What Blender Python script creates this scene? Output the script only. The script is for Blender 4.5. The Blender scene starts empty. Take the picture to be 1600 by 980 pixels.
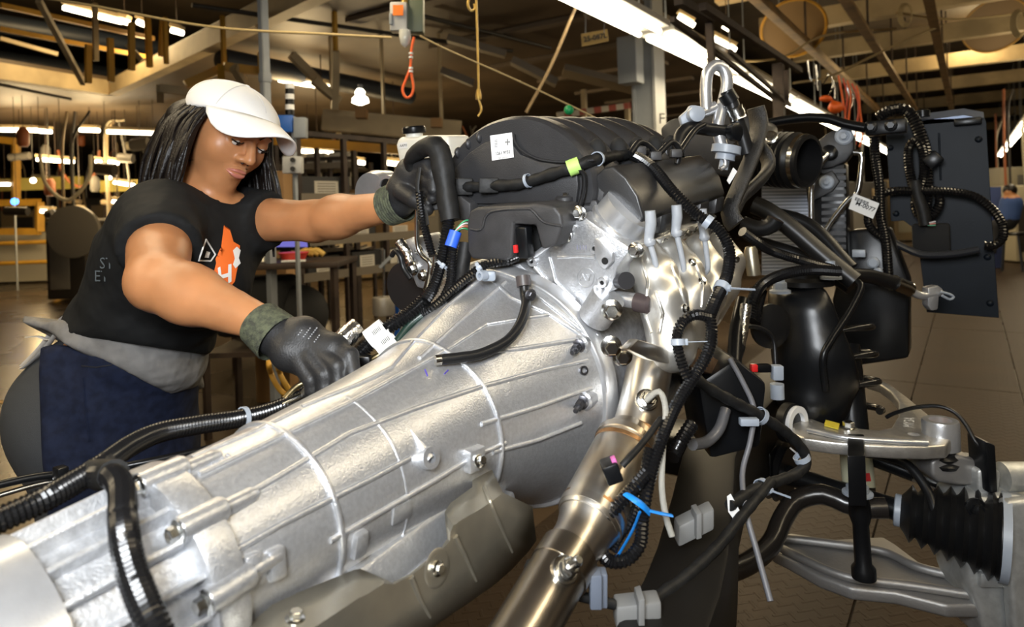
import bpy, bmesh, math, random
import numpy as np
from mathutils import Vector, Matrix
from mathutils.bvhtree import BVHTree

SC = bpy.context.scene
COL = SC.collection
random.seed(7)

# ------------------------------------------------------------------ camera
FPX = 1067.0                       # focal length in photo pixels (24 mm lens)
YAW, ROLL, CAMH, HZ = math.radians(33.8), 0.033, 1.35, 325.0
CAM = Vector((0, 0, CAMH))
FW = Vector((-math.sin(YAW), math.cos(YAW), 0))
RT0 = Vector((math.cos(YAW), math.sin(YAW), 0))
UP0 = Vector((0, 0, 1))
RT = RT0 * math.cos(ROLL) - UP0 * math.sin(ROLL)
UP = UP0 * math.cos(ROLL) + RT0 * math.sin(ROLL)
cam_d = bpy.data.cameras.new('camera')
cam = bpy.data.objects.new('camera', cam_d)
COL.objects.link(cam)
m = Matrix((RT, UP, -FW)).transposed().to_4x4()
m.translation = CAM
cam.matrix_world = m
cam_d.sensor_width = 36
cam_d.sensor_fit = 'HORIZONTAL'
cam_d.lens = FPX / 1600 * 36
cam_d.shift_y = (HZ - 490) / 1600
cam_d.clip_start = 0.02
cam_d.dof.use_dof = True
cam_d.dof.focus_distance = 1.2
cam_d.dof.aperture_fstop = 5.0
SC.camera = cam

# ------------------------------------------------------------------ world, flash, exposure
wd = bpy.data.worlds.new('factory_air')
SC.world = wd
wd.use_nodes = True
wd.node_tree.nodes['Background'].inputs[0].default_value = (1.0, 0.74, 0.45, 1)
wd.node_tree.nodes['Background'].inputs[1].default_value = 0.07
SC.view_settings.view_transform = 'Standard'
SC.view_settings.look = 'None'
SC.view_settings.gamma = 1
SC.view_settings.exposure = 0.12
SC.view_settings.use_curve_mapping = False

def area(name, loc, target, size, power, col, sy=None):
    l = bpy.data.lights.new(name, 'AREA')
    l.energy = power; l.color = col; l.size = size
    if sy: l.shape = 'RECTANGLE'; l.size_y = sy
    o = bpy.data.objects.new(name, l); COL.objects.link(o)
    o.location = loc
    o.rotation_euler = (Vector(target) - Vector(loc)).to_track_quat('-Z', 'Y').to_euler()
    return o
# the photographer's flash, held above and left of the camera
area('camera_flash', CAM + RT * -0.20 + UP * 0.30 - FW * 0.20, CAM + FW * 1.35 - UP * 0.28, 0.40, 30, (0.92, 0.96, 1.0))

# ------------------------------------------------------------------ pixel helpers
def ray(px, py):
    return (FW + RT * ((px - 800) / FPX) + UP * (-(py - HZ) / FPX))
def atD(px, py, d): return CAM + ray(px, py) * d
def atP(px, py, p, n):
    r = ray(px, py); n = Vector(n)
    return CAM + r * ((Vector(p) - CAM).dot(n) / r.dot(n))
def atX(px, py, x): return atP(px, py, (x, 0, 0), (1, 0, 0))
def atY(px, py, y): return atP(px, py, (0, y, 0), (0, 1, 0))
def atZ(px, py, z): return atP(px, py, (0, 0, z), (0, 0, 1))
def proj(p):
    v = Vector(p) - CAM; d = v.dot(FW)
    return 800 + FPX * v.dot(RT) / d, HZ - FPX * v.dot(UP) / d, d

# engine frame: u to the right, s forward along the crankshaft, w up
EC = Vector((-0.655, 0.94, 1.055))
ES = Vector((0, math.cos(0.087), math.sin(0.087)))
EN = Vector((0, -math.sin(0.087), math.cos(0.087)))
EX = Vector((1, 0, 0))
def E(u, s, w): return EC + EX * u + ES * s + EN * w
def pxS(px, py, s): return atP(px, py, EC + ES * s, ES)
def pxU(px, py, u): return atP(px, py, EC + EX * u, EX)
def pxW(px, py, w): return atP(px, py, EC + EN * w, EN)

# ------------------------------------------------------------------ materials
MATS = {}
def mat(name, col, rough=0.5, metal=0.0, bump=0.0, bscale=200, var=0.0, vscale=8, spec=0.5, emit=None, estr=0, coat=0.0,
        col2=None, rvar=0.0, alpha=1.0, trans=0.0, detail=3, bdist=0.002):
    if name in MATS: return MATS[name]
    M = bpy.data.materials.new(name); M.use_nodes = True
    nt = M.node_tree; b = nt.nodes['Principled BSDF']
    b.inputs['Base Color'].default_value = (*col, 1)
    b.inputs['Roughness'].default_value = rough
    b.inputs['Metallic'].default_value = metal
    b.inputs['Specular IOR Level'].default_value = spec
    b.inputs['Coat Weight'].default_value = coat
    b.inputs['Alpha'].default_value = alpha
    b.inputs['Transmission Weight'].default_value = trans
    if emit:
        b.inputs['Emission Color'].default_value = (*emit, 1)
        b.inputs['Emission Strength'].default_value = estr
    tc = nt.nodes.new('ShaderNodeTexCoord')
    if var or col2 or rvar:
        n = nt.nodes.new('ShaderNodeTexNoise'); n.inputs['Scale'].default_value = vscale; n.inputs['Detail'].default_value = detail
        nt.links.new(tc.outputs['Object'], n.inputs['Vector'])
        if var or col2:
            r = nt.nodes.new('ShaderNodeValToRGB')
            c2 = col2 or tuple(max(0, c * (1 - var)) for c in col)
            c1 = col if col2 else tuple(min(1, c * (1 + var)) for c in col)
            r.color_ramp.elements[0].color = (*c2, 1); r.color_ramp.elements[0].position = 0.35
            r.color_ramp.elements[1].color = (*c1, 1); r.color_ramp.elements[1].position = 0.65
            nt.links.new(n.outputs['Fac'], r.inputs[0]); nt.links.new(r.outputs[0], b.inputs['Base Color'])
        if rvar:
            mp = nt.nodes.new('ShaderNodeMapRange')
            mp.inputs['To Min'].default_value = max(0.03, rough - rvar); mp.inputs['To Max'].default_value = rough + rvar
            nt.links.new(n.outputs['Fac'], mp.inputs[0]); nt.links.new(mp.outputs[0], b.inputs['Roughness'])
    if bump:
        n2 = nt.nodes.new('ShaderNodeTexNoise'); n2.inputs['Scale'].default_value = bscale; n2.inputs['Detail'].default_value = 2
        bp = nt.nodes.new('ShaderNodeBump'); bp.inputs['Strength'].default_value = bump; bp.inputs['Distance'].default_value = bdist
        nt.links.new(tc.outputs['Object'], n2.inputs['Vector']); nt.links.new(n2.outputs['Fac'], bp.inputs['Height'])
        nt.links.new(bp.outputs[0], b.inputs['Normal'])
    MATS[name] = M
    return M

ALU = mat('cast_aluminium', (0.58, 0.59, 0.61), 0.36, 0.80, bump=0.30, bscale=420, var=0.06, vscale=200, rvar=0.07)
ALU2 = mat('machined_aluminium', (0.62, 0.63, 0.65), 0.30, 0.75, bump=0.08, bscale=500, var=0.08, vscale=30)
ALU3 = mat('rough_sand_cast', (0.52, 0.53, 0.55), 0.45, 0.65, bump=0.5, bscale=300, var=0.15, vscale=90)
STEEL = mat('bright_steel', (0.62, 0.62, 0.60), 0.2, 1.0, var=0.08, vscale=40)
SHIELD = mat('shield_steel', (0.40, 0.37, 0.30), 0.36, 0.85, var=0.12, vscale=14, bump=0.05)
FOIL = mat('exhaust_shield_metal', (0.68, 0.66, 0.61), 0.33, 0.85, bump=0.12, bscale=40, var=0.08, vscale=18)
PLASTIC = mat('matte_black_plastic', (0.026, 0.026, 0.028), 0.40, 0, bump=0.25, bscale=700, var=0.1, vscale=30, spec=0.5)
COVER = mat('valve_cover_black', (0.022, 0.022, 0.023), 0.36, 0, bump=0.1, bscale=500, spec=0.5)
GREYP = mat('grey_black_plastic', (0.034, 0.033, 0.034), 0.5, 0, bump=0.2, bscale=500, var=0.2, vscale=30)
LOOM = mat('black_loom', (0.006, 0.006, 0.0065), 0.22, 0, spec=0.5)
RUBBER = mat('black_rubber', (0.009, 0.009, 0.0095), 0.36, 0, spec=0.35)
TAPE = mat('black_cloth_tape', (0.010, 0.010, 0.010), 0.55, 0, spec=0.3, bump=0.6, bscale=60, var=0.3, vscale=60)
BLACKP = mat('black_paint', (0.005, 0.0055, 0.0065), 0.30, 0, bump=0.04, bscale=60, spec=0.35)
PANEL = mat('blue_black_panel', (0.005, 0.008, 0.013), 0.42, 0.0, var=0.2, vscale=6, bump=0.03, spec=0.14)
CLIP = mat('pale_grey_clip', (0.31, 0.35, 0.41), 0.4)
WIREG = mat('grey_plug_wire', (0.33, 0.35, 0.38), 0.38)
WHITE = mat('white_paper', (0.80, 0.80, 0.79), 0.6)
INK = mat('black_ink', (0.02, 0.02, 0.02), 0.7)
DARK = mat('dark_void', (0.004, 0.004, 0.004), 0.8)

# ------------------------------------------------------------------ objects
ROOTLOC = {}
def root_of(o):
    while o.parent: o = o.parent
    return o
def tagit(o, label=None, cat=None, group=None, kind=None):
    if label: o['label'] = label
    if cat: o['category'] = cat
    if group: o['group'] = group
    if kind: o['kind'] = kind
    return o
def thing(name, label, cat, loc=(0, 0, 0), group=None):
    o = bpy.data.objects.new(name, None); COL.objects.link(o)
    o.empty_display_size = 0.05
    o.location = loc; ROOTLOC[o.name] = Vector(loc)
    return tagit(o, label, cat, group)
def mk(name, vf, m, parent=None, smooth=35, label=None, cat=None, group=None, kind=None, mats=None, fmat=None):
    """one mesh object from world-space verts, faces"""
    v, f = vf
    v = [Vector(p) for p in v]
    if parent is not None:
        base = ROOTLOC[root_of(parent).name]
    else:
        a = np.array([tuple(p) for p in v])
        base = Vector(((a[:, 0].min() + a[:, 0].max()) / 2, (a[:, 1].min() + a[:, 1].max()) / 2, a[:, 2].min()))
    me = bpy.data.meshes.new(name)
    me.from_pydata([tuple(p - base) for p in v], [], [tuple(q) for q in f])
    me.validate(); me.update()
    for mm in (mats or [m]): me.materials.append(mm)
    if fmat is not None and len(fmat) == len(me.polygons):
        me.polygons.foreach_set('material_index', np.array(fmat, dtype=np.int32))
    if smooth:
        me.polygons.foreach_set('use_smooth', [True] * len(me.polygons))
        if smooth < 180: me.set_sharp_from_angle(angle=math.radians(smooth))
    o = bpy.data.objects.new(name, me); COL.objects.link(o)
    if parent is not None: o.parent = parent
    else:
        o.location = base; ROOTLOC[o.name] = base
    return tagit(o, label, cat, group, kind)
def merge(*vfs):
    V, F = [], []
    for v, f in vfs:
        n = len(V); V += [Vector(p) for p in v]; F += [tuple(i + n for i in q) for q in f]
    return V, F
def bm_out(bm):
    bmesh.ops.recalc_face_normals(bm, faces=bm.faces)
    bm.verts.index_update()
    r = [v.co.copy() for v in bm.verts], [[v.index for v in f.verts] for f in bm.faces]
    bm.free(); return r
def fix(vf):
    bm = bmesh.new()
    vs = [bm.verts.new(p) for p in vf[0]]
    for q in vf[1]:
        try: bm.faces.new([vs[i] for i in q])
        except ValueError: pass
    return bm_out(bm)
def bevel_vf(vf, w, seg=2, ang=30):
    bm = bmesh.new()
    vs = [bm.verts.new(p) for p in vf[0]]
    for q in vf[1]: bm.faces.new([vs[i] for i in q])
    bmesh.ops.recalc_face_normals(bm, faces=bm.faces)
    es = [e for e in bm.edges if len(e.link_faces) == 2 and e.calc_face_angle(0) > math.radians(ang)]
    bmesh.ops.bevel(bm, geom=es, offset=w, segments=seg, affect='EDGES', profile=0.5, clamp_overlap=True)
    return bm_out(bm)
def prism(pts, ext, bev=0, seg=2):
    """closed polygon (3D points) extruded by vector ext"""
    pts = [Vector(p) for p in pts]; ext = Vector(ext); n = len(pts)
    V = pts + [p + ext for p in pts]
    F = [list(range(n)), list(range(2 * n - 1, n - 1, -1))] + [[i, i + n, (i + 1) % n + n, (i + 1) % n] for i in range(n)]
    vf = fix((V, F))
    return bevel_vf(vf, bev, seg) if bev else vf
def basis(z, up=(0, 0, 1)):
    z = Vector(z).normalized(); up = Vector(up)
    if abs(z.dot(up.normalized())) > 0.98: up = Vector((0, 1, 0))
    x = up.cross(z).normalized()
    return x, z.cross(x), z
def box(c, size, ax=None, bev=0, seg=2):
    c = Vector(c); ax = ax or (Vector((1, 0, 0)), Vector((0, 1, 0)), Vector((0, 0, 1)))
    V = []
    for k in (-.5, .5):
        for i, j in ((-.5, -.5), (.5, -.5), (.5, .5), (-.5, .5)):
            V.append(c + ax[0] * size[0] * i + ax[1] * size[1] * j + ax[2] * size[2] * k)
    F = [(3, 2, 1, 0), (4, 5, 6, 7), (0, 1, 5, 4), (1, 2, 6, 5), (2, 3, 7, 6), (3, 0, 4, 7)]
    return bevel_vf((V, F), bev, seg) if bev else (V, F)
def bar(a, b, w, h, up=(0, 0, 1), bev=0):
    a = Vector(a); b = Vector(b); x, y, z = basis(b - a, up)
    return box((a + b) / 2, (w, h, (b - a).length), (x, y, z), bev)
def loft(rings, cap=True, closed=True):
    n = len(rings[0]); V = [Vector(p) for r in rings for p in r]; F = []
    for i in range(len(rings) - 1):
        for j in range(n if closed else n - 1):
            k = (j + 1) % n
            F.append((i * n + j, i * n + k, (i + 1) * n + k, (i + 1) * n + j))
    if cap and closed:
        F.append(tuple(range(n - 1, -1, -1))); F.append(tuple(range((len(rings) - 1) * n, len(rings) * n)))
    return V, F
def lathe(prof, o, d, n=24, up=(0, 0, 1), cap=True):
    """prof: (radius, distance along d) list"""
    o = Vector(o); x, y, z = basis(d, up)
    return fix(loft([[o + z * h + (x * math.cos(2 * math.pi * k / n) + y * math.sin(2 * math.pi * k / n)) * max(r, 1e-5) for k in range(n)] for r, h in prof], cap))
def spline(pts, step=0.01, closed=False):
    """Catmull-Rom resample of 3D points (with optional 4th value radius)"""
    P = [np.array(tuple(p), float) for p in pts]
    out = []
    n = len(P)
    for i in range(n - 1):
        p0 = P[i - 1] if i else 2 * P[0] - P[1]
        p3 = P[i + 2] if i + 2 < n else 2 * P[n - 1] - P[n - 2]
        p1, p2 = P[i], P[i + 1]
        k = max(2, int(np.linalg.norm((p2 - p1)[:3]) / step))
        for t in np.arange(k) / k:
            out.append(0.5 * (2 * p1 + (p2 - p0) * t + (2 * p0 - 5 * p1 + 4 * p2 - p3) * t * t + (3 * p1 - p0 - 3 * p2 + p3) * t ** 3))
    out.append(P[-1])
    return out
def tube(pts, r, n=10, step=None, smooth=True, flat=1.0, corr=0.0, pitch=0.005, rfun=None, cap=True, twist=0):
    """swept tube; corr>0 makes a corrugated loom with rings of the given pitch"""
    st = step or (0.5 * pitch if corr else max(0.006, r * 0.8))
    if smooth and len(pts) > 2: C = spline(pts, st)
    elif corr or rfun: C = spline([pts[0]] + [tuple(np.array(tuple(pts[0])) * .5 + np.array(tuple(pts[-1])) * .5)] * (len(pts) == 2) + list(pts[1:]), st)
    else: C = [np.array(tuple(p), float) for p in pts]
    P = [Vector(c[:3]) for c in C]
    rad = [c[3] if len(c) > 3 else r for c in C]
    rings = []; x = None; L = 0
    for i, p in enumerate(P):
        t = (P[min(i + 1, len(P) - 1)] - P[max(i - 1, 0)])
        if t.length < 1e-9: t = Vector((0, 0, 1))
        t.normalize()
        if x is None: x = basis(t)[0]
        x = (x - t * x.dot(t)).normalized(); y = t.cross(x)
        if i: L += (p - P[i - 1]).length
        rr = rad[i]
        if corr: rr *= 1 - corr * (i % 2)
        if rfun: rr *= rfun(i / max(1, len(P) - 1), L)
        rings.append([p + (x * math.cos(2 * math.pi * k / n + twist * L) + y * flat * math.sin(2 * math.pi * k / n + twist * L)) * rr for k in range(n)])
    return loft(rings, cap)
def sphere(c, r, n=12, m=8, ax=None, sc=(1, 1, 1)):
    c = Vector(c); ax = ax or (Vector((1, 0, 0)), Vector((0, 1, 0)), Vector((0, 0, 1)))
    rings = []
    for i in range(m + 1):
        a = math.pi * i / m
        rr = max(math.sin(a), 1e-3) * r
        rings.append([c + ax[0] * sc[0] * rr * math.cos(2 * math.pi * k / n) + ax[1] * sc[1] * rr * math.sin(2 * math.pi * k / n) - ax[2] * sc[2] * r * math.cos(a) for k in range(n)])
    return fix(loft(rings))
def hexbolt(p, d, r, h=None, flange=True, washer=1.55, shank=0.0):
    h = h or r * 1.1
    d = Vector(d).normalized(); p = Vector(p)
    parts = []
    if flange: parts.append(lathe([(r * washer, -r * 0.2), (r * washer, r * 0.18), (r * 1.12, r * 0.4)], p, d, 16))
    parts.append(lathe([(r, 0), (r, h * 0.9), (r * 0.85, h)], p + d * r * 0.25, d, 6))
    if shank: parts.append(lathe([(r * 0.55, 0), (r * 0.55, shank), (r * 0.45, shank + r * 0.2)], p + d * (r * .25 + h), d, 10))
    return merge(*parts)
def bvh(*objs):
    V, F = [], []
    for o in objs:
        base = ROOTLOC[root_of(o).name]
        n = len(V); V += [v.co + base for v in o.data.vertices]; F += [[i + n for i in p.vertices] for p in o.data.polygons]
    return BVHTree.FromPolygons(V, F)
def hit(B, px, py, off=0.0, fallback=None):
    r = ray(px, py).normalized()
    p, n, i, d = B.ray_cast(CAM, r)
    if p is None: return (fallback, -r) if fallback is not None else (None, None)
    if n.dot(r) > 0: n = -n
    return p + n * off, n
def hits(B, pts, off=0.0, sub=6):
    """a pixel polyline laid on a surface"""
    out = []
    for (a, b), (c, d) in zip(pts[:-1], pts[1:]):
        for k in range(sub):
            p, n = hit(B, a + (c - a) * k / sub, b + (d - b) * k / sub, off)
            if p: out.append(p)
    p, n = hit(B, *pts[-1], off)
    if p: out.append(p)
    return out
def text(s, p, right, up, size, m, parent, name='lettering', ext=0.0, align='CENTER', label=None, bold=0.0):
    """flat lettering as mesh on a surface"""
    cu = bpy.data.curves.new(name, 'FONT'); cu.body = s; cu.size = size; cu.align_x = align; cu.align_y = 'CENTER'; cu.extrude = ext
    cu.resolution_u = 2; cu.offset = bold
    to = bpy.data.objects.new(name, cu); COL.objects.link(to)
    bpy.context.view_layer.update()
    me = bpy.data.meshes.new_from_object(to.evaluated_get(bpy.context.evaluated_depsgraph_get()))
    bpy.data.objects.remove(to)
    r = Vector(right).normalized(); u = Vector(up); u = (u - r * u.dot(r)).normalized(); n = r.cross(u)
    V = [Vector(p) + r * v.co.x + u * v.co.y + n * v.co.z for v in me.vertices]
    F = [list(q.vertices) for q in me.polygons]
    return mk(name, (V, F), m, parent, smooth=0, label=label)
# ------------------------------------------------------------------ implicit surfaces (for bodies, gloves and pressed shells)
def sd_cap(P, a, b, ra, rb=None, flat=None):
    """tapered capsule; flat = (axis vector, scale) squashes the section along axis"""
    rb = ra if rb is None else rb
    a = np.array(a, float); b = np.array(b, float); ba = b - a; pa = P - a
    h = np.clip((pa @ ba) / max(ba @ ba, 1e-12), 0, 1)
    q = pa - h[:, None] * ba
    r = ra + (rb - ra) * h
    if flat is not None:
        n = np.array(flat[0], float); n /= np.linalg.norm(n)
        k = q @ n; q = q + np.outer(k * (1 / flat[1] - 1), n)
    return np.linalg.norm(q, axis=1) - r
def sd_ell(P, c, r, ax=None):
    q = P - np.array(c, float)
    if ax is not None: q = q @ np.array([tuple(Vector(v).normalized()) for v in ax]).T
    r = np.array(r, float)
    k0 = np.linalg.norm(q / r, axis=1); k1 = np.linalg.norm(q / (r * r), axis=1)
    return k0 * (k0 - 1) / np.maximum(k1, 1e-9)
def smin(a, b, k):
    h = np.clip(0.5 + 0.5 * (b - a) / k, 0, 1)
    return b + (a - b) * h - k * h * (1 - h)
def smax(a, b, k): return -smin(-a, -b, k)
def sd_plane(P, p, n):
    n = np.array(n, float); n /= np.linalg.norm(n)
    return (P - np.array(p, float)) @ n
def surf(fn, lo, hi, h):
    """naive surface nets -> verts, quads"""
    lo = np.array(lo, float); hi = np.array(hi, float)
    n = np.maximum(2, np.ceil((hi - lo) / h).astype(int) + 1)
    g = [lo[i] + h * np.arange(n[i]) for i in range(3)]
    X, Y, Z = np.meshgrid(*g, indexing='ij')
    P = np.stack([X.ravel(), Y.ravel(), Z.ravel()], 1)
    D = np.concatenate([fn(P[i:i + 400000]) for i in range(0, len(P), 400000)]).reshape(n)
    S = D < 0
    c = np.zeros(n - 1, int)
    for i in (0, 1):
        for j in (0, 1):
            for k in (0, 1):
                c += S[i:n[0] - 1 + i, j:n[1] - 1 + j, k:n[2] - 1 + k]
    act = (c > 0) & (c < 8)
    idx = -np.ones(act.shape, int); idx[act] = np.arange(act.sum())
    I = np.argwhere(act)
    acc = np.zeros((len(I), 3)); cnt = np.zeros(len(I))
    cor = [(i, j, k) for i in (0, 1) for j in (0, 1) for k in (0, 1)]
    for a in range(8):
        for b in range(a + 1, 8):
            if sum(abs(np.array(cor[a]) - np.array(cor[b]))) != 1: continue
            da = D[tuple((I + cor[a]).T)]; db = D[tuple((I + cor[b]).T)]
            m_ = (da < 0) != (db < 0)
            t = np.where(m_, da / np.where(da - db == 0, 1, da - db), 0)
            pt = np.array(cor[a]) + np.outer(t, np.array(cor[b]) - np.array(cor[a]))
            acc += pt * m_[:, None]; cnt += m_
    V = lo + (I + acc / cnt[:, None]) * h
    F = []
    for ax in range(3):
        o = [1, 1, 1]; o[ax] = 0
        sl0 = [slice(o[i], n[i] - 1) for i in range(3)]
        s0 = S[tuple(sl0)]
        sl1 = [slice(o[i], n[i] - 1) for i in range(3)]; sl1[ax] = slice(1, n[ax])
        s1 = S[tuple(sl1)]
        E_ = np.argwhere(s0 != s1) + np.array([slice_.start for slice_ in sl0])
        if not len(E_): continue
        b, d = [(1, 2), (2, 0), (0, 1)][ax]
        eb = np.zeros(3, int); eb[b] = 1; ed = np.zeros(3, int); ed[d] = 1
        q = np.stack([idx[tuple((E_ - eb - ed).T)], idx[tuple((E_ - ed).T)], idx[tuple(E_.T)], idx[tuple((E_ - eb).T)]], 1)
        fl = S[tuple(E_.T)]
        q = np.where(fl[:, None], q, q[:, ::-1])
        F.append(q[(q >= 0).all(1)])
    F = np.concatenate(F)
    return [Vector(v) for v in V], F.tolist()
# ================================================================== TRANSMISSION
def tr_rad(s, a):
    """case radius at station s (engine frame) and angle a from the top towards the camera side"""
    prof = [(-1.05, .098), (-.62, .100), (-.585, .097), (-.46, .101), (-.33, .110), (-.22, .121), (-.17, .131), (-.12, .147), (-.06, .172), (-.015, .196), (0, .200)]
    for (s0, r0), (s1, r1) in zip(prof[:-1], prof[1:]):
        if s <= s1:
            t = min(1, max(0, (s - s0) / (s1 - s0))); r = r0 + (r1 - r0) * t; break
    else: r = prof[-1][1]
    k = min(1, max(0, (s + .30) / .28))
    # squared shoulder where the bell housing meets the block
    c = abs(math.sin(2 * (a - math.radians(17))))
    r *= 1 + k * 0.035 * (c - 0.5)
    if s < -.17 and 0.15 < a < 1.0:            # flattened top land
        r *= 1 - 0.02 * math.sin((a - .15) / .85 * math.pi)
    return r
def tr_pt(s, a, dr=0.0):
    r = tr_rad(s, a) + dr
    return E(r * math.sin(a), s, r * math.cos(a))
TR = thing('transmission', 'silver cast-aluminium truck transmission with ribbed bell housing', 'transmission', (-0.655, 0.45, 0.82))
def tr_loft(s0, s1, ns, dr=0.0, n=96):
    return fix(loft([[tr_pt(s0 + (s1 - s0) * i / ns, 2 * math.pi * k / n, dr) for k in range(n)] for i in range(ns + 1)]))
case = mk('main_case', tr_loft(-.575, 0.0, 60), ALU, TR, 60)
tail = mk('tail_housing', tr_loft(-1.05, -.70, 10, 0.0), ALU2, TR, 60)
neck = mk('adapter_neck', tr_loft(-.71, -.585, 6, -.016), ALU3, TR, 60)
step = mk('tail_collar', tr_loft(-1.05, -.83, 6, .006), ALU2, TR, 60)
flg = mk('case_flange', bevel_vf(tr_loft(-.600, -.566, 1, .010), .004, 2), ALU, TR, 40)
mk('bell_flange', bevel_vf(tr_loft(-.022, 0.004, 1, .007), .003, 2), ALU2, TR, 40)
BT = bvh(case); BF = bvh(case, flg, neck, tail)
def rib(px, r=.0034, B=None, m=None, name='rib', parent=None, off=0.0, sub=8):
    p = hits(B or BT, px, off, sub)
    if len(p) > 1: return mk(name, tube(p, r, 8, step=.012, flat=1.0), m or ALU, parent or case, 60)
# long ribs laid on the case, read off the photograph
for L in [[(300, 716), (390, 678), (468, 640)], [(312, 742), (420, 690), (545, 630), (640, 578)],
          [(350, 795), (440, 742), (546, 678), (650, 638), (757, 603), (850, 578), (918, 563)],
          [(365, 862), (440, 819), (504, 786), (580, 748), (640, 716)], [(516, 845), (600, 797), (679, 751), (735, 716), (790, 692)],
          [(760, 507), (810, 499), (857, 492)], [(700, 560), (760, 551), (814, 545), (870, 536), (915, 529)],
          [(752, 663), (840, 636), (924, 606)], [(770, 707), (840, 688), (908, 661)], [(640, 578), (700, 545), (760, 507)], [(655, 560), (715, 505), (790, 440)],
          [(472, 636), (560, 600), (610, 575), (650, 530), (700, 478), (755, 432)], [(760, 430), (800, 465), (857, 490), (915, 529)],
          [(800, 428), (850, 470), (918, 524)]]:
    rib(L)
# rings around the case
for s in (-.455, -.195):
    R_ = [tr_pt(s, a, .001) for a in np.linspace(-1.2, 2.9, 48)]
    mk('ring_rib', tube(R_, .0034, 8, step=.02), ALU, case, 60)
mk('ring_rib', tube([tr_pt(-.36, a, -.0015) for a in np.linspace(0.2, 2.2, 30)], .003, 8, step=.02), ALU, case, 60)
# adapter fins between tail and flange
for a in (0.15, .5, .85, 1.2, 1.55, 1.85, 2.2, -.3):
    p0, p1 = tr_pt(-.70, a, -.003), tr_pt(-.595, a, .004)
    q0, q1 = tr_pt(-.70, a, -.02), tr_pt(-.595, a, -.02)
    t = (Vector((0, 1, 0)).cross(p0 - q0)).normalized() * .005
    mk('fin', prism([p0 - t / 2, p1 - t / 2, q1 - t / 2, q0 - t / 2], t, .001, 1), ALU3, neck, 30)
# flange bosses with hex bolts
for px, py in ((241, 733), (306, 803), (336, 925)):
    p, n = hit(BF, px + 14, py + 3)
    a = math.atan2((p - E(0, 0, 0)).dot(EX), (p - E(0, 0, 0)).dot(EN))
    pc = tr_pt(-.585, a, .006)
    b = mk('bolt_boss', lathe([(.0125, -.02), (.0125, .020), (.0105, .024)], pc, ES, 20), ALU, flg, 40)
    mk('flange_bolt', hexbolt(pc - ES * .02, -ES, .0072, .009), STEEL, b, 30)
    mk('bolt_column', lathe([(.0085, .02), (.008, .055), (.004, .062)], pc - (pc - E(0, -.585, 0)).normalized() * .004, ES, 16), ALU, b, 40)
# drilled boss with a spike rib
p, n = hit(BT, 666, 716)
mk('drilled_boss', lathe([(.0065, .002), (.0065, .010), (.013, .010), (.013, -.006)], p, n, 20, cap=False), ALU, case, 40)
q, n2 = hit(BT, 642, 672)
mk('spike_rib', tube([tuple(q) + (.001,), tuple((p + q) / 2 + n * .003) + (.004,), tuple(p + n * .002) + (.009,)], .004, 8), ALU, case, 60)
# studs and holes on the bell housing
for px, py in ((903, 541), (908, 629)):
    p, n = hit(BT, px, py)
    mk('bell_stud', hexbolt(p, -ES * 1 + EX * .25, .007, .02, shank=.012), mat('dark_bolt', (.10, .10, .11), .35, .9), case, 30)
    mk('stud_boss', lathe([(.015, -.02), (.015, .0), (.012, .003)], p + ES * .006, -ES, 16), ALU, case, 40)
p, n = hit(BT, 911, 579)
mk('dowel_hole', lathe([(.004, .001), (.004, .004), (.0068, .004), (.0068, -.004)], p, n, 18, cap=False), mat('dark_bolt', (.1, .1, .11)), case, 40)
p, n = hit(BT, 738, 716)
mk('shield_boss', box(p, (.03, .03, .022), basis(n), .004), ALU, case, 30)
mk('shield_stud', hexbolt(p + n * .012, n + UP0 * .4, .006), STEEL, case, 30)
p, n = hit(BT, 628, 800)
mk('cast_pad', box(p - n * .001, (.03, .022, .006), basis(n), .002), ALU, case, 30)
# bulge behind the bell and side bulges
# oil pan under the case, mostly behind the steel guard
PAN = mk('oil_pan', prism([E(u, -.52, w) for u, w in ((.10, -.05), (.112, -.09), (.10, -.13), (.03, -.15), (-.08, -.15), (-.10, -.06))], ES * .35, .008), ALU, TR, 30)
mk('pan_rail', prism([E(u, -.54, w) for u, w in ((.115, -.088), (.118, -.1), (-.11, -.1), (-.11, -.088))], ES * .38, .003), ALU, TR, 30)
for px, py in ((395, 890), (430, 880), (560, 850)):
    p, n = hit(bvh(case, PAN), px, py)
    mk('pan_lug', box(p, (.018, .03, .014), basis(n), .004), ALU, PAN, 30)
# cast digits
p, n = hit(BT, 344, 719)
r_ = (hit(BT, 360, 713)[0] - hit(BT, 330, 726)[0])
text('1690', p + n * .0006, r_, r_.cross(-n) * -1 if False else n.cross(r_), .012, mat('cast_mark', (.42, .42, .43), .5, .6), case, 'cast_number', ext=.0008)
# paint pen ticks
for a, b in (((664, 578), (668, 588)), ((694, 585), (700, 579))):
    mk('paint_tick', tube(hits(BT, [a, b], .0005, 3), .0009, 5), mat('violet_marker', (.05, .03, .35), .5), case, 60)
# bent steel guard over the transmission pan
GUARD = thing('pan_guard', 'bent beige steel heat guard bolted along the transmission side', 'heat shield', E(.15, -.4, -.25))
GS = -0.42
def guard_pt(px, py, u): return pxU(px, py, u)
up_edge = [(380, 985), (425, 945), (480, 920), (552, 891), (563, 889), (596, 903), (613, 911), (640, 897), (662, 879), (690, 855), (699, 842), (696, 818), (695, 800), (704, 786), (738, 761), (738, 745), (766, 729)]
fold = [(400, 1045), (450, 1005), (500, 975), (560, 935), (575, 928), (600, 912), (616, 913), (643, 899), (665, 882), (693, 857), (703, 845), (704, 832), (708, 822), (722, 812), (755, 793), (765, 786), (786, 770)]
lo_edge = [(500, 1180), (540, 1120), (580, 1070), (620, 1030), (640, 1010), (660, 993), (672, 984), (695, 968), (712, 956), (736, 940), (748, 931), (766, 919), (780, 908), (800, 890), (826, 862), (838, 845), (832, 792)]
rings = []
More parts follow.
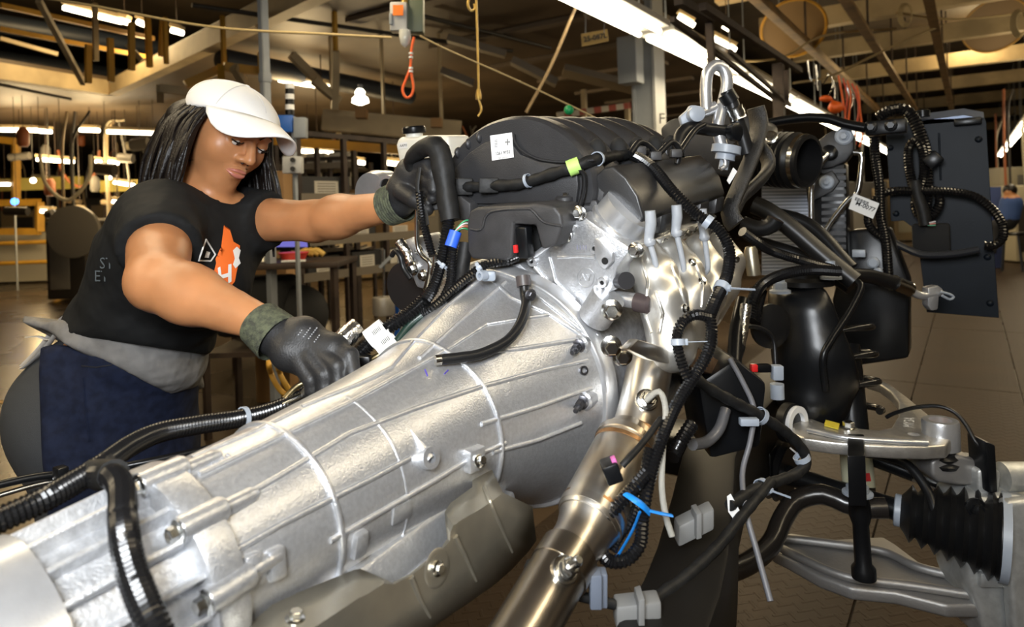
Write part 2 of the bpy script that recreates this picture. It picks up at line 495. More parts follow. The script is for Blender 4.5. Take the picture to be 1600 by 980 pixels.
for (a, b), (c, d), (e, g) in zip(up_edge, fold, lo_edge):
    wd_ = math.hypot(a - c, b - d) / 60
    q0, q1, q2 = pxU(a, b, .150 - .05 * min(1, wd_)), pxU(c, d, .152), pxU(e, g, .160)
    rings.append([q0, q0 * .5 + q1 * .5, q1, q1 * .5 + q2 * .5, q2])
vf = loft(rings, closed=False)
gm = mk('guard_plate', vf, SHIELD, GUARD, 14)
md = gm.modifiers.new('thick', 'SOLIDIFY'); md.thickness = .0018; md.offset = -1
BG = bvh(gm)
for L in ([(757, 762), (772, 800), (800, 863)], [(711, 838), (727, 870), (744, 908)], [(642, 902), (655, 935), (672, 965)]):
    p = hits(BG, L, .0005, 5)
    if len(p) > 1: mk('pressed_rib', tube([tuple(q) + (.0035 - .002 * i / len(p),) for i, q in enumerate(p)], .003, 8), SHIELD, gm, 60)
p, n = hit(BG, 683, 888)
if p:
    mk('dimple', lathe([(.021, .0), (.019, .0015), (.013, -.001), (.010, -.001), (.0, -.0005)], p, n, 24, cap=False), SHIELD, gm, 60)
    mk('guard_bolt', hexbolt(p + n * .001, n, .0055, .005), STEEL, gm, 30)
p, n = hit(BG, 461, 968)
if p: mk('guard_bolt', hexbolt(p, n, .006, .007), STEEL, gm, 30)
# ================================================================== ENGINE
ENG = thing('engine', 'black-topped V8 truck engine with bare silver cylinder head', 'engine', E(0, .3, -.3))
# block behind the bell housing
mk('engine_block', prism([E(u, .005, w) for u, w in ((-.20, .03), (-.08, .20), (.045, .205), (.182, .092), (.205, -.05), (.14, -.16), (-.14, -.16), (-.2, -.05))], ES * .50, .006), ALU3, ENG, 30)
# rear face of the cylinder head
head_px = [(822, 406), (852, 384), (881, 364), (897, 348), (905, 333), (944, 361), (986, 389), (964, 420), (957, 455), (942, 462), (924, 487), (909, 507), (868, 458), (833, 417)]
HEAD = mk('cylinder_head', prism([pxS(a, b, .008) for a, b in head_px], ES * .42, .003), ALU, ENG, 30)
BH = bvh(HEAD)
# raised rim round the face
rim = [(826, 407), (853, 387), (883, 367), (899, 351)]
mk('head_rim', tube(hits(BH, rim, .001, 4), .005, 8), ALU2, HEAD, 60)
mk('head_rim', tube(hits(BH, [(836, 417), (868, 455), (908, 503)], .001, 4), .0035, 8), ALU2, HEAD, 60)
for px, py in ((833, 408), (883, 368), (931, 388), (943, 441), (934, 455), (903, 486)):
    p, n = hit(BH, px, py)
    if p: mk('bolt_hole_boss', lathe([(.0036, .0035), (.0036, -.002), (.0085, -.002), (.0085, .005), (.0075, .006), (.0036, .006)], p, n, 18, cap=False), ALU2, HEAD, 40)
    if p: mk('bolt_hole', lathe([(.0001, .003), (.0036, .003)], p, n, 14, cap=False), DARK, HEAD, 0)
# lug plate with a large hole
lug = [(932, 372), (941, 370), (948, 380), (962, 393), (961, 408), (950, 420), (941, 414), (934, 398)]
mk('lug_plate', prism([pxS(a, b, .006) for a, b in lug], ES * -.010, .002), ALU2, HEAD, 30)
p = pxS(945, 408, -.0055)
mk('lug_hole', lathe([(.0055, .0), (.0001, .0)], p, -ES, 16, cap=False), DARK, HEAD, 0)
# cast pads, ridges and foundry marks
mk('cast_ridge', tube(hits(BH, [(872, 402), (905, 400), (930, 402)], 0, 4), .0035, 8), ALU, HEAD, 60)
mk('cast_ridge', tube(hits(BH, [(858, 402), (868, 440), (898, 470)], 0, 4), .003, 8), ALU, HEAD, 60)
p, n = hit(BH, 915, 434)
mk('cast_badge', tube([p + (pxS(915 + 13 * math.cos(t), 434 - 15 * math.sin(t), .008) - pxS(915, 434, .008)) for t in np.linspace(0, 6.3, 20)], .0011, 6), ALU2, HEAD, 60)
text('AV', p + n * .001, EX, EN + EX * .4, .016, ALU2, HEAD, 'cast_letters', ext=.0008)
p, n = hit(BH, 909, 387)
text('1111', p + n * .0006, EX, EN, .010, mat('stamp_ink', (.2, .2, .3), .6), HEAD, 'stamp', ext=.0002)
for px, py in ((883, 368), (905, 333), (993, 391), (956, 486)):
    p = pxS(px, py, .004)
    mk('head_bolt', hexbolt(p, -ES, .0075, .008), STEEL, HEAD, 30)
# barrel shaped end between head and valve cover
c0 = pxS(944, 358, .02)
ax = (pxS(972, 330, .02) - pxS(944, 364, .02)).normalized()
mk('head_barrel', lathe([(.050, -.030), (.052, -.022), (.045, -.018), (.044, .0), (.047, .004), (.048, .012), (.044, .014), (.043, .040)], c0 + ES * .045 - ax * .004, ax, 40), ALU2, ENG, 40)
mk('head_bank', prism([pxS(a, b, .085) for a, b in ((915, 345), (945, 315), (1000, 365), (1005, 400), (990, 440), (955, 450))], ES * .37, .006), ALU, ENG, 30)
# coolant stub below the head
q = pxS(936, 486, -.002)
mk('knock_sensor', lathe([(.026, -.03), (.026, .014), (.024, .018)], q, (pxS(915, 520, 0) - pxS(957, 455, 0)) , 28), ALU, ENG, 40)
mk('sensor_bolt', hexbolt(pxS(956, 484, -.02), -ES + EX * .5, .010, .010), STEEL, ENG, 30)
mk('oil_sender', lathe([(.012, 0), (.012, .05), (.010, .055)], pxS(964, 466, .04), pxS(1005, 472, .03) - pxS(964, 466, .04), 18), ALU, ENG, 40)
mk('plug_boot', lathe([(.0145, 0), (.0145, .022), (.011, .026)], pxS(994, 472, .03), pxS(1014, 476, .028) - pxS(994, 472, .03), 18), mat('brown_boot', (.05, .035, .035), .5), ENG, 40)
mk('tensioner_pin', lathe([(.010, 0), (.010, .03), (.013, .03), (.013, .04)], pxS(965, 440, .02), pxS(985, 438, -.02) - pxS(965, 440, .02), 18), mat('dark_bolt', (.1, .1, .11)), ENG, 40)
# valve cover
vc = [(919, 302), (930, 276), (943, 263), (957, 260), (978, 278), (996, 306), (1006, 340), (990, 371), (975, 381), (971, 376), (980, 361), (970, 336), (944, 312), (930, 303)]
P0 = [pxS(a, b, .055) for a, b in vc]
VC = mk('valve_cover', bevel_vf(fix(loft([[p for p in P0], [p + ES * .016 + (p - P0[7]).normalized() * .000 for p in P0], [p + ES * .42 for p in P0]])), .004, 3), COVER, ENG, 35)
Q0 = [pxS(a, b, .075) for a, b in ((957, 261), (996, 306), (1007, 341), (985, 368), (940, 310), (932, 276))]
mk('cover_body', prism([p + (p - sum(Q0, Vector()) / 6).normalized() * .0035 for p in Q0], ES * .385, .006, 3), COVER, VC, 35)
mk('cover_seam', prism([p + (p - sum(Q0, Vector()) / 6).normalized() * .0055 for p in Q0[1:3]] + [Q0[2], Q0[1]], ES * .38, .0015), PLASTIC, VC, 35)
for k in range(4):
    s = .10 + .095 * k
    c = pxS(1006, 346, .055) + ES * (s - .055)
    mk('coil_notch', prism([c + EX * -.01 + EN * -.004, c + EX * .012 + EN * .004, c + EX * .006 - EN * .026, c - EX * .016 - EN * .026], ES * .05, .003), COVER, VC, 35)
# spark plug wires hanging from the coils
for L, s in ((((1017, 350), (1014, 372), (1024, 410), (1027, 440), (1018, 462), (1006, 474)), .10), (((1058, 340), (1056, 358), (1064, 395), (1068, 425), (1058, 448)), .18),
             (((1098, 345), (1100, 365), (1104, 395), (1106, 420), (1098, 430)), .26)):
    pts = [pxS(a, b, s - .05) for a, b in L]
    w = mk('spark_plug_wire', tube(pts, .0048, 10), WIREG, ENG, 60)
    mk('wire_boot', tube([tuple(pts[0] + EN * .02) + (.008,), tuple(pts[0]) + (.0085,), tuple(pts[1]) + (.0075,), tuple(pts[1] + (pts[2] - pts[1]).normalized() * .006) + (.0095,), tuple(pts[1] + (pts[2] - pts[1]).normalized() * .012) + (.007,)], .008, 12), WIREG, w, 50)
# small hardware row under the cover
for k in range(7):
    p = pxS(990, 392, .05) + ES * (.055 * k)
    mk('manifold_bolt', hexbolt(p + EX * .006, EX * .8 - EN * .4, .0065, .009), STEEL, ENG, 30)
    if k % 2 == 0: mk('bolt_lug', box(p - EX * .004, (.02, .024, .016), basis(EX * .8 - EN * .4), .004), ALU2, ENG, 30)

# ------------------------------------------------------------------ intake manifold
SM = .045
arch = [(694, 322), (692, 285), (697, 258), (712, 232), (732, 211), (757, 194), (786, 184), (812, 181), (842, 186), (872, 200), (898, 221), (917, 245), (928, 270), (931, 300), (926, 322)]
A0 = [np.array(pxS(a, b, SM)) for a, b in arch]
A0 = [Vector(a) for a in spline(A0, .012)]
cen = pxS(812, 318, SM)
bmp = []
LEN = .46
for i in range(93):
    s = LEN * i / 92
    ph = (s - .045) / .083
    k = 1.0
    if s > .045: k = 1 - .12 * (1 - abs(math.sin(math.pi * ph)) ** .6)
    if i < 3: k = (.965, .985, 1.0)[i]
    if s > .36: k *= 1 - 1.1 * (s - .36)
    bmp.append([cen + (p - cen) * k + ES * s for p in A0])
MAN = mk('intake_manifold', fix(loft(bmp)), PLASTIC, ENG, 55)
BM = bvh(MAN)
# raised rear panel with its own edge
pan = [(706, 318), (706, 285), (716, 262), (736, 240), (762, 222), (800, 213), (806, 226), (818, 241), (846, 252), (875, 256), (905, 256), (908, 290), (904, 318)]
mk('rear_panel', prism([pxS(a, b, SM + .002) for a, b in pan], ES * -.010, .003), PLASTIC, MAN, 35)
mk('panel_lip', tube([pxS(a, b, SM - .006) for a, b in ((803, 209), (805, 222), (820, 238), (848, 250), (890, 253), (928, 250))], .0022, 6), PLASTIC, MAN, 60)
for k, (a, b) in enumerate(((711, 231), (728, 217), (745, 207))):
    p = pxS(a + 6, b + 8, SM + .004)
    mk('stiffener_fin', sphere(p, .009, 12, 8, sc=(.7, 1.2, 1.2)), PLASTIC, MAN, 60)
# runner ports on the right flank
for k in range(5):
    c = pxS(925, 268, SM) + ES * (.055 + .083 * k)
    prt = mk('runner_port', sphere(c + EN * .030 - EX * .016, .02, 16, 10, sc=(.8, .62, 1.1)), DARK, MAN, 60)
    mk('port_collar', box(c + ES * .034 + EN * .012 - EX * .008, (.016, .020, .034), (EX, ES, EN), .005), PLASTIC, MAN, 40)
mk('manifold_base', prism([pxS(a, b, SM + .01) for a, b in ((690, 300), (935, 285), (950, 300), (940, 330), (880, 345), (700, 345))], ES * .42, .006), PLASTIC, ENG, 35)
mk('manifold_skirt', prism([pxS(a, b, SM) for a, b in ((760, 322), (931, 312), (938, 330), (925, 352), (888, 362), (845, 362), (800, 345), (770, 345))], ES * .05, .004), PLASTIC, ENG, 35)
for a in (846, 884):
    mk('skirt_rib', prism([pxS(a, 312, SM - .004), pxS(a + 3, 312, SM - .004), pxS(a + 7, 350, SM - .004), pxS(a + 3, 350, SM - .004)], ES * .01), GREYP, ENG, 35)
mk('coil_cap', lathe([(.016, 0), (.016, .045), (.012, .048)], pxS(886, 352, .04), EN, 20), PLASTIC, ENG, 40)
mk('coil_bolt', hexbolt(pxS(886, 311, .04), EN, .007, .009), STEEL, ENG, 30)
# part sticker on the manifold
ST = mk('part_sticker', prism([pxS(a, b, SM - .0088) for a, b in ((766, 212), (800, 207), (803, 246), (769, 251))], ES * -.0005), WHITE, MAN, 0, label='white part-number sticker')
rr = pxS(801, 243, 0) - pxS(768, 247.5, 0)
text('1261 9755', pxS(785.5, 239, SM - .0098), rr, EN, .0072, INK, ST, 'printed_number', bold=.0001)
text('GM 12619755', pxS(786, 246.5, SM - .0098), rr, EN, .0032, INK, ST, 'small_print')
for dx, dy, w, h in ((793, 222, .0105, .0026), (793, 222, .0026, .0105)):
    mk('cross_mark', box(pxS(dx, dy, SM - .0097), (w, h, .0002), (EX, EN, ES)), mat('grey_ink', (.25, .25, .25), .7), ST, 0)
for k in range(5):
    mk('code_mark', box(pxS(775, 219 + k * 2.6, SM - .0097), (.006, .0012, .0002), (EX, EN, ES)), mat('grey_ink', (.25, .25, .25), .7), ST, 0)

# ------------------------------------------------------------------ plastic connector guard under the manifold
BOXG = mk('connector_guard', prism([pxS(a, b, -.035) for a, b in ((733, 330), (745, 324), (826, 320), (834, 318), (866, 322), (876, 335), (879, 352), (868, 385), (846, 390), (836, 352), (802, 350), (800, 402), (790, 408), (736, 405), (730, 392), (729, 350))], ES * .075, .005, 3), GREYP, ENG, 35)
mk('guard_crease', tube([pxS(a, b, -.036) for a, b in ((735, 358), (752, 358), (765, 332), (820, 326), (833, 330), (850, 347), (878, 353))], .0022, 6), GREYP, BOXG, 60)
mk('guard_recess', prism([pxS(a, b, .02) for a, b in ((800, 348), (838, 350), (846, 390), (800, 402))], ES * .01), DARK, BOXG, 0)
mk('sensor_plug', box(pxS(820, 378, -.02), (.022, .02, .05), (EX, ES, EN), .004), BLACKP, BOXG, 35)
mk('red_lock', box(pxS(806, 389, -.04), (.006, .006, .012), (EX, ES, EN), .001), mat('red_plastic', (.7, .02, .02), .4), BOXG, 35)
mk('bracket_wing', prism([pxS(a, b, .02) for a, b in ((664, 288), (692, 285), (735, 318), (735, 352), (700, 330), (670, 328))], ES * .05, .004), GREYP, ENG, 35)
# steel and cast clutter on the left flank of the engine
FL = mk('accessory_bracket', prism([pxS(a, b, .02) for a, b in ((624, 378), (645, 370), (668, 395), (690, 440), (672, 455), (650, 450), (634, 410))], ES * .08, .006), ALU, ENG, 35)
for a, b, r in ((636, 404, .008), (646, 420, .010), (655, 392, .007), (662, 430, .009)):
    mk('bracket_bolt', hexbolt(pxS(a, b, .018), -ES, r * .8, r), STEEL, FL, 30)
mk('drive_pulley', lathe([(.05, 0), (.05, .006), (.044, .01), (.05, .014), (.05, .02), (.02, .022)], pxS(644, 446, .10), -ES, 40), mat('dark_steel', (.12, .11, .11), .35, .9), ENG, 40)
mk('alternator_case', lathe([(.03, 0), (.052, .01), (.055, .05), (.05, .07)], pxS(612, 300, .28), -ES, 32), ALU2, ENG, 40)
mk('alternator_ring', lathe([(.022, 0), (.022, .012), (.030, .012), (.030, -.004)], pxS(610, 294, .2), -ES, 28, cap=False), ALU2, ENG, 40)
mk('alternator_bore', lathe([(.0215, 0), (.0215, .008), (.008, .009)], pxS(610, 294, .2), -ES, 28), RUBBER, ENG, 40)
mk('alternator_lug', lathe([(.006, 0), (.006, .012), (.013, .012), (.013, -.004)], pxS(598, 300, .2), -ES, 20, cap=False), ALU2, ENG, 40)
for L, r, mt in ((((652, 318), (652, 380), (660, 400), (672, 412), (668, 440), (664, 455)), .0045, STEEL), (((663, 345), (670, 385), (680, 400), (676, 430)), .0045, STEEL),
                 (((612, 400), (618, 392), (626, 402), (630, 418), (642, 436)), .005, RUBBER)):
    mk('metal_line' if mt is STEEL else 'rubber_hose', tube([pxS(a, b, .0) for a, b in L], r, 10), mt, ENG, 60)
mk('foil_sleeve', tube([pxS(a, b, .0) for a, b in ((624, 378), (634, 392), (642, 410))], .010, 10, rfun=lambda t, L: 1 + .12 * math.sin(L * 900)), mat('crinkled_foil', (.75, .75, .75), .22, 1, bump=1.0, bscale=160), ENG, 40)
# reservoir behind the glove
RES = thing('fluid_reservoir', 'white translucent fluid reservoir with black cap behind the engine', 'reservoir', E(-.28, .45, .12))
rp = lambda a, b: pxS(a, b, .38)
rb = mk('tank', prism([rp(a, b) for a, b in ((617, 226), (622, 214), (652, 214), (656, 212), (700, 212), (705, 268), (640, 272), (624, 262))], ES * .09, .010, 3), mat('milky_plastic', (.78, .77, .70), .35), RES, 40)
mk('filler_neck', lathe([(.022, 0), (.022, .035)], rp(636, 224) + ES * .03, EN, 24), mat('milky_plastic', (.78, .77, .70), .35), RES, 40)
cp = mk('cap', lathe([(.029, 0), (.030, .004), (.030, .014), (.027, .018)], rp(635, 209) + ES * .03, EN, 26), BLACKP, RES, 35)
sl = mk('sticker', prism([rp(a, b) - ES * .001 for a, b in ((622, 224), (636, 222), (637, 231), (623, 233))], ES * .0005), WHITE, RES, 0)
text('AAM1', rp(631, 227.5) - ES * .0016, EX, EN, .010, INK, sl, 'sticker_print')

mk('bell_corner', prism([pxS(a, b, -.006) for a, b in ((888, 476), (912, 498), (934, 523), (944, 575), (950, 610), (930, 600), (905, 530))], ES * .012, .003), ALU, case, 30)
# ================================================================== EXHAUST
FOILV = FOIL
EXM = thing('exhaust_manifold', 'shiny pressed-steel exhaust manifold shield with four humped runners', 'exhaust manifold', E(.26, .2, -.1))
lobes = [([(1006, 398, .10, .026), (1022, 430, .085, .030), (1036, 470, .07, .031), (1042, 505, .06, .027)]),
         ([(1050, 395, .18, .024), (1066, 425, .17, .028), (1078, 462, .15, .028), (1066, 505, .12, .028)]),
         ([(1090, 388, .27, .022), (1102, 420, .26, .027), (1104, 458, .23, .027), (1086, 505, .18, .028)]),
         ([(1124, 380, .36, .020), (1136, 410, .35, .026), (1130, 445, .32, .024), (1104, 490, .26, .024)])]
LP = [[(np.array(pxS(a, b, s - .01)), r * 1.16) for a, b, s, r in L] for L in lobes]
COLL = [np.array(pxS(1040, 500, .06)), np.array(pxS(1050, 545, .04))]
def ex_fn(P):
    d = None
    for L in LP:
        e = None
        for (a, ra), (b, rb_) in zip(L[:-1], L[1:]):
            c = sd_cap(P, a, b, ra, rb_)
            e = c if e is None else smin(e, c, .012)
        d = e if d is None else smin(d, e, .010)
    d = smin(d, sd_cap(P, np.array(pxS(1086, 505, .16)), COLL[1], .026, .030), .02)
    d = smin(d, sd_cap(P, COLL[0], COLL[1], .028, .031), .02)
    return d
allp = np.array([p for L in LP for p, r in L] + COLL)
EXS = mk('pressed_shell', surf(ex_fn, allp.min(0) - .05, allp.max(0) + .05, .0055), FOIL, EXM, 180)
BX = bvh(EXS)
for L in ([(1000, 398), (1012, 440), (1008, 490), (1018, 520)], [(1048, 412), (1062, 450), (1075, 485)], [(1086, 410), (1098, 445), (1096, 480)], [(1024, 455), (1036, 490), (1030, 522)]):
    p = hits(BX, L, .0, 5)
    if len(p) > 2: mk('pressed_seam', tube(p, .0028, 6), FOIL, EXS, 60)
for a, b in ((1082, 410), (1097, 440), (1070, 482), (1112, 470), (1150, 405)):
    p, n = hit(BX, a, b)
    if p: mk('shield_rivet', hexbolt(p, n, .0045, .005), STEEL, EXS, 30)
# dark runner stubs between head and shield
for (a, b, s) in ((990, 420, .10), (1040, 405, .19), (1080, 395, .28)):
    mk('runner_stub', lathe([(.024, 0), (.022, .05)], pxS(a, b, s) - EX * .02, EX + EN * -.2, 22), ALU3, EXM, 40)
mk('brown_stain_flange', prism([pxS(a, b, .08) for a, b in ((985, 402), (996, 394), (1004, 400), (994, 420))], ES * .25, .003), mat('rusty_steel', (.30, .2, .13), .5, .8, var=.3, vscale=60), EXM, 30)

def heatmat(name, base, hot, lo, hi, axis_p, axis_d):
    """steel whose tint follows weld heat along the pipe"""
    M = mat(name, base, .32, 1.0, var=.0)
    nt = M.node_tree; b = nt.nodes['Principled BSDF']
    n = nt.nodes.new('ShaderNodeTexNoise'); n.inputs['Scale'].default_value = 9; n.inputs['Detail'].default_value = 4
    r = nt.nodes.new('ShaderNodeValToRGB')
    r.color_ramp.elements[0].position = .3; r.color_ramp.elements[0].color = (*hot, 1)
    r.color_ramp.elements[1].position = .6; r.color_ramp.elements[1].color = (*base, 1)
    tc = nt.nodes.new('ShaderNodeTexCoord')
    nt.links.new(tc.outputs['Object'], n.inputs['Vector']); nt.links.new(n.outputs['Fac'], r.inputs[0]); nt.links.new(r.outputs[0], b.inputs['Base Color'])
    return M
CATM = heatmat('converter_steel', (.74, .72, .68), (.54, .42, .27), 0, 1, None, None)
WELD = mat('heat_tinted_weld', (.36, .20, .09), .4, .9, var=.35, vscale=50, bump=.4, bscale=120)
PIPEM = mat('exhaust_pipe_steel', (.52, .47, .40), .28, 1.0, var=.25, vscale=7)
EXP = thing('exhaust_pipe', 'heat-tinted catalytic converter and downpipe below the exhaust manifold', 'exhaust pipe', E(.25, -.2, -.3))
UX = .245
def xp(px, py, r): return tuple(pxU(px, py, UX)) + (r,)
top = [xp(1018, 560, .0345), xp(1012, 590, .034), xp(1002, 640, .034), xp(992, 678, .034)]
mk('upper_pipe', tube(top, .034, 36, step=.01), CATM, EXP, 60)
mk('weld_ring', tube([xp(1018, 566, .0365), xp(1017, 573, .0365)], .036, 36, smooth=False), WELD, EXP, 40)
mk('neck_ring', tube([xp(993, 668, .035), xp(991, 676, .0375), xp(988, 682, .0375), xp(985, 690, .041)], .037, 36, smooth=False), WELD, EXP, 60)
mk('neck_band', tube([xp(989, 680, .0365), xp(982, 694, .043)], .037, 36, smooth=False), CATM, EXP, 60)
mk('converter_can', tube([xp(984, 690, .040), xp(980, 698, .0445), xp(935, 785, .0435), xp(921, 812, .0425), xp(918, 818, .040)], .044, 44, smooth=False), CATM, EXP, 50)
mk('can_band', tube([xp(981, 694, .0460), xp(977, 702, .0462)], .045, 44, smooth=False), CATM, EXP, 40)
mk('weld_ring', tube([xp(977, 702, .0452), xp(975, 707, .0450)], .045, 44, smooth=False), WELD, EXP, 40)
mk('weld_ring', tube([xp(929, 798, .0438), xp(926, 804, .0438)], .044, 44, smooth=False), WELD, EXP, 40)
mk('can_band', tube([xp(926, 804, .0445), xp(921, 814, .0438)], .044, 44, smooth=False), CATM, EXP, 40)
mk('cone_outlet', tube([xp(920, 816, .0405), xp(908, 838, .034), xp(896, 856, .0315), xp(888, 872, .033)], .034, 40), CATM, EXP, 60)
mk('lower_pipe', tube([xp(891, 864, .0345), xp(868, 902, .0345), xp(820, 985, .034), xp(770, 1070, .034)], .034, 36), PIPEM, EXP, 60)
mk('slip_collar', tube([xp(890, 866, .0362), xp(872, 896, .0362)], .036, 36, smooth=False), PIPEM, EXP, 40)
# flange at the top with its bolts
fl = mk('pipe_flange', prism([pxU(a, b, UX - .045) for a, b in ((962, 548), (980, 530), (1012, 534), (1052, 556), (1060, 570), (1040, 578), (1000, 566), (968, 562))], EX * .085, .004), mat('rusty_steel', (.30, .2, .13)), EXP, 30)
mk('flange_plate', prism([pxU(a, b, UX + .03) for a, b in ((966, 545), (982, 529), (1020, 540), (1056, 560), (1052, 572), (1000, 560))], EX * .014, .003), CATM, EXP, 30)
for a, b in ((955, 541), (972, 556), (1055, 565)):
    mk('flange_nut', hexbolt(pxU(a, b, UX + .02), -ES + EX * .6, .009, .012), STEEL, EXP, 30)
# oxygen sensors
BEX = bvh(*[o for o in EXP.children])
for a, b, dx in ((1010, 626, .0), (882, 892, 0)):
    p, n = hit(BEX, a, b)
    bs = mk('sensor_bung', lathe([(.016, -.004), (.016, .004), (.013, .006)], p, n, 22), STEEL, EXP, 40)
    mk('oxygen_sensor', merge(hexbolt(p + n * .005, n, .0105, .010, washer=1.15), lathe([(.006, 0), (.006, .016), (.004, .02)], p + n * .015, n, 12)), STEEL, bs, 30)

# ================================================================== HARNESSES
def path(L): return [atD(a, b, d) for a, b, d in L]
def loom(name, label, L, r, pitch=.0046, corr=.2, m=None, group=None, n=10, parent=None, cat='wiring harness'):
    vf = tube(path(L), r, n, corr=corr, pitch=pitch) if corr else tube(path(L), r, n)
    return mk(name, vf, m or LOOM, parent, 25 if corr else 60, label=label if parent is None else None, cat=cat if parent is None else None, group=group)
def band(parent, a, b, r, w=.006, m=None, name='cable_tie', tail=0.0):
    """a tie ring round the segment a->b (world points)"""
    d = (b - a).normalized(); c = (a + b) / 2
    vf = lathe([(r, -w / 2), (r * 1.14, -w / 2), (r * 1.14, w / 2), (r, w / 2)], c, d, 16, cap=False)
    x, y, z = basis(d)
    vf = merge(vf, box(c + x * r * 1.2, (.006, .007, .009), (x, y, z), .001))
    if tail: vf = merge(vf, box(c + x * (r * 1.2 + tail / 2), (tail, .003, .0012), (x, y, z)))
    return mk(name, vf, m or CLIP, parent, 30)

# 1 main loom across the valve cover and down past the exhaust
H = thing('engine_wiring_loom', 'thick corrugated black loom crossing the valve cover down to exhaust', 'wiring harness', atD(1100, 480, 1.0))
LA = [(968, 240, 1.20), (990, 243, 1.18), (1020, 262, 1.14), (1052, 300, 1.10), (1090, 336, 1.08), (1122, 358, 1.07), (1139, 390, 1.06), (1136, 430, 1.04), (1118, 470, 1.01), (1106, 500, .99)]
lm = loom('main_loom', '', LA, .0098, parent=H)
lp = path(LA)
band(lm, lp[4], lp[5], .0102, .010, tail=.03); band(lm, lp[7], lp[8], .0102, .012, tail=.04)
LB = [(1108, 492, .99), (1112, 520, .98), (1104, 555, .965), (1078, 598, .95), (1055, 636, .93), (1036, 680, .90), (1022, 722, .88), (1010, 770, .86), (1004, 815, .85), (1000, 850, .845), (980, 874, .84), (950, 876, .84), (936, 852, .84), (942, 818, .84), (968, 786, .845), (990, 762, .85), (1010, 740, .86)]
loom('loop_loom', '', LB, .0090, parent=H)
LB2 = [(1014, 700, .885), (1000, 770, .865), (986, 812, .86), (966, 842, .86), (957, 862, .855)]
loom('loop_inner', '', LB2, .0065, parent=H)
LC = [(1106, 495, .985), (1086, 492, .975), (1068, 502, .97), (1058, 522, .965), (1060, 548, .96), (1068, 575, .955), (1075, 592, .95)]
bl = loom('branch_loom', '', LC, .0082, parent=H)
band(bl, path(LC)[3], path(LC)[4], .0092, .009, tail=.03)
mk('blue_strap', merge(tube(path([(978, 772, .84), (990, 780, .83), (1004, 790, .83), (1014, 800, .84)]), .0055, 8, flat=.35), tube(path([(1012, 798, .84), (1030, 802, .84), (1050, 806, .845)]), .004, 6, flat=.4), tube(path([(1000, 800, .845), (988, 830, .85), (966, 868, .852)]), .0045, 6, flat=.4)), mat('blue_strap', (.01, .22, .72), .4), H, 60)
mk('sensor_lead', tube(path([(1032, 655, .92), (1006, 690, .87), (984, 715, .84), (972, 728, .835)]), .0042, 8), TAPE, H, 60)
pl = mk('sensor_plug', box(atD(955, 735, .83), (.032, .024, .02), basis(atD(935, 742, .83) - atD(972, 728, .83)), .003), BLACKP, H, 30)
mk('pink_lock', box(atD(960, 722, .825), (.012, .012, .006), basis(atD(935, 742, .83) - atD(972, 728, .83)), .001), mat('pink_plastic', (.55, .12, .35), .4), pl, 30)
mk('braided_lead', tube(path([(1010, 626, .94), (1030, 612, .93), (1040, 640, .92), (1036, 700, .90), (1034, 760, .88), (1040, 805, .87), (1050, 838, .865)]), .0042, 8), mat('grey_braid', (.40, .39, .35), .5, .2, bump=1.0, bscale=900), H, 60)
tap = [(800, 291, 1.16), (770, 296, 1.165), (730, 296, 1.17), (700, 300, 1.175)]
# 2 taped harness behind the manifold
T = thing('taped_wiring_harness', 'black cloth-taped harness draped over the rear of intake manifold', 'wiring harness', atD(820, 290, 1.16))
LT = [(1010, 236, 1.20), (970, 243, 1.17), (935, 248, 1.155), (895, 262, 1.15), (862, 272, 1.15), (838, 280, 1.15), (810, 288, 1.15), (780, 290, 1.15), (745, 292, 1.15), (718, 292, 1.15)]
BMX = bvh(MAN, *[o for o in MAN.children if o.name.startswith('rear_panel')], *[o for o in ENG.children if o.name.startswith(('manifold_', 'valve_cover'))])
def onman(a, b, off=.011):
    p, n = hit(BMX, a, b, 0, fallback=atD(a, b, 1.15))
    return p - ray(a, b).normalized() * off
LTP = [atD(*q) for q in LT[:2]] + [onman(a, b) for a, b, d in LT[2:]]
mk('taped_run', tube(LTP, .0092, 10, rfun=lambda t, L: 1 + .16 * math.sin(L * 130) * math.sin(L * 57)), TAPE, T, 60)
mk('green_tape', tube([onman(888, 264), onman(906, 257)], .0132, 12, smooth=False), mat('lime_tape', (.42, .68, .16), .6), T, 50)
for a, b in (((820, 284), (830, 281)), ((930, 249), (937, 247.5))):
    band(T, onman(*a), onman(*b), .0105, .005)
mk('conduit_lid', box(onman(764, 290, .012), (.034, .02, .026), (RT, FW, UP), .003), TAPE, T, 30)
mk('conduit_lid', box(onman(724, 292, .012), (.034, .02, .030), (RT, FW, UP), .003), TAPE, T, 30)
mk('thin_lead', tube([onman(900, 262, .014), onman(912, 272, .012), onman(912, 300, .010), onman(902, 330, .012), onman(886, 352, .014)], .0042, 8), RUBBER, T, 60)
mk('thin_lead', tube(path([(912, 252, 1.15), (928, 238, 1.15), (940, 232, 1.155), (946, 242, 1.16)]), .003, 8), RUBBER, T, 60)
for L in ([(985, 240, 1.16), (1000, 222, 1.18), (1018, 232, 1.2), (1030, 248, 1.2)], [(1030, 240, 1.22), (1050, 222, 1.24), (1062, 236, 1.25), (1058, 256, 1.25)], [(1062, 238, 1.25), (1085, 205, 1.3), (1100, 195, 1.32)]):
    mk('injector_lead', tube(path(L), .0055, 8), RUBBER, T, 60)
for a, b, d in ((1000, 236, 1.18), (1024, 244, 1.2), (1056, 240, 1.24)):
    mk('injector_plug', box(atD(a, b, d), (.02, .018, .016), (RT, FW, UP), .003), GREYP, T, 30)
